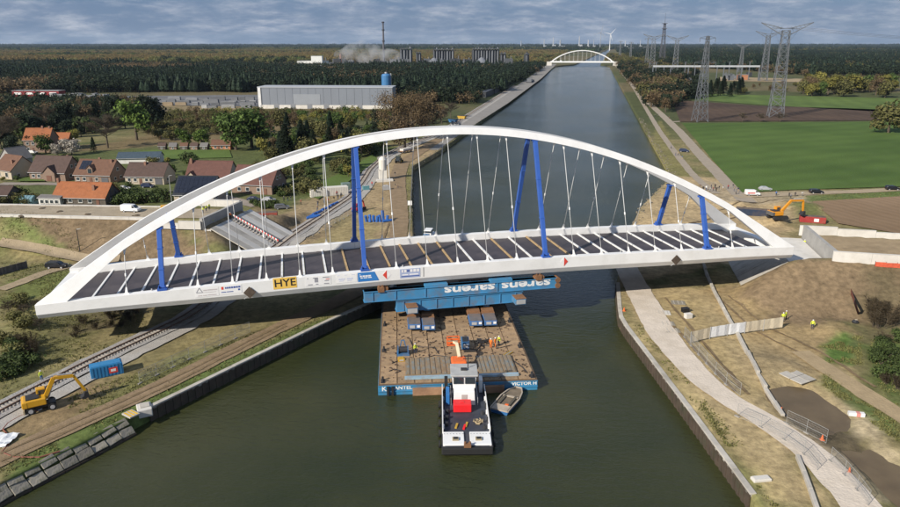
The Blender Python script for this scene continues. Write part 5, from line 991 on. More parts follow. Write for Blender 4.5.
wood('canal_wood', 'olive wood right behind the far bridge', [(395, 1720), (560, 1720), (700, 2600), (580, 2900)], 13, [('olive', .4), ('brown', .3), ('yellow', .2), ('dark', .1)], (.8, 1.2), 1.1, 8)
wood('belt_wood', 'dark belt of trees below the red building on the left', W2([(-60, 130), (60, 124), (120, 120), (150, 110), (120, 106), (60, 106), (-60, 108)]), 7.5, [('dark', .6), ('brown', .3), ('olive', .1)], (.6, .95), .9, 9)
wood('scrub_wood', 'rough scrub before the storage yard and warehouse', W2([(140, 132), (160, 115), (240, 113), (300, 113), (400, 114), (410, 124), (330, 120), (250, 128), (170, 140)]), 6.5, [('olive', .4), ('brown', .25), ('green', .2), ('yellow', .15)], (.25, .55), .75, 10)
# grass and weeds on the near banks
def tufts():
    b = MB(); rng = np.random.default_rng(5); n = 0
    def add(x, y, s):
        z = hz_c(x, y)
    zones = [([(0, 492), (150, 411), (330, 322), (330, 312), (150, 392), (0, 464)], 2600), ([(0, 262), (70, 264), (130, 282), (150, 330), (60, 385), (0, 400)], 4200), ([(70, 395), (250, 335), (300, 322), (180, 372), (60, 430)], 1800), ([(0, 232), (60, 246), (90, 258), (60, 264), (0, 252)], 1200), ([(820, 347), (862, 336), (862, 365), (828, 362)], 700), ([(825, 372), (900, 425), (900, 447), (822, 385)], 700), ([(700, 400), (770, 500), (790, 507), (750, 507)], 500), ([(870, 340), (900, 335), (905, 420), (880, 392)], 700), ([(404, 160), (412, 165), (411, 235), (404, 235)], 400), ([(622, 325), (700, 415), (760, 490), (740, 440), (640, 325)], 350), ([(805, 196), (900, 189), (900, 197), (810, 203)], 500)]
    Xs, Ys = [], []
    for pl, k in zones:
        P = W2(pl); xs = [p[0] for p in P]; ys = [p[1] for p in P]; x = rng.uniform(min(xs), max(xs), k * 4); y = rng.uniform(min(ys), max(ys), k * 4); m = (polysd(P, x, y) > 0) & (fbm(x / 4, y / 4, 3) > .42) & (x < lbx(y) - .8) | (polysd(P, x, y) > 0) & (fbm(x / 4, y / 4, 3) > .42) & (x > rbx(y) + 1.2); Xs.append(x[m][:k]); Ys.append(y[m][:k])
    X = np.concatenate(Xs); Y = np.concatenate(Ys); Z = height(X, Y)
    for x, y, z in zip(X, Y, Z):
        s = rng.uniform(.08, .24)
        for q in range(3):
            a = rng.uniform(0, 6.28); d = np.array((math.cos(a), math.sin(a), 0)); o = np.array((x, y, z)) + rng.normal(size=3) * (.14, .14, 0); b.add([o - d * s * .5, o + d * s * .5, o + d * s * .3 + np.array((0, 0, s)) + rng.normal(size=3) * .06], [(0, 1, 2)])
    tag(b.build('grass', leafm('grass_tuft', (.17, .165, .06), .5, 0, .2)), 'tufts of grass and weeds on the near banks', 'grass', kind='stuff')
tufts()
# ================================================================== HOUSES
def roofm(name, col): return M(name, col, .8, .14, .9, .5, dirt=tuple(c * .65 for c in col), dirt_amt=.45, dirt_scale=.4, bscale=5)
ROOF = {'orange': roofm('roof_orange', (.30, .105, .04)), 'brown': roofm('roof_brown', (.085, .053, .043)), 'rust': roofm('roof_rust', (.14, .072, .045)), 'red': roofm('roof_red', (.125, .058, .045)), 'black': roofm('roof_black', (.022, .026, .034)), 'blue': roofm('roof_blue', (.05, .075, .10)), 'grey': roofm('roof_grey_tile', (.16, .15, .145))}
WALL = {'brick': M('wall_brick', (.235, .165, .125), .9, .14, 1.2, .2, dirt=(.25, .16, .11)), 'cream': M('wall_cream', (.42, .36, .28), .85, .08, .8, dirt=(.45, .38, .3)), 'white': M('wall_white', (.66, .65, .62), .8, .06, .8, dirt=(.5, .48, .45)), 'orange': M('wall_orange', (.42, .19, .10), .9, .14, 1), 'grey': M('wall_grey', (.30, .29, .28), .9, .1, 1), 'dark': M('wall_dark', (.10, .085, .07), .9, .2, 1), 'blue': M('wall_paleblue', (.40, .46, .52), .8, .1, 1)}
framem = M('frame_white', (.66, .66, .64), .5, .05); doorm = M('door_brown', (.16, .075, .05), .6, .15); garm = M('garage_grey', (.10, .10, .11), .6, .1); chim = M('chimney_brick', (.24, .13, .09), .9, .2, 2)
def house(label, px, py, w, d, eave, ridge, wall, roof, rz=0, front=(), side=(), chimneys=(), door=None, garage=None, gablet=None, dormer=None, solar=None, skylights=(), cat='house', name='house', ov=.45, timber=False, zoff=0):
    p = on(px, py); T = thing(name, label, cat, (p.x, p.y, p.z + zoff), R(rz)); wm = WALL[wall]; rm = ROOF[roof]     # origin at the front wall's foot, centre
    b = MB(); b.loft([[(x, 0, -.5), (x, d, -.5), (x, d, eave), (x, d / 2, ridge - .12), (x, 0, eave)] for x in (-w / 2, w / 2)]); wl_ = b.build('wall', wm, T)
    sl = math.atan2(ridge - eave, d / 2); ex = ov * math.tan(sl)
    for s in (0, 1):
        b = MB(); y0 = -ov if s == 0 else d + ov
        q = [(-w / 2 - .3, y0, eave - ex), (-w / 2 - .3, d / 2, ridge), (w / 2 + .3, d / 2, ridge), (w / 2 + .3, y0, eave - ex)]; b.extrude(q, (0, 0, .2)); rf = b.build('roof', rm, T)
        if s == 0: r0 = rf
    MB().tube((-w / 2 - .3, d / 2, ridge + .18), (w / 2 + .3, d / 2, ridge + .18), .14, .14, 6).build('ridge_cap', rm, r0)
    MB().tube((-w / 2 - .3, -ov - .05, eave - ex + .02), (w / 2 + .3, -ov - .05, eave - ex + .02), .09, .09, 6).build('gutter', galv, r0)
    def win(x, z, ww, hh, face=0):
        if face == 0: c = Vector((x, -.04, z)); dm = (ww, .12, hh); gm = (ww - .22, .06, hh - .22); go = Vector((0, -.06, 0)); si = (ww + .2, .25, .1); so = Vector((0, -.08, -hh / 2 - .05))
        else: c = Vector((w / 2 + .04, x, z)); dm = (.12, ww, hh); gm = (.06, ww - .22, hh - .22); go = Vector((.06, 0, 0)); si = (.25, ww + .2, .1); so = Vector((.08, 0, -hh / 2 - .05))
        o = MB().box(c, dm).build('window', framem, T); MB().box(c + go, gm).build('pane', GLASS(), o); MB().box(c + so, si).build('sill', conc, o)
    for a in front: win(*a)
    for a in side: win(*a, face=1)
    for x, y, h in chimneys:
        zb = ridge - abs(y - d / 2) * math.tan(sl); o = MB().box((x, y, zb + h / 2 - .3), (.75, .75, h + .6)).build('chimney', chim, r0); MB().box((x, y, zb + h + .06), (.9, .9, .14)).build('chimney_cap', conc, o) if False else None
    if door is not None: MB().box((door, -.05, 1.05), (1.0, .14, 2.1)).build('door', doorm, T)
    if garage is not None: MB().box((garage, -.05, 1.15), (2.6, .14, 2.2)).build('garage_door', garm, T)
    if gablet:
        x, gw, ge, gr, gd = gablet; b = MB(); b.loft([[(x - gw / 2, y, -.5), (x + gw / 2, y, -.5), (x + gw / 2, y, ge), (x, y, gr), (x - gw / 2, y, ge)] for y in (-gd, d * .35)]); b.build('front_gable', wm, T)
        for s in (-1, 1):
            b = MB(); b.extrude([(x + s * (gw / 2 + .3), -gd - .3, ge - .25), (x, -gd - .3, gr + .08), (x, d * .42, gr + .08), (x + s * (gw / 2 + .3), d * .42, ge - .25)], (0, 0, .18)); b.build('gable_roof', rm, T)
        o = MB().box((x, -gd - .05, 1.15), (1.9, .14, 2.0)).build('gable_door', doorm, T)
    if dormer:
        x, dw, z0, z1 = dormer; b = MB(); b.loft([[(x - dw / 2, y, z0), (x + dw / 2, y, z0), (x + dw / 2, y, z1), (x, y, z1 + dw * .45), (x - dw / 2, y, z1)] for y in (.25, d * .45)]); o = b.build('dormer', wm, T); MB().box((x, .2, (z0 + z1) / 2 + .1), (dw * .6, .1, (z1 - z0) * .8)).build('pane', GLASS(), o)
        for s in (-1, 1): b = MB(); b.extrude([(x + s * (dw / 2 + .2), .05, z1 - .12), (x, .05, z1 + dw * .5), (x, d * .48, z1 + dw * .5), (x + s * (dw / 2 + .2), d * .48, z1 - .12)], (0, 0, .12)); b.build('dormer_roof', rm, o)
    if solar:
        x0, x1, f0, f1, nx, ny = solar
        for i in range(nx):
            for j in range(ny):
                xa, xb = x0 + (x1 - x0) * i / nx, x0 + (x1 - x0) * (i + 1) / nx - .06; fa, fb = f0 + (f1 - f0) * j / ny, f0 + (f1 - f0) * (j + 1) / ny - .01; yz = lambda f: (-ov + (d / 2 + ov) * f, eave - ex + (ridge - eave + ex) * f + .24)
                b = MB(); b.extrude([(xa, *yz(fa)), (xb, *yz(fa)), (xb, *yz(fb)), (xa, *yz(fb))], (0, 0, .07)); b.build('solar_panel', M('solar_panel', (.012, .016, .03), .35, .2, 2, spec=.5), T)
    for x, f in skylights:
        b = MB(); yz = lambda f: (-ov + (d / 2 + ov) * f, eave - ex + (ridge - eave + ex) * f + .22); b.extrude([(x - .5, *yz(f)), (x + .5, *yz(f)), (x + .5, *yz(f + .2)), (x - .5, *yz(f + .2))], (0, 0, .06)); b.build('skylight', GLASS(), T)
    if timber:
        for k in range(6): y = d * (k + .5) / 6; hh = eave + (ridge - eave) * (1 - abs(y - d / 2) / (d / 2)); MB().bar((w / 2 + .05, y, .2), (w / 2 + .05, y + (.7 if k % 2 else -.7), hh - .3), .16, .08, (1, 0, 0)).build('timber', M('timber_dark', (.07, .07, .09), .8), T)
    return T
house('brown-roofed brick house with a pointed front gable and large right wall', 48, 180.5, 14.5, 10.5, 3.2, 8.2, 'brick', 'brown', -9, [(-5.6, 1.6, 1.3, 1.2), (-3.4, 1.6, 1.3, 1.2)], [(3.0, 1.5, 1.3, 1.3), (6.6, 1.5, 1.4, 1.3), (4.2, 4.8, 1.2, 1.2), (6.6, 4.8, 1.2, 1.2)], [(4.8, 6.2, 1.3)], None, None, (1.8, 4.6, 3.2, 5.4, 1.4))
house('tan brick house with dormer, solar panels and two-tone roof in the village', 93, 183.5, 14.0, 10, 3.3, 7.8, 'brick', 'rust', -8, [(-5.6, 1.6, 1.3, 1.3), (-3.1, 1.6, 1.3, 1.3), (1.7, 1.6, 1.2, 1.3)], [(3.0, 1.5, 1.2, 1.2), (6.4, 1.5, 1.2, 1.2), (5, 4.6, 1.2, 1.2)], [(.2, 5.5, 1.2), (5.6, 4.2, 1.1)], -.6, 4.9, None, (-.8, 2.2, 3.2, 5.4), (-5.8, -1.9, .35, .9, 3, 3))
house('long orange-roofed farmhouse with pale timbered right gable behind the approach road', 80, 205.5, 17.5, 8.5, 2.7, 6.4, 'dark', 'orange', -7, [(-6, 1.5, 1.4, 1.1), (-3, 1.5, 1.4, 1.1), (0.4, 1.5, 1.4, 1.1), (3.6, 1.5, 1.4, 1.1)], [(3, 1.5, 1.1, 1.1), (5.6, 1.5, 1.1, 1.1)], [(4.0, 2.2, 1.5), (-9.1, 4.2, 1.3)], 6.2, timber=True)
house('white flat-looking annex in front of the long orange-roofed farmhouse', 50, 206, 7.0, 3.6, 2.5, 3.0, 'white', 'grey', -5, [(-2.4, 1.4, 1.2, 1.2), (-.8, 1.4, 1.2, 1.2), (.8, 1.4, 1.2, 1.2), (2.4, 1.4, 1.2, 1.2)], cat='annex', name='annex', ov=.2)
house('long low brown-roofed bungalow with cream front and white roof box', 145, 184.5, 14.2, 9.5, 3.1, 7.0, 'cream', 'brown', -4, [(-5.6, 1.7, 1.2, 1.2), (-3.4, 1.7, 1.2, 1.2), (.8, 1.7, 1.2, 1.2), (2.4, 1.7, 1.2, 1.2)], [(3.0, 1.5, 1.2, 1.2)], [(-1.0, 4.0, 1.2)], -1.4, 5.2)
house('red-brown roofed house with pointed cream front gable beside the dark solar roof', 208, 186, 15.5, 10.5, 3.3, 8.0, 'cream', 'red', -3, [(3.6, 1.6, 1.2, 1.2)], [(3, 1.6, 1.2, 1.2), (6.5, 1.6, 1.2, 1.2)], [(-7.0, 4.4, 1.8)], None, None, (-5.6, 4.2, 3.0, 5.0, 1.0))
house('house with a steep black solar roof nearest the white arch', 194, 202.5, 12.6, 11, 2.7, 7.4, 'cream', 'black', -2, [(-4.0, 1.5, 1.2, 1.0)], [(3, 1.5, 1.2, 1.2)], (), 1.5, None, None, None, (-6.1, 6.1, .1, .95, 9, 4))
house('large red-brown roofed house with windowed right gable behind the arch', 252, 194, 14.6, 11.5, 3.4, 8.6, 'brick', 'red', -12, [(-4.5, 1.6, 1.3, 1.3), (-1.5, 1.6, 1.3, 1.3), (2.5, 1.6, 1.3, 1.3)], [(2.6, 1.6, 1.3, 1.3), (5.6, 1.6, 1.3, 1.3), (8.8, 1.6, 1.3, 1.3), (4.4, 5.0, 1.2, 1.2), (6.8, 5.0, 1.2, 1.2)], (), 5.0)
house('cream house with orange roof cut by the left edge', 4, 178.5, 11, 10, 3.4, 8.0, 'cream', 'rust', -30, [(-2.5, 1.6, 1.6, 1.6), (2.4, 1.6, 1.8, 1.8)], [(2.6, 1.5, 1.2, 1.2), (6, 1.5, 1.2, 1.2)], [(3.2, 2.4, 1.4)])
house('small dark brick house at the left edge beside the approach road', -2, 204, 7, 7, 3.0, 5.0, 'dark', 'brown', 0, [(2, 1.5, 1.1, 1.1)])
house('grey-gabled house half hidden behind the cream house', 24, 166, 8, 9, 3.4, 7.4, 'grey', 'grey', 62, [(-2, 1.6, 1.2, 1.2)], [(3, 1.6, 1.2, 1.2)])
house('far orange-roofed brick house with two chimneys', 38, 152.5, 11.5, 9.5, 6.0, 10.6, 'brick', 'orange', 4, [(-4, 4.2, 1.2, 1.3), (-1.6, 4.2, 1.2, 1.3), (-4, 1.7, 1.2, 1.4)], [(3, 1.7, 1.2, 1.3)], [(1.5, 4.7, 1.2), (4.6, 4.7, 1.0)], -2)
house('far low barn with orange roof behind blossoming trees', 58, 149, 9.5, 8, 2.8, 7.2, 'orange', 'orange', -2, [(-2, 1.5, 1.2, 1.2)], cat='barn', name='barn')
house('white house at the far left among dark trees', 0, 133, 11, 9, 3.4, 7.4, 'white', 'grey', 20, [(-2, 1.6, 1.2, 1.2), (2, 1.6, 1.2, 1.2)])
house('long shed with dark blue roof behind the village houses', 139, 163.5, 17, 7, 2.4, 4.2, 'white', 'blue', 8, cat='shed', name='shed')
house('orange brick cottage at the right end of the row of huts', 221, 150, 9, 5, 2.5, 4.4, 'orange', 'rust', 0, [(-2.6, 1.4, 1.1, 1.1), (.4, 1.4, 1.1, 1.1), (2.8, 1.4, 1.1, 1.1)], door=-1.0, cat='cottage', name='cottage')
for k, x in enumerate((162, 173, 184, 194, 204)): house(('first', 'second', 'third', 'fourth', 'fifth')[k] + ' small garden hut from the left in the row behind the lawn', x, 150.3, 3.2, 3, 2.0, 3.2, 'brick' if k % 2 else 'dark', ('brown', 'grey', 'rust', 'brown', 'grey')[k], random.uniform(-6, 6), [(0, 1.1, .9, .9)], cat='hut', name='hut', ov=.25)
p = on(26, 205); T = thing('greenhouse', 'small teal glass greenhouse at the left edge behind the approach road', 'greenhouse', p, R(-5)); b = MB(); fr = M('greenhouse_frame', (.10, .25, .25), .5)
b.loft([[(x, 0, 0), (x, 3, 0), (x, 3, 2.0), (x, 1.5, 2.8), (x, 0, 2.0)] for x in (-2.2, 2.2)]); b.build('glazing', M('greenhouse_glass', (.16, .26, .30), .2, .2, 1), T)
for k in range(5): x = -2.2 + k * 1.1; bb = MB(); bb.bar((x, -.03, 0), (x, -.03, 2), .08); bb.bar((x, -.03, 2.03), (x, 1.5, 2.83), .08); bb.build('frame_rib', fr, T)
MB().tube(on(167, 201), on(167, 201) + Vector((0, 0, 8)), .13, .1, 8)
for px, py, h, l in ((172, 204, 9, 'grey lamp post behind the left approach road beside the hedge'), (81, 258, 7, 'dark lean pole on the slope left of the bridge end')):
    p = on(px, py); T = thing('lamp_post', l, 'pole', p); MB().tube((0, 0, 0), (0, 0, h), .12, .08, 8).build('post', MATS['galvanised'] if h > 8 else dark, T); MB().bar((0, 0, h), (1.0, 0, h + .15), .12).build('lamp_arm', galv, T)
# garden fence at the lane
T = thing('timber_fence', 'weathered grey timber fence beside the sandy lane at the left edge', 'fence', on(-14, 279)); a0, a1 = on(-14, 279) - T.location, on(27, 268) - T.location
for k in range(26):
    p = a0.lerp(a1, k / 25); MB().box((p.x, p.y, p.z + .8), (.38, .06, 1.6), math.atan2(a1.y - a0.y, a1.x - a0.x)).build('board', M('old_board', (.13, .115, .105), .9, .25, 2, objvar=.3), T)
    if k % 5 == 0: MB().box((p.x, p.y + .08, p.z + .9), (.14, .14, 1.8)).build('post', M('old_post', (.18, .16, .14), .9), T)
# ================================================================== INDUSTRY
def atY(px, Y): return (px - 450) / FPX * (Y * math.cos(PITCH) + (CAM_H - 8) * math.sin(PITCH))
def hAt(row, Y): a = PITCH + math.atan((row - 253.5) / FPX); return CAM_H - Y * math.tan(a)
cladm = M('grey_cladding', (.20, .22, .255), .55, .05, .1)
p0, p1 = on(259, 108.5), on(372, 109); T = thing('warehouse', 'long pale grey warehouse with flat roof beyond the village trees', 'warehouse', (p0.x, p0.y, 2), math.atan2(p1.y - p0.y, p1.x - p0.x)); Lw = (p1 - p0).length + 16
MB().box((Lw / 2, 11, 8), (Lw, 22, 16)).build('wall', cladm, T); MB().box((Lw / 2, 11, 16.2), (Lw + .6, 22.6, .7)).build('roof', M('roof_pale', (.38, .40, .43), .6, .05, .1), T)
MB().box((Lw / 2, -.06, 1.4), (Lw - 1, .2, 2.8)).build('plinth', concl, T); MB().box((38, -.08, 7), (21, .2, 8)).build('pale_panel', M('clad_pale', (.27, .29, .32), .5, .04, .2), T); MB().box((1.2, -.3, 8), (2.2, .4, 15.8)).build('corner_panel', M('clad_white', (.66, .66, .66), .5), T)
for k in range(int(Lw / 6)): MB().box((3 + k * 6, -.05, 9.4), (.12, .14, 13)).build('cladding_seam', M('seam_grey', (.17, .19, .22), .5), T)
for k in range(6): MB().box((14 + k * 13, -.1, 1.9), (4, .3, 3.6)).build('dock_door', M('dock_grey', (.22, .23, .25), .5), T)
# stacked pallets in the storage yard
stk = [M('stack_grey', (.15, .155, .165), .9, .15, .4, objvar=.25), M('stack_pale', (.32, .32, .32), .9, .12, .4, objvar=.2), M('stack_tan', (.25, .195, .13), .9, .15, .4, objvar=.2)]
random.seed(31)
sm = {}
for j, (y, x0, x1) in enumerate(((100.5, 96, 256), (103, 150, 256), (105.5, 168, 256), (108, 205, 254))):
    x = x0
    while x < x1:
        w = random.uniform(4, 13); c = on(x, y); k = random.choice((0, 0, 0, 1, 2)) if j > 1 else 0; h = random.uniform(1.6, 3.4)
        T = thing('pallet_stack', ('far', 'middle', 'near', 'front')[j] + ' row ' + ('grey', 'pale', 'tan')[k] + ' pallet stack in the storage yard beside the warehouse', 'pallet stack', c, random.uniform(-.1, .1), 'pallet stacks in the storage yard')
        MB().box((0, 0, h / 2), (w, 3, h)).build('load', stk[k], T); MB().box((0, 0, h + .1), (w * .9, 2.6, .2)).build('cover', stk[1 if k == 0 and random.random() < .3 else k], T)
        x += (w + random.uniform(.8, 6)) * FPX / c.y
random.seed(8)
def shed(label, px, py, w, d, h, mat, name='industrial_building', cat='building', rz=0, z=None, roof=None, nwin=0):
    p = on(px, py) if z is None else G(px, py, z); T = thing(name, label, cat, (p.x, p.y, 2), R(rz)); MB().box((0, d / 2, h / 2), (w, d, h)).build('wall', mat, T); MB().box((0, d / 2, h + .2), (w + .5, d + .5, .5)).build('roof', roof or M('flat_roof', (.22, .22, .22), .8, .1, .1), T)
    for k in range(nwin): o = MB().box((-w / 2 + w * (k + .5) / nwin, -.1, h * .6), (w / nwin * .6, .2, h * .35)).build('window', banw if mat.name == 'red_cladding' else GLASS(), T)
    return T
redm = M('red_cladding', (.24, .02, .028), .6, .1, .2)
shed('long red building with white lettering strip beyond the village at the left', 36, 97, 44, 12, 5.5, redm, nwin=4); T = shed('small dark red roofed building at the far left edge', 8, 90, 20, 14, 5, redm); 
for k in range(8): shed(('white', 'grey', 'pale blue', 'white', 'grey', 'silver', 'white', 'grey')[k] + ' box trailer parked ' + ('first', 'second', 'third', 'fourth', 'fifth', 'sixth', 'seventh', 'eighth')[k] + ' from the left in the yard', 52 + k * 7 + random.uniform(-1, 1), 98 + (k % 3) * 1.2, 2.6 + 6 * (k % 2), 9, 3.6, (M('box_white', (.6, .6, .6), .5), cladm, WALL['blue'])[k % 3], 'box_trailer', 'trailer', random.uniform(-4, 4))
T = thing('silo', 'blue cylindrical silo standing above the warehouse roof', 'silo', (atY(386.5, 640), 640, 2)); MB().lathe([(4.2, 0), (4.2, 21), (3.4, 22.4), (.4, 23)], (0, 0, 0), 20).build('tank', M('silo_blue', (.05, .17, .36), .5, .1, .3), T, smooth=False); b = MB(); b.bar((4.4, 0, 0), (4.4, 0, 23), .5); b.bar((3.6, 2.6, 0), (3.6, 2.6, 23), .4); b.build('ladder', galv, T); MB().tube((0, 0, 23), (0, 0, 24.2), 1.2, 1.2, 10).build('cap', galv, T)
shed('white stepped factory building left of the smoke', 312, 68, 60, 30, 14, M('factory_white', (.72, .72, .70), .6), z=2); p = G(316, 68, 2); shed('small white tower block on the stepped factory', 317, 68.2, 22, 16, 24, MATS['factory_white'], z=2)
shed('low blue tank building below the white factory', 314, 72, 26, 16, 11, M('factory_blue', (.06, .16, .28), .6), z=2)
# the chemical plant: column blocks, spherical roofs, pipes
Yp = 1640.0
plm = [M('plant_grey', (.085, .092, .105), .7, .2, .05, objvar=.2), M('plant_pale', (.17, .18, .20), .7, .15, .05, objvar=.15), M('plant_dark', (.04, .043, .05), .7, .2, .05)]
def plant_block(label, x0, x1, top, n):
    X0, X1 = atY(x0, Yp), atY(x1, Yp); h = hAt(top, Yp) - 2; T = thing('process_building', label, 'plant building', ((X0 + X1) / 2, Yp, 2)); w = X1 - X0
    MB().box((0, 12, h * .42), (w, 20, h * .84)).build('block', plm[2], T)
    for k in range(n):
        x = -w / 2 + w * (k + .5) / n; hh = h * random.uniform(.88, 1.0); MB().tube((x, 0, 0), (x, 0, hh), w / n * .30, w / n * .30, 10).build('column', plm[k % 2], T); MB().box((x, 0, hh + 1), (w / n * .3, 3, 2)).build('vent', plm[2], T)
    MB().box((0, 2, h * .90), (w * .98, 14, 1.2)).build('gantry', plm[0], T)
plant_block('block of tall grey columns left in the chemical plant', 400, 412, 46.5, 4); plant_block('single narrow column block in the chemical plant', 416, 421, 51, 2); plant_block('middle block of tall grey columns in the chemical plant', 433, 454, 47.5, 8); plant_block('rightmost block of tall grey columns in the chemical plant', 472, 499, 47, 10); plant_block('short grey column block at the right end of the plant', 500, 506, 52, 2); plant_block('isolated pale tower block near the canal beyond the plant', 524.5, 529, 52.5, 1)
for x0, x1, top, l in ((426, 442, 57.5, 'left'), (474, 489, 57, 'right')):
    X0, X1 = atY(x0, Yp - 40), atY(x1, Yp - 40); h = hAt(top, Yp - 40) - 2; T = thing('storage_dome', 'pale conical storage roof before the ' + l + ' column block of the plant', 'storage', ((X0 + X1) / 2, Yp - 40, 2)); w = (X1 - X0) / 2; MB().lathe([(w, 0), (w, h * .35), (w * .12, h * .97), (.2, h)], (0, 0, 0), 18).build('cone_roof', plm[1], T); MB().box((0, 0, h), (w * .25, 3, 3)).build('top_house', plm[0], T)
for k in range(26):
    x = random.uniform(322, 515); Y = Yp - random.uniform(20, 70); h = random.uniform(7, 17); w = random.uniform(8, 26); T = thing('plant_unit', 'low grey process unit at the chemical plant', 'plant building', (atY(x, Y), Y, 2), 0, 'low units of the chemical plant'); MB().box((0, 0, h / 2), (w, 10, h)).build('housing', random.choice(plm), T); MB().tube((w * .3, -2, h), (w * .3, -2, h + random.uniform(2, 9)), .8, .8, 8).build('stack', plm[1], T)
X = atY(384, Yp - 10); T = thing('chimney_stack', 'very tall thin dark chimney rising above the smoke', 'chimney', (X, Yp - 10, 2)); h = hAt(21.5, Yp - 10) - 2; MB().tube((0, 0, 0), (0, 0, h), 2.6, 1.7, 14).build('shaft', M('chimney_dark', (.10, .10, .115), .7, .2, .05), T)
for q in (.3, .55, .8, .97): MB().tube((0, 0, h * q), (0, 0, h * q + 2.5), 3.0, 3.0, 12).build('platform', plm[2], T)
X = atY(341, Yp); T = thing('chimney_stack', 'short red brick chimney at the left side of the smoke', 'chimney', (X, Yp, 2)); MB().tube((0, 0, 0), (0, 0, 24), 3, 2.4, 12).build('shaft', chim, T); MB().tube((0, 0, 24), (0, 0, 26), 2.9, 2.9, 12).build('rim', chim, T)
# steam
def steam(name, label, blobs, dens):
    dens = dens * .5
    b = MB(); m = bpy.data.materials.new(name + '_vapour'); m.use_nodes = True; t = m.node_tree; t.nodes.remove(t.nodes['Principled BSDF']); pv = t.nodes.new('ShaderNodeVolumePrincipled'); pv.inputs['Color'].default_value = (.93, .94, .96, 1); pv.inputs['Anisotropy'].default_value = .2
    co = t.nodes.new('ShaderNodeTexCoord'); n = t.nodes.new('ShaderNodeTexNoise'); n.inputs['Scale'].default_value = .045; n.inputs['Detail'].default_value = 5; t.links.new(co.outputs['Object'], n.inputs['Vector']); mr = t.nodes.new('ShaderNodeMapRange'); mr.inputs[1].default_value = .42; mr.inputs[2].default_value = .66; mr.inputs[4].default_value = dens; t.links.new(n.outputs[0], mr.inputs[0]); t.links.new(mr.outputs[0], pv.inputs['Density']); t.links.new(pv.outputs[0], t.nodes['Material Output'].inputs['Volume'])
    c0 = blobs[0][0]
    bm = bmesh.new()
    for c, r in blobs:
        mt = Matrix.Translation(Vector(c) - Vector(c0)) @ Matrix.Diagonal((*r, 1)); bmesh.ops.create_icosphere(bm, subdivisions=3, radius=1, matrix=mt)
    me = bpy.data.meshes.new(name); bm.to_mesh(me); bm.free(); me.materials.append(m); o = bpy.data.objects.new(name, me); COL.objects.link(o); o.location = c0
    r = o.modifiers.new('merge', 'REMESH'); r.mode = 'VOXEL'; r.voxel_size = 4.5
    tag(o, label, 'smoke', kind='stuff')
sc_ = Yp / FPX
steam('smoke_plume', 'white cloud of steam drifting over the chemical plant', [((atY(372, Yp), Yp - 25, 24), (42, 26, 26)), ((atY(389, Yp), Yp - 25, 20), (34, 24, 20)), ((atY(358, Yp), Yp - 25, 32), (32, 22, 22)), ((atY(364, Yp), Yp - 25, 42), (22, 18, 16)), ((atY(345, Yp), Yp - 25, 26), (22, 16, 13))], .06)
# far bridge
Yf = 1655.0; xl, xr = atY(552, Yf), atY(612, Yf); Lf = xr - xl; T = thing('arch_bridge', 'small white arch bridge far away over the canal', 'bridge', ((xl + xr) / 2, Yf, 0), R(-3)); wf = M('far_bridge_white', (.78, .78, .78), .5, .04)
for y in (-7, 7):
    rings = []
    for k in range(33):
        u = -1 + 2 * k / 32; h = 24 * (1 - u * u) ** .9; th = 1.8; yy_ = y * (1 - .55 * (1 - u * u)); rings.append([(u * Lf / 2, yy_ - .9, 10 + h), (u * Lf / 2, yy_ + .9, 10 + h), (u * Lf / 2, yy_ + .9, 10 + h + th), (u * Lf / 2, yy_ - .9, 10 + h + th)])
    MB().loft(rings).build('arch', wf, T); MB().box((0, y, 10), (Lf + 6, 1.2, 3.0)).build('girder', wf, T)
    for k in range(1, 14): u = -1 + 2 * k / 14; MB().tube((u * Lf / 2, y, 11), (u * Lf / 2, y * (1 - .55 * (1 - u * u)), 10 + 24 * (1 - u * u) ** .9), .12, .12, 5).build('hanger', wf, T)
MB().box((0, 0, 10.2), (Lf + 4, 13, .6)).build('deck', wf, T)
for s in (-1, 1): MB().box((s * (Lf / 2 + 6), 0, 5), (10, 15, 11)).build('abutment', concl, T)
# vessels far up the canal, quay shed
p = G(529, 84.5, 0); T = thing('barge_vessel', 'dark barge moored at the far left quay', 'vessel', (p.x, p.y, 0), R(-10.5)); b = MB(); b.loft([[(-3.4, 0, -.5), (3.4, 0, -.5), (3.6, 0, 3), (-3.6, 0, 3)], [(-3.4, 46, -.5), (3.4, 46, -.5), (3.6, 46, 3), (-3.6, 46, 3)], [(-.5, 56, -.5), (.5, 56, -.5), (.8, 58, 3.8), (-.8, 58, 3.8)]]); b.build('hull', dark, T); MB().box((0, 5, 5), (5.6, 7, 4.2)).build('wheelhouse', plm[1], T); MB().box((0, 28, 3.4), (5.4, 30, 1.2)).build('hatch', plm[0], T)
p = G(561, 63, 0); T = thing('barge_vessel', 'small pale boat just before the far bridge', 'vessel', (p.x, p.y, 0), R(-12)); MB().box((0, 0, 1.6), (6, 30, 3.6)).build('hull', wf, T); MB().box((0, -8, 5), (5, 7, 4)).build('wheelhouse', wf, T)
a_, c_ = G(481, 97.5, 2), G(506, 86.5, 2); dv = c_ - a_; T = thing('quay_shed', 'long low dark shed beside the far left quay', 'shed', (a_ + c_) / 2, math.atan2(dv.y, dv.x)); MB().box((0, 0, 2.4), (dv.length, 9, 4.8)).build('wall', plm[2], T); MB().box((0, 0, 5), (dv.length + 1, 10, .5)).build('roof', plm[0], T)
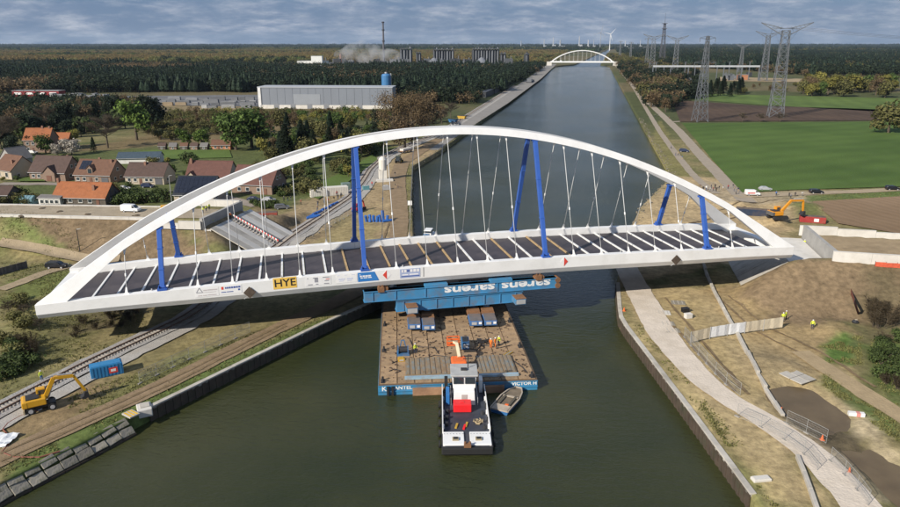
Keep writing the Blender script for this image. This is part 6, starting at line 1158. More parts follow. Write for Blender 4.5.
for px, py, c, l in ((453, 122.5, 'machine_blue', 'blue'), (462, 119, 'dull_yellow', 'yellow'), (456, 127, 'galvanised', 'grey')):
    p = on(px, py); T = thing('skip_container', l + ' skip on the far left quay beside the bank wood', 'skip', p, R(-30)); b = MB(); b.loft([[(-2.2, -1.2, .2), (2.2, -1.2, .2), (2.2, 1.2, .2), (-2.2, 1.2, .2)], [(-3, -1.3, 2.2), (3, -1.3, 2.2), (3, 1.3, 2.2), (-3, 1.3, 2.2)]]); b.build('tub', MATS[c], T); MB().box((0, 0, 2.22), (6.1, 2.7, .12)).build('rim', dark, T)
# ================================================================== PYLONS, MASTS, TURBINES
pym = M('pylon_steel', (.13, .14, .155), .6, .08, .2); pyd = M('mast_dark', (.10, .10, .115), .6, .1, .2)
def lattice(b, base, top, h, z0=0, n=9, r=.16, c0=(0, 0), ):
    def w(f): return base + (top - base) * (f ** .8)
    prev = None
    for k in range(n + 1):
        f = 1 - (1 - k / n) ** 1.25; z = z0 + h * f; q = w(f) / 2; ring = [Vector((c0[0] + sx * q, c0[1] + sy * q, z)) for sx, sy in ((-1, -1), (1, -1), (1, 1), (-1, 1))]
        if prev:
            for i in range(4):
                b.bar(prev[i], ring[i], r * 1.6); b.bar(prev[i], ring[(i + 1) % 4], r); b.bar(prev[(i + 1) % 4], ring[i], r); b.bar(ring[i], ring[(i + 1) % 4], r * .9)
        prev = ring
    return b
def pylon(label, px, py, top, kind, rz=0, mat=pym, z=2, t=1.0):
    p = G(px, py, z); h = hAt(top, p.y) - z; T = thing('pylon', label, 'pylon', p, R(rz), 'lattice pylons'); s = h / 50
    if kind == 'Y':                                              # two-legged portal with V arms
        b = MB(); lattice(b, 1.9 * s * 4, 1.5 * s * 2.4, h * .92, 0, 11, .16 * t); b.build('tower', mat, T)
        for sx in (-1, 1):
            a = MB(); e = Vector((sx * 13 * s, 0, h)); m_ = Vector((sx * 2.0 * s, 0, h * .93)); 
            for dy in (-.7, .7): a.bar((sx * 1.6 * s, dy, h * .87), e, .3 * t); a.bar((sx * 1.6 * s, dy, h * .94), e, .3 * t)
            for k in range(1, 6): f = k / 6; a.bar(Vector((sx * 1.6 * s, 0, h * .89)).lerp(e, f), Vector((sx * 1.6 * s, 0, h * .955)).lerp(e, f - .1), .12 * t)
            a.build('cross_arm', mat, T)
        a = MB(); a.bar((-6.5 * s, 0, h * .94), (6.5 * s, 0, h * .94), .24 * t); a.build('top_beam', mat, T)
    elif kind == 'T':
        b = MB(); lattice(b, 5.6 * s * 1.3, 1.3 * s, h, 0, 11, .15 * t); b.build('tower', mat, T)
        for f, l in ((.98, 5.0), (.72, 8.0) if False else (.70, 7.0)):
            for sx in (-1, 1): a = MB(); e = Vector((sx * l * s, 0, h * f)); a.bar((0, -.5, h * f - 1), e, .16 * t); a.bar((0, .5, h * f - 1), e, .16 * t); a.bar((0, 0, h * f + 1.2), e, .16 * t); a.tube(e, e - Vector((0, 0, 2.4 * s)), .12 * t, .12 * t, 5); a.build('cross_arm', mat, T)
    elif kind == 'M':
        b = MB(); lattice(b, 6 * s, 1.6 * s, h * .8, 0, 12, .3 * t); b.tube((0, 0, h * .8), (0, 0, h), .5, .25, 6); b.build('mast', mat, T)
        for f in (.55, .7, .8): MB().box((0, 0, h * f), (4.5 * s, 4.5 * s, 1)).build('platform', mat, T)
    return T
pylon('biggest lattice pylon with wide V-shaped arms beside the dark field', 775, 117, 22.5, 'Y', -14, t=1.5); pylon('slim lattice pylon left of the biggest pylon at the field corner', 699.5, 121.5, 36, 'T', 10, t=1.3)
pylon('second V-armed pylon just behind the biggest one', 763, 81, 31, 'Y', -14, t=2.0); pylon('dark lattice telecom mast on the horizon', 661.5, 64, 13, 'M', 0, pyd, t=1.6)
for x, y, tp_, l in ((651, 76, 34, 'leftmost grey pylon at the substation beside the canal wood'), (674, 78, 35.5, 'grey pylon in the middle of the substation group'), (646, 68, 38, 'small pylon behind the leftmost substation pylon'), (740, 72, 44, 'dim pylon right of the substation gantry'), (630, 62, 42, 'tiny pylon beside the far right canal bank'), (619.5, 60, 41, 'tiny pylon nearest the far bridge')): pylon(l, x, y, tp_, 'Y' if y > 70 else 'T', -14, t=2.2 if y > 70 else 3)
for k, (x, z_) in enumerate(((655, 70), (663, 71), (684, 71), (694, 70), (706, 70.5), (716, 71), (728, 70.5), (736, 71), (748, 71))):
    p = G(x, 80, 2); T = thing('busbar_post', 'grey busbar post in the substation row, number ' + ('one', 'two', 'three', 'four', 'five', 'six', 'seven', 'eight', 'nine')[k] + ' from the left', 'post', p); h = hAt(66.5 if k % 2 else 62, p.y) - 2; MB().box((0, 0, h / 2), (1.0, 1.0, h)).build('post', pym, T); MB().box((0, 0, h), (3, 1, .6)).build('insulator_arm', pym, T)
p0, p1 = G(652, 81, 2), G(758, 81, 2); T = thing('busbar_gantry', 'long pale horizontal gantry across the substation', 'gantry', (p0 + p1) / 2); hh = hAt(66.2, p0.y) - 2
MB().box((0, 0, hh), ((p1 - p0).length, 2, 2.2)).build('beam', M('gantry_pale', (.45, .47, .49), .6), T)
for k in range(7): x = -(p1 - p0).length / 2 + (p1 - p0).length * k / 6; MB().box((x, 0, hh / 2), (1.2, 1.2, hh)).build('leg', pym, T)
for k in range(16):
    p = G(random.uniform(655, 752), random.uniform(76.5, 80.5), 2); T = thing('transformer', 'grey substation transformer under the long gantry', 'transformer', p, 0, 'substation transformers'); h = random.uniform(3, 7); MB().box((0, 0, h / 2), (random.uniform(3, 8), 4, h)).build('tank', random.choice((pym, plm[1], plm[2])), T)
    for q in (-1, 0, 1): MB().tube((q, 0, h), (q, 0, h + 2.6), .3, .15, 6).build('bushing', MATS['rusty_steel'] if k % 4 == 0 else pym, T)
shed('orange brick substation house right of the gantry', 743, 80, 13, 8, 7, WALL['orange'], z=2); shed('far farmhouse with red roofs beyond the right wood edge', 800, 66.5, 22, 12, 8, WALL['orange'], z=2, roof=ROOF['orange']); shed('second far farmhouse with red roof right of the first', 812, 66, 22, 12, 8, WALL['orange'], z=2, roof=ROOF['orange'])
b = MB()                                                         # conductors between the two V-armed pylons and off to the right
wl_ = thing('power_line', 'thin drooping conductors hung between the V-armed pylons', 'power line', (0, 0, 0))
P1, P2 = G(775, 117, 2), G(763, 81, 2); h1, h2 = hAt(22.5, P1.y), hAt(31, P2.y)
def cable(a, c, sag, r=.05):
    b = MB(); pts = [Vector(a).lerp(Vector(c), k / 14) - Vector((0, 0, sag * 4 * (k / 14) * (1 - k / 14))) for k in range(15)]; b.path(pts, r, 4); b.build('conductor', pyd, wl_)
for dx in (-9, 9): cable((P1.x + dx, P1.y, h1 - 3), (P2.x + dx, P2.y, h2 - 3), 12, .06)
for dx in (-9, 0, 9): cable((P1.x + dx, P1.y, h1 - 3), (P1.x + 330 + dx, P1.y - 330, h1 - 6), 13, .06)
p = Vector((P1.x + 330, P1.y - 330, 2)); 
def turbine(label, px, top, Y, a0, mat):
    X = atY(px, Y); h = (hAt(top, Y) - 2); T = thing('wind_turbine', label, 'wind turbine', (X, Y, 2), 0); MB().tube((0, 0, 0), (0, 0, h), h * .026, h * .013, 12).build('tower', mat, T); MB().box((0, -1, h), (4.5, 11, 5)).build('nacelle', mat, T)
    for k in range(3):
        a = a0 + k * 2.094; d = Vector((math.sin(a), 0, math.cos(a))); n = Vector((d.z, 0, -d.x)); l = h * .5; o = Vector((0, -7, h)); b = MB(); b.extrude([o + n * 1.2, o + d * l * .25 + n * 2.6, o + d * l, o + d * l * .25 - n * 1.4, o - n * 1.2], (0, .8, 0)); b.build('blade', mat, T)
    MB().tube((0, -8.5, h), (0, -5, h), 1.0, 2.2, 10).build('hub', mat, T)
twm = M('turbine_white', (.74, .75, .76), .5); tgm = M('turbine_grey', (.30, .32, .35), .6)
plw = M('far_factory_pale', (.42, .43, .45), .7)
turbine('white wind turbine on the horizon right of the far bridge crown', 609.5, 34, 5200, .75, twm); turbine('grey wind turbine on the horizon left of the white one', 600, 32.5, 5600, .2, tgm)
for k, (px, top, w) in enumerate(((521, 41, 9), (544, 39.5, 7), (553, 37.5, 8), (560, 40, 16), (579, 36.5, 10), (588, 40, 12), (593.5, 39.5, 7), (640, 40, 6), (625, 41, 8))):
    Y = 6800; X = atY(px, Y); h = hAt(top, Y); T = thing('factory_stack', 'white horizon factory stack, ' + ('first', 'second', 'third', 'fourth', 'fifth', 'sixth', 'seventh', 'eighth', 'ninth')[k] + ' of the row left and right of the turbines', 'factory', (X, Y, 2)); MB().tube((0, 0, 0), (0, 0, h), w * .6, w * .35, 10).build('stack', plw if k % 3 else tgm, T); MB().box((w, 0, h * .17), (w * 3.5, 20, h * .34)).build('hall', plw, T)
# ================================================================== VEHICLES
tyre = black; rimm = M('alloy', (.42, .42, .43), .4)
def paint(name, c): return M('paint_' + name, c, .3, .03, 1, spec=.6)
PT = {'white': paint('white', (.74, .74, .73)), 'black': paint('black', (.013, .014, .018)), 'navy': paint('navy', (.02, .03, .07)), 'silver': paint('silver', (.38, .39, .41)), 'grey': paint('grey', (.12, .125, .135)), 'yellow': paint('yellow', (.62, .33, .02)), 'orange': paint('orange', (.66, .27, .02)), 'red': paint('red', (.45, .03, .03))}
lampm = M('headlamp', (.75, .75, .72), .2); tailm = M('tail_lamp', (.4, .02, .02), .3)
def wheels(T, xs, hw, r):
    for x in xs:
        for s in (-1, 1): w = MB().tube((x, s * (hw - .22), r), (x, s * hw, r), r, r, 16).build('wheel', tyre, T); MB().tube((x, s * (hw - .02), r), (x, s * (hw + .02), r), r * .6, r * .6, 12).build('rim', rimm, w)
def car(label, p, rz, col, kind='car', cat=None, group=None, stripe=None):
    T = thing({'car': 'car', 'van': 'van', 'estate': 'car'}[kind], label, cat or {'car': 'car', 'van': 'van', 'estate': 'car'}[kind], p, rz, group)
    if kind == 'van': prof = [(-2.3, .45), (-2.35, 1.2), (-2.25, 1.95), (-2.0, 2.02), (.75, 1.98), (1.05, 1.85), (1.7, 1.2), (2.35, 1.0), (2.4, .45)]; glass = [(.80, 1.82), (1.05, 1.75), (1.6, 1.22), (.80, 1.22)]; W_ = .93
    elif kind == 'estate': prof = [(-2.2, .4), (-2.25, .95), (-2.0, 1.5), (-1.6, 1.6), (.4, 1.58), (.75, 1.45), (1.25, 1.0), (2.15, .85), (2.25, .4)]; glass = [(-1.85, 1.42), (-1.55, 1.5), (.35, 1.48), (1.05, 1.02), (-1.95, 1.02)]; W_ = .9
    else: prof = [(-2.1, .38), (-2.15, .85), (-1.9, 1.02), (-1.3, 1.42), (-.9, 1.48), (.3, 1.46), (1.05, .98), (2.0, .8), (2.1, .38)]; glass = [(-1.55, 1.05), (-1.2, 1.34), (-.9, 1.39), (.25, 1.37), (.85, 1.02)]; W_ = .88
    b = MB(); rings = []
    for y, sc, up in ((-W_, .97, 0), (-W_ * .93, 1, 0), (W_ * .93, 1, 0), (W_, .97, 0)): rings.append([(x * sc, y * (1 if z < 1.05 else .9), .38 + (z - .38) * (sc if z > 1 else 1)) for x, z in prof])
    b.loft(rings); body = b.build('body', PT[col], T, bevel=.04)
    for s in (-1, 1): MB().extrude([(x, s * (W_ * .9 - .005), z) for x, z in glass], (0, s * .02, 0)).build('side_window', GLASS(), T)
    x0 = prof[-4]; x1 = prof[-3]; a, c = Vector((x0[0] + .03, 0, x0[1])), Vector((x1[0] + .03, 0, x1[1])); n = .02
    MB().extrude([(a.x + n, -W_ * .74, a.z), (a.x + n, W_ * .74, a.z), (c.x + n, W_ * .78, c.z + .04), (c.x + n, -W_ * .78, c.z + .04)], (.02, 0, .02)).build('windscreen', GLASS(), T)
    for s in (-1, 1): MB().box((prof[-1][0] - .02, s * W_ * .68, .7), (.08, .3, .16)).build('headlight', lampm, T); MB().box((prof[0][0] + .0, s * W_ * .7, .85), (.08, .24, .2)).build('tail_light', tailm, T)
    wheels(T, (-1.35, 1.4), W_ + .01, .33)
    if stripe:
        for s in (-1, 1): MB().box((-.6, s * (W_ + .012), 1.0), (2.4, .02, .35)).build('stripe', stripe, T)
    return T
def cp(px, py, z=2.0): return on(px, py, z)
random.seed(3)
car('white van parked on the sandy left approach road', cp(131, 212, 9.4), R(-6), 'white', 'van'); car('black estate car on the sandy lane left of the bridge', cp(57, 268), R(2), 'black', 'estate')
car('white car in front of the village bungalow', cp(124, 190), R(4), 'white'); car('dark car parked by the bungalow, upper of the two', cp(151, 183.5), R(-4), 'black'); car('dark car parked by the bungalow, lower of the two', cp(148, 187.5), R(-2), 'navy', 'estate'); car('navy car beside the clipped hedge behind the arch', cp(254, 201), R(-10), 'navy'); car('silver car beside the clipped hedge behind the arch', cp(269, 201.5), R(-8), 'silver'); car('dark car among the bushes under the arch left half', cp(282, 209), R(18), 'grey', 'estate')
car('white van with red stripe beside the onlookers on the right', cp(752, 195.5), R(-3), 'white', 'van', stripe=pr); car('silver car behind the striped white van', cp(765, 190.5), R(-3), 'silver'); car('black car on the field road, left of two', cp(816, 193.5), R(-2), 'black', 'estate'); car('black car on the field road at the right edge', cp(892, 190), R(-3), 'black', 'estate'); car('dark pickup parked beside the right canal path', cp(684, 152), R(-20), 'navy', 'estate')
for k, (x, y, c) in enumerate(((26, 152, 'grey'), (20, 152.5, 'black'), (33, 153.5, 'white'))): car(('grey', 'black', 'white')[k] + ' car beside the far orange-roofed house', cp(x, y), R(random.uniform(-10, 10)), c)
# ------------------------------------------------------------------ excavators
def excavator(label, p, rz, col, boom, tracked=True, sc=1.0, swing=0.0):
    T = thing('excavator', label, 'excavator', p, rz); T.scale = (sc, sc, sc); c = PT[col]
    if tracked:
        for s in (-1, 1):
            b = MB(); y = s * 1.15; pr_ = [(-1.7, .15), (-2.0, .5), (-1.7, .9), (1.7, .9), (2.0, .5), (1.7, .15)]; b.loft([[(x, y - .28, z) for x, z in pr_], [(x, y + .28, z) for x, z in pr_]]); tr_ = b.build('track', dark, T)
            for k in range(12): MB().box((-1.6 + k * .29, y, .93), (.12, .6, .08)).build('track_pad', black, tr_)
    else:
        wheels(T, (-1.3, 1.3), 1.2, .5); MB().box((0, 0, .75), (3.6, 1.3, .4)).build('chassis', dark, T); MB().box((-2.1, 0, .45), (.18, 2.4, .7)).build('dozer_blade', M('blade_tan', (.42, .33, .2), .7, .2, 2), T)
    U_ = bpy.data.objects.new('upper_body', None); 
    b = MB(); b.box((-.7, 0, 1.55), (2.8, 2.4, 1.0)); up = b.build('house', c, T, bevel=.12); up.rotation_euler = (0, 0, swing)
    MB().box((-1.9, 0, 1.5), (.7, 2.45, .9)).build('counterweight', M('counterweight', (.10, .10, .10), .6) if col == 'orange' else c, up, bevel=.1)
    MB().box((-.9, -.1, 2.1), (1.6, 1.6, .25)).build('engine_hood', dark, up)
    cb = MB(); cb.loft([[(-.35, .25, 1.2), (1.05, .25, 1.2), (1.05, 1.2, 1.2), (-.35, 1.2, 1.2)], [(-.35, .3, 2.9), (.75, .3, 2.9), (.75, 1.15, 2.9), (-.35, 1.15, 2.9)]]); cab = cb.build('cab', c, up, bevel=.05)
    MB().extrude([(1.0, .35, 1.6), (1.0, 1.1, 1.6), (.8, 1.08, 2.75), (.8, .38, 2.75)], (.06, 0, .02)).build('windscreen', GLASS(), cab); MB().box((.3, 1.19, 2.2), (.9, .04, .95)).build('side_window', GLASS(), cab); MB().box((.3, .26, 2.3), (.8, .04, .8)).build('side_window', GLASS(), cab)
    B = [Vector((x, -.15, z)) for x, z in boom]; b = MB()
    for a, e_, w in zip(B, B[1:3], (.5, .42)): b.bar(a, e_, .42, w)
    b.build('boom', c, up); MB().bar(B[2], B[3], .34, .36).build('stick', c, up)
    MB().tube(B[0] + Vector((.4, 0, -.2)), B[1] + Vector((0, 0, -.25)), .11, .11, 8).build('ram', galv, up); MB().tube(B[1].lerp(B[2], .2) + Vector((0, 0, .35)), B[2] + Vector((-.1, 0, .35)), .1, .1, 8).build('ram', galv, up)
    e = B[3]; bk = MB(); bk.loft([[(e.x + x, e.y - .6, e.z + z) for x, z in ((.25, .1), (.35, -.7), (-.2, -1.0), (-.75, -.75), (-.35, -.5), (-.15, .1))], [(e.x + x, e.y + .6, e.z + z) for x, z in ((.25, .1), (.35, -.7), (-.2, -1.0), (-.75, -.75), (-.35, -.5), (-.15, .1))]]); bk.build('bucket', dark, up)
    return T
excavator('yellow wheeled excavator working beside the near left railway', cp(42, 409), R(32), 'yellow', [(.6, 1.7), (2.0, 4.3), (4.4, 4.0), (5.6, 1.3)], False, 1.0)
excavator('orange crawler excavator with raised arm near the right approach', cp(777, 219), R(12), 'orange', [(.6, 1.7), (3.0, 4.3), (6.2, 4.2), (6.5, 1.6)], True, 1.2)
excavator('small orange-red excavator behind the left tall blue strut', cp(358, 212), R(60), 'red', [(.6, 1.7), (1.6, 3.6), (3.0, 3.4), (3.6, 1.2)], True, .85)
# ------------------------------------------------------------------ containers, cabins, site things
def container(label, p, rz, col, d=(6.05, 2.44, 2.6), name='container', cat='container', logo=None, open_=False):
    T = thing(name, label, cat, p, rz); L_, w, h = d; MB().box((0, 0, h / 2), d).build('shell', col, T, bevel=.04); n = int(L_ / .45)
    for s in (-1, 1):
        for k in range(n): MB().box((-L_ / 2 + (k + .5) * L_ / n, s * (w / 2 + .02), h / 2), (L_ / n * .5, .05, h - .3)).build('corrugation', col, T)
    MB().box((0, 0, h + .03), (L_ - .3, w - .3, .06)).build('roof_panel', M('load_dirt', (.13, .10, .08), .9, .3, 1) if open_ else col, T)
    for s in (-.55, .55): MB().box((L_ / 2 + .03, s, h / 2), (.06, 1.0, h - .2)).build('door', col, T)
    if logo: MB().box((.9, -w / 2 - .055, h * .5), (1.2, .02, .9)).build('logo', logo, T); MB().box((.9, -w / 2 - .07, h * .5), (.7, .02, .4)).build('logo_mark', banw, T)
    return T
cblue = M('container_blue', (.03, .20, .42), .5, .1, .6, dirt=(.05, .12, .22), dirt_amt=.4); cnav = M('container_navy', (.02, .035, .07), .6, .2, .6, dirt=(.1, .07, .05)); cred = M('container_red', (.33, .035, .035), .6, .15, .6, dirt=(.25, .1, .07)); cwh = M('cabin_white', (.64, .61, .55), .7, .06, .5, dirt=(.5, .45, .37)); brk = M('container_brick', (.30, .07, .05), .7, .15)
container('light blue generator container beside the near left railway', cp(107, 374.5), R(31), cblue, (4.4, 1.9, 1.9), logo=prr)
container('dark blue open skip on the sand at the right', cp(752, 215), R(-22), cnav, (9, 2.5, 1.9), 'skip_container', 'skip', open_=True); container('red skip behind the farther right approach wall', cp(812, 222), R(-20), cred, (6.6, 2.4, 1.7), 'skip_container', 'skip', logo=pw, open_=True)
container('brick red open skip beside the left approach under the arch', cp(266, 218), R(12), brk, (6.5, 2.5, 1.7), 'skip_container', 'skip', open_=True)
container('long white site cabin beside the left railway', cp(333, 195), R(20), cwh, (10, 2.6, 2.8), 'site_cabin', 'cabin'); container('short white site cabin left of the long one', cp(318, 196.5), R(20), cwh, (5, 2.6, 2.5), 'site_cabin', 'cabin'); container('small green-grey box at the right end of the long cabin', cp(346, 189.5), R(20), M('box_green', (.16, .22, .20), .7), (3, 2.4, 2.3), 'site_cabin', 'cabin')
p = cp(383, 180); T = thing('cement_silo', 'white silo plant standing beside the left dirt track', 'silo', p, R(10)); MB().box((0, 0, 2.0), (3.0, 3.0, 3.4)).build('hopper', cwh, T, bevel=.1); MB().lathe([(1.4, 3.8), (1.5, 7.6), (1.0, 8.4), (.2, 8.8)], (0, 0, 0), 16).build('tank', cwh, T)
for sx in (-1.3, 1.3):
    for sy in (-1.3, 1.3): MB().bar((sx, sy, 0), (sx, sy, 4.2), .25).build('leg', galv, T)
MB().box((.4, -3.0, .4), (6, 2.6, .8)).build('base_slab', concl, T)
# tractor on the dirt track
p = cp(399, 163); T = thing('tractor', 'green-grey tractor standing on the far dirt track', 'tractor', p, R(75)); tg = M('tractor_green', (.10, .11, .07), .6, .2)
MB().box((1.0, 0, 1.5), (2.6, 1.1, 1.0)).build('bonnet', tg, T, bevel=.08); MB().box((-.8, 0, 2.1), (1.6, 1.7, 2.0)).build('cab', GLASS(), T, bevel=.06); MB().box((-.8, 0, 3.15), (1.8, 1.9, .18)).build('roof', tg, T)
for x, r_ in ((-.9, .95), (1.7, .62)):
    for s in (-1, 1): w_ = MB().tube((x, s * .75, r_), (x, s * 1.25, r_), r_, r_, 18).build('wheel', tyre, T); MB().tube((x, s * 1.2, r_), (x, s * 1.28, r_), r_ * .5, r_ * .5, 12).build('rim', M('rim_yellow', (.5, .35, .03), .5), w_)
T2 = thing('flatbed_trailer', 'flatbed trailer with pale load beyond the tractor', 'trailer', cp(406, 152.5), R(55)); MB().box((0, 0, 1.0), (8, 2.4, .3)).build('bed', rust, T2); MB().box((0, 0, 1.6), (6.5, 2.1, .9)).build('load', concl, T2); wheels(T2, (-2.4, 2.4), 1.2, .48)
# blue pipes
pipe_b = M('pipe_blue', (.03, .12, .40), .4, .1, 1)
T = thing('pipe_string', 'long blue pipes lying beside the left railway', 'pipes', cp(322, 213)); a_, c_ = cp(308, 219) - T.location, cp(338, 203.5) - T.location
for k in range(7): f = k / 7; q = a_.lerp(c_, f); e = a_.lerp(c_, f + .135); off = Vector((0, (k % 2) * .9 - .4, .45)); MB().tube(q + off, e + off, .42, .42, 12).build('pipe', pipe_b, T)
for k in range(3): q = a_.lerp(c_, .03 + .05 * k); MB().tube(q + Vector((-.4, -1.2 - k * .1, .45 + .0)), q + Vector((2.2, 0.1, .45)), .40, .40, 12).build('pipe', pipe_b, T)
T = thing('pipe_stack', 'cluster of short blue pipe pieces standing on the sandy strip behind the bridge', 'pipes', cp(376, 222))
for k in range(7): x = -2.6 + k * .95; z_ = random.uniform(1.6, 2.1) + (1.4 if k == 5 else 0); MB().tube((x, random.uniform(-.5, .5), 0), (x + random.uniform(-.3, .3), random.uniform(-.5, .5), z_), .42, .42, 12).build('pipe', pipe_b, T)
MB().tube((2.0, -.6, .4), (4.4, .6, .4), .42, .42, 12).build('pipe', pipe_b, T)
for px, py, l in ((366, 190, 'teal pump unit beside the railway above the tall blue strut'), (386, 190, 'grey pallet box beside the left dirt track')):
    T = thing('pump_unit', l, 'pump', cp(px, py), R(20)); MB().box((0, 0, .8), (2.2, 1.4, 1.4)).build('housing', M('teal', (.10, .25, .28), .6) if px < 370 else galv, T, bevel=.05); MB().box((0, 0, 1.6), (1.4, .8, .3)).build('cover', galv, T)
T = thing('mini_dumper', 'yellow site dumper behind the white van on the approach road', 'dumper', cp(165, 211, 9.4), R(15)); MB().box((0, 0, 1.1), (1.8, 1.5, .9)).build('engine', PT['yellow'], T, bevel=.08); b = MB(); b.loft([[(1.0, -.7, .8), (2.2, -.7, .8), (2.2, .7, .8), (1.0, .7, .8)], [(.8, -.9, 1.7), (2.6, -.9, 1.7), (2.6, .9, 1.7), (.8, .9, 1.7)]]); b.build('skip', PT['yellow'], T); wheels(T, (-.6, 1.5), .95, .5)
for k, (px, py) in enumerate(((22, 216), (42, 209), (88, 215), (137, 216), (60, 212))):
    T = thing('soil_lump', 'small dark lump on the left approach road, ' + ('nearest the left edge', 'second from the left edge', 'right of the middle', 'nearest the white van', 'in the middle')[k], 'lump', cp(px, py, 9.4), k * 1.1); b = MB(); b.lathe([(.9, 0), (.75, .2), (.4, .36), (.08, .42)], (0, 0, 0), 9); b.lathe([(.4, 0), (.3, .2), (.05, .3)], (.9, .2, 0), 7); b.build('heap', M('lump_dark', (.10, .075, .05), .95, .3, 3), T)
# hoses and a pale sheet at the bottom left
T = thing('hose', 'red-brown hose snaking from the excavator to the left edge', 'hose', cp(0, 440)); pts = [cp(x, y) - T.location + Vector((0, 0, .12)) for x, y in ((38, 411), (20, 417), (8, 424), (3, 430), (9, 437), (9, 445), (2, 453), (14, 458), (40, 458), (60, 452))]; MB().path(pts, .09, 6).build('tube', M('hose_red', (.22, .075, .05), .7), T); MB().tube(pts[0] + Vector((0, 0, -.05)), pts[0] + Vector((.5, .2, .1)), .14, .14, 8).build('coupling', galv, T)
T = thing('plastic_sheet', 'crumpled white plastic sheet at the left edge above the dirt track', 'sheet', cp(2, 442)); n = 9; V = []; F = []
for i in range(n):
    for j in range(n): V.append(((i / (n - 1) - .6) * 3.6, (j / (n - 1) - .5) * 3.2, .18 + random.uniform(0, .32)))
for i in range(n - 1):
    for j in range(n - 1): F.append((i * n + j, (i + 1) * n + j, (i + 1) * n + j + 1, i * n + j + 1))
MB().add(V, F).build('sheet', M('sheet_white', (.66, .68, .70), .5, .08, 1), T); MB().box((1.1, -1.3, .1), (.5, .3, .2)).build('weight', conc, T)
T = thing('paved_patch', 'square of grey concrete plates lying in the mud pool edge', 'plates', cp(797, 377), R(28))
for i in range(2):
    for j in range(2): MB().box((i * 1.7 - .85, j * 2.0 - 1, .08 + .02 * j), (1.62, 1.9, .14)).build('plate', conc, T, bevel=.03)
for k, (px, py, rz) in enumerate(((663, 313, -8), (667, 324, -6), (672, 331, -4), (678, 303, -10))):
    T = thing('steel_plate', ('pale square plate beside the gravel path below the bridge shadow', 'grey mat beside the gravel path, second below the shadow', 'grey mat beside the gravel path, third below the shadow', 'dark mat nearest the bridge shadow beside the gravel path')[k], 'plate', cp(px, py), R(rz)); MB().box((0, 0, .08), (2.6, 2.0, .12)).build('plate', concl if k == 0 else M('mat_grey', (.24, .215, .17), .9, .25, 2), T)
    for q in (-.8, 0, .8): MB().box((q, 0, .16), (.12, 1.9, .05)).build('batten', conc, T)
for k, (px, py, c) in enumerate(((685, 312, 'black'), (688, 318, 'white'))): T = thing('site_box', ('black', 'white')[k] + ' box on the sand between path and low wall', 'box', cp(px, py), R(15)); MB().box((0, 0, .4), (1.3, .9, .8)).build('box', PT[c] if k == 0 else concl, T, bevel=.05); MB().box((0, 0, .84), (1.35, .95, .08)).build('lid', dark if k == 0 else concl, T)
T = thing('site_box', 'pink and white striped board lying beside the mud pool', 'board', cp(856, 416), R(-12)); MB().box((0, 0, .3), (2.0, .6, .5)).build('board', pw, T); MB().box((.2, -.01, .3), (.5, .64, .52)).build('stripe', M('stripe_pink', (.6, .25, .22), .7), T)
T = thing('parcel', 'small dark bag on the dirt right of the standing worker', 'bag', cp(855, 323), 0); MB().lathe([(.5, 0), (.6, .3), (.35, .55), (.1, .62)], (0, 0, 0), 10).build('bag', dark, T); MB().box((.1, 0, .62), (.4, .2, .08)).build('strap', MATS['tarp_cream'], T)
for k, (px, py) in enumerate(((781, 412), (822, 440), (849, 473), (624, 311))): T = thing('traffic_cone', 'orange cone ' + ('at the end of the low wall', 'on the short wire fence', 'beside the gravel path near the bottom edge', 'on the quay edge below the bridge')[k], 'cone', cp(px, py)); MB().lathe([(.22, .04), (.05, .75)], (0, 0, 0), 10).build('cone', orange, T); MB().box((0, 0, .03), (.5, .5, .06)).build('base', orange, T)
# boat behind the bridge
p = G(429, 238, 0); T = thing('motor_boat', 'white and blue motor boat half hidden behind the far girder', 'boat', p, R(80)); out2 = [(-3.5, -1.3), (2.2, -1.3), (4.0, 0), (2.2, 1.3), (-3.5, 1.3)]; MB().prism(out2, -.2, 1.1).build('hull', tw, T); MB().box((-.6, 0, 1.9), (3.0, 2.0, 1.5)).build('cabin', tw, T, bevel=.08); MB().box((-.6, 0, 2.2), (3.05, 2.05, .5)).build('window_band', GLASS(), T); MB().box((-3.2, 0, 1.6), (.5, 1.6, .8)).build('outboard', gb, T)
# far-bank signs
for k, (px, py) in enumerate(((391.5, 140), (410, 212))): p = cp(px, py); T = thing('canal_sign', ('grey sign post beside the far dirt track', 'white sign board on the grassy left bank edge')[k], 'sign', p); MB().tube((0, 0, 0), (0, 0, 3.0), .08, .08, 8).build('post', galv, T); MB().box((0, -.1, 2.8), (1.3, .08, 1.3)).build('board', banw, T)
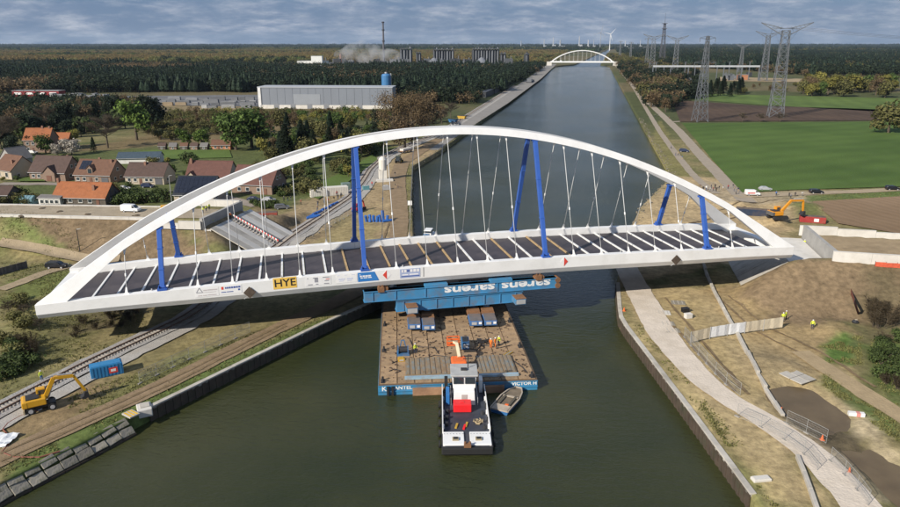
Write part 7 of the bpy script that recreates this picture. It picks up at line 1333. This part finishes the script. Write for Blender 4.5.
# ================================================================== PEOPLE
def person_mesh(pose):
    v = {'pel': (0, 0, .95), 'wai': (0, .0, 1.1), 'che': (0, .02, 1.32), 'nek': (0, .02, 1.50), 'hea': (0, .0, 1.60), 'top': (0, -.01, 1.72)}; e = [('pel', 'wai'), ('wai', 'che'), ('che', 'nek'), ('nek', 'hea'), ('hea', 'top')]
    rad = {'pel': (.165, .12), 'wai': (.15, .11), 'che': (.19, .125), 'nek': (.062, .062), 'hea': (.082, .10), 'top': (.07, .085)}
    for s, n in ((-1, 'l'), (1, 'r')):
        st = .08 if pose == 'stand' else (.22 if (s > 0) == (pose == 'walk') else -.18)
        v.update({n + 'hip': (s * .10, 0, .88), n + 'kne': (s * .11, -st * .6 - .02, .50), n + 'ank': (s * .12, -st * .3 + (.1 if st < 0 else 0), .10), n + 'toe': (s * .13, -st * .3 - .16, .05)}); e += [('pel', n + 'hip'), (n + 'hip', n + 'kne'), (n + 'kne', n + 'ank'), (n + 'ank', n + 'toe')]
        rad.update({n + 'hip': (.105, .105), n + 'kne': (.07, .07), n + 'ank': (.05, .05), n + 'toe': (.045, .04)})
        if pose == 'point' and s > 0: el, ha, fi = (s * .40, -.15, 1.30), (s * .52, -.38, 1.38), (s * .56, -.48, 1.40)
        else: el, ha, fi = (s * .29, .04 - (.1 * s if pose == 'walk' else 0), 1.14), (s * .30, -.10 - (.12 * s if pose == 'walk' else 0), .90), (s * .29, -.13, .80)
        v.update({n + 'sho': (s * .19, .02, 1.42), n + 'elb': el, n + 'han': ha, n + 'fin': fi}); e += [('che', n + 'sho'), (n + 'sho', n + 'elb'), (n + 'elb', n + 'han'), (n + 'han', n + 'fin')]; rad.update({n + 'sho': (.075, .075), n + 'elb': (.055, .055), n + 'han': (.04, .04), n + 'fin': (.038, .025)})
    ks = list(v); me = bpy.data.meshes.new('skeleton'); me.from_pydata([v[k] for k in ks], [(ks.index(a), ks.index(c)) for a, c in e], []); o = bpy.data.objects.new('skeleton', me); COL.objects.link(o)
    sk = o.modifiers.new('skin', 'SKIN')
    if not me.skin_vertices: bpy.context.view_layer.objects.active = o; bpy.ops.mesh.customdata_skin_add()
    for i, k in enumerate(ks): me.skin_vertices[0].data[i].radius = rad[k]; me.skin_vertices[0].data[i].use_root = (k == 'pel')
    sb = o.modifiers.new('sub', 'SUBSURF'); sb.levels = 1
    out = bpy.data.meshes.new_from_object(o.evaluated_get(bpy.context.evaluated_depsgraph_get())); bpy.data.objects.remove(o); out.name = 'body'
    for k in range(4): out.materials.append(dark)
    for f in out.polygons:
        z = f.center.z; x = abs(f.center.x); f.use_smooth = True
        f.material_index = 0 if (z < .96 and x < .24) else (2 if z > 1.50 or (z < .88 and x > .24) or (x > .47) else 1)
        if z < .1: f.material_index = 3
    return out
PM = {k: person_mesh(k) for k in ('stand', 'walk', 'point')}
skin = M('skin', (.45, .27, .19), .6, .05); shoe = M('shoe', (.02, .018, .016), .7)
CL = {n: M('cloth_' + n, c, .85, .1, 3) for n, c in {'hivis': (.62, .72, .06), 'orange': (.80, .20, .03), 'navy': (.02, .03, .07), 'dark': (.03, .03, .035), 'jeans': (.05, .08, .16), 'grey': (.16, .16, .17), 'blue': (.05, .14, .35), 'red': (.42, .04, .04), 'white': (.62, .62, .60), 'brown': (.14, .09, .06), 'black': (.015, .015, .017), 'tan': (.36, .27, .17)}.items()}
hairm = [M('hair_brown', (.06, .035, .02), .8), M('hair_dark', (.015, .012, .01), .8), M('hair_grey', (.30, .29, .28), .8)]; helm = M('helmet_white', (.72, .72, .70), .4)
hatm = MB().lathe([(.125, 0), (.12, .07), (.08, .13), (.01, .15)], (0, 0, 0), 12).mesh('helmet', helm); hairmesh = MB().lathe([(.098, -.05), (.105, .02), (.085, .08), (.01, .105)], (0, 0, 0), 10).mesh('hair', hairm[0])
def person(label, p, rz, top, legs, pose='stand', helmet=False, group=None, h=1.0):
    T = thing('person', label, 'person', p, rz, group); T.scale = (h, h, h); o = bpy.data.objects.new('body', PM[pose]); COL.objects.link(o); o.parent = T
    for i, m in enumerate((CL[legs], CL[top], skin, shoe)): o.material_slots[i].link = 'OBJECT'; o.material_slots[i].material = m
    q = bpy.data.objects.new('helmet' if helmet else 'hair', hatm if helmet else hairmesh); COL.objects.link(q); q.parent = T; q.location = (0, .005, 1.64 if not helmet else 1.63)
    if not helmet: q.material_slots[0].link = 'OBJECT'; q.material_slots[0].material = random.choice(hairm)
    return T
random.seed(12)
WK = [(747 + 52 - 14, 323, 'hivis', 'navy', 'two hi-vis workers by the tarpaulin screens, left one'), (788, 321, 'hivis', 'dark', 'two hi-vis workers by the tarpaulin screens, right one'), (812, 328, 'hivis', 'navy', 'lone hi-vis worker standing on the dirt right of the screens')]
WK = [(782.5, 321.5, 'hivis', 'navy', 'left one of the two hi-vis workers by the tarpaulin screens'), (785.5, 319.5, 'hivis', 'dark', 'right one of the two hi-vis workers by the tarpaulin screens'), (812, 329, 'hivis', 'navy', 'lone worker in hi-vis jacket on the dirt right of the screens')]
for px, py, a, c, l in WK: person(l, cp(px, py), random.uniform(0, 6), a, c, random.choice(('stand', 'walk')), True)
person('worker in hi-vis jacket standing beside the near railway', cp(42, 381), 1.0, 'hivis', 'blue', 'stand', True)
for px, py, l in ((203, 213.5, 'left'), (206.5, 211.5, 'middle'), (209.5, 210, 'right')): person(l + ' one of three hi-vis workers on the left abutment', cp(px, py, 9.3), random.uniform(2, 5), 'hivis', 'navy', 'stand', True)
for px, py, l, c in ((230.5, 219, 'orange-clad worker nearest the top of the striped stair', 'orange'), (233.5, 214, 'orange-clad worker behind the left abutment wall', 'orange'), (212.5, 225, 'hi-vis worker at the foot of the left abutment shelf', 'hivis')): person(l, G(px, py, 7.8), random.uniform(0, 6), c, 'navy', 'walk', True)
person('hi-vis worker on the right approach behind the abutment wall', cp(804, 247, 8.8), 2.5, 'hivis', 'dark', 'stand', True)
for x, y, a, l, q in ((-6.2, 10.6, 'hivis', 'hi-vis worker walking beside the blue winch on the barge', 'walk'), (6.4, 11.7, 'orange', 'left one of the orange-clad workers by the cable heap on the barge', 'stand'), (7.2, 12.0, 'orange', 'right one of the orange-clad workers by the cable heap on the barge', 'point'), (7.9, 12.6, 'hivis', 'hi-vis worker right of the orange-clad pair on the barge', 'stand')): person(l, bp_(x, y, 1.80), random.uniform(0, 6), a, 'orange' if a == 'orange' else 'navy', q, True)
COLS = ['dark', 'navy', 'black', 'grey', 'blue', 'red', 'white', 'brown', 'tan', 'dark', 'black']; LEGS = ['jeans', 'dark', 'navy', 'grey', 'black', 'tan']
def crowd(pts, where, group):
    used = {}
    for px, py in pts:
        for _ in range(40):
            a, c = random.choice(COLS), random.choice(LEGS); hgt = random.choice(('tall ', '', 'shorter '))
            if (a, c, hgt) not in used: break
        used[(a, c, hgt)] = 1; person('%sonlooker in %s top and %s trousers %s' % (hgt, a, c, where), cp(px, py), random.uniform(0, 6.28), a, c, random.choice(('stand', 'stand', 'walk', 'point')), False, group, {'tall ': 1.06, '': 1.0, 'shorter ': .93}[hgt])
crowd([(703, 191), (706, 190.5), (710, 192), (713, 191), (716, 192), (719, 190), (711, 188.5), (723, 190.5), (728, 189), (734, 191.5), (736, 194.5), (738, 192), (715, 188.5), (700, 188.5), (733, 188)], 'in the crowd by the striped van', 'crowd on the right bank')
crowd([(671, 149), (675.5, 156), (678, 155.5), (682, 159.5), (655, 117), (658, 116), (669, 119)], 'on the right canal path', 'walkers on the right bank')
crowd([(776, 196), (789, 197), (790.5, 199), (795, 196.5), (802, 196)], 'by the field road', 'onlookers by the field road')
crowd([(284, 201.5), (288, 201), (291, 200.5), (301, 204.5), (318, 206), (324, 203.5), (328, 203), (334, 201), (338, 199.5), (341, 198.5), (337, 196), (340, 190.5), (343, 190), (317.5, 211)], 'by the cabins and pipes', 'people by the cabins')
crowd([(395, 175.5), (395.5, 188), (398, 188.5), (350, 194.5), (372, 186)], 'on the left dirt track', 'walkers on the left dirt track')
# ================================================================== HAZE
hb_ = MB(); hb_.box((0, 9500, 123), (26000, 23000, 252)); hm = bpy.data.materials.new('haze_air'); hm.use_nodes = True; t = hm.node_tree; t.nodes.remove(t.nodes['Principled BSDF']); pv = t.nodes.new('ShaderNodeVolumePrincipled'); pv.inputs['Color'].default_value = (.62, .78, 1.0, 1); pv.inputs['Density'].default_value = 2.4e-5; pv.inputs['Anisotropy'].default_value = .1; t.links.new(pv.outputs[0], t.nodes['Material Output'].inputs['Volume'])
hz_o = hb_.build('haze', hm); tag(hz_o, 'thin blue haze over the plain', 'haze', kind='stuff')
# ================================================================== look-alikes are told apart by their place
from collections import defaultdict
same = defaultdict(list)
for o in COL.objects:
    if o.parent is None and o.get('category') and not o.get('kind'): same[o['label']].append(o)
for lab, os_ in same.items():
    if len(os_) < 2: continue
    os_.sort(key=lambda o: o.location.x / max(1, o.location.y))
    for k, o in enumerate(os_, 1):
        suf = 'th' if 10 <= k % 100 <= 20 else {1: 'st', 2: 'nd', 3: 'rd'}.get(k % 10, 'th'); new = '%s, %s from the left' % (lab, 'first' if k == 1 else 'second' if k == 2 else 'third' if k == 3 else str(k) + suf)
        if len(new.split()) <= 16: o['label'] = new
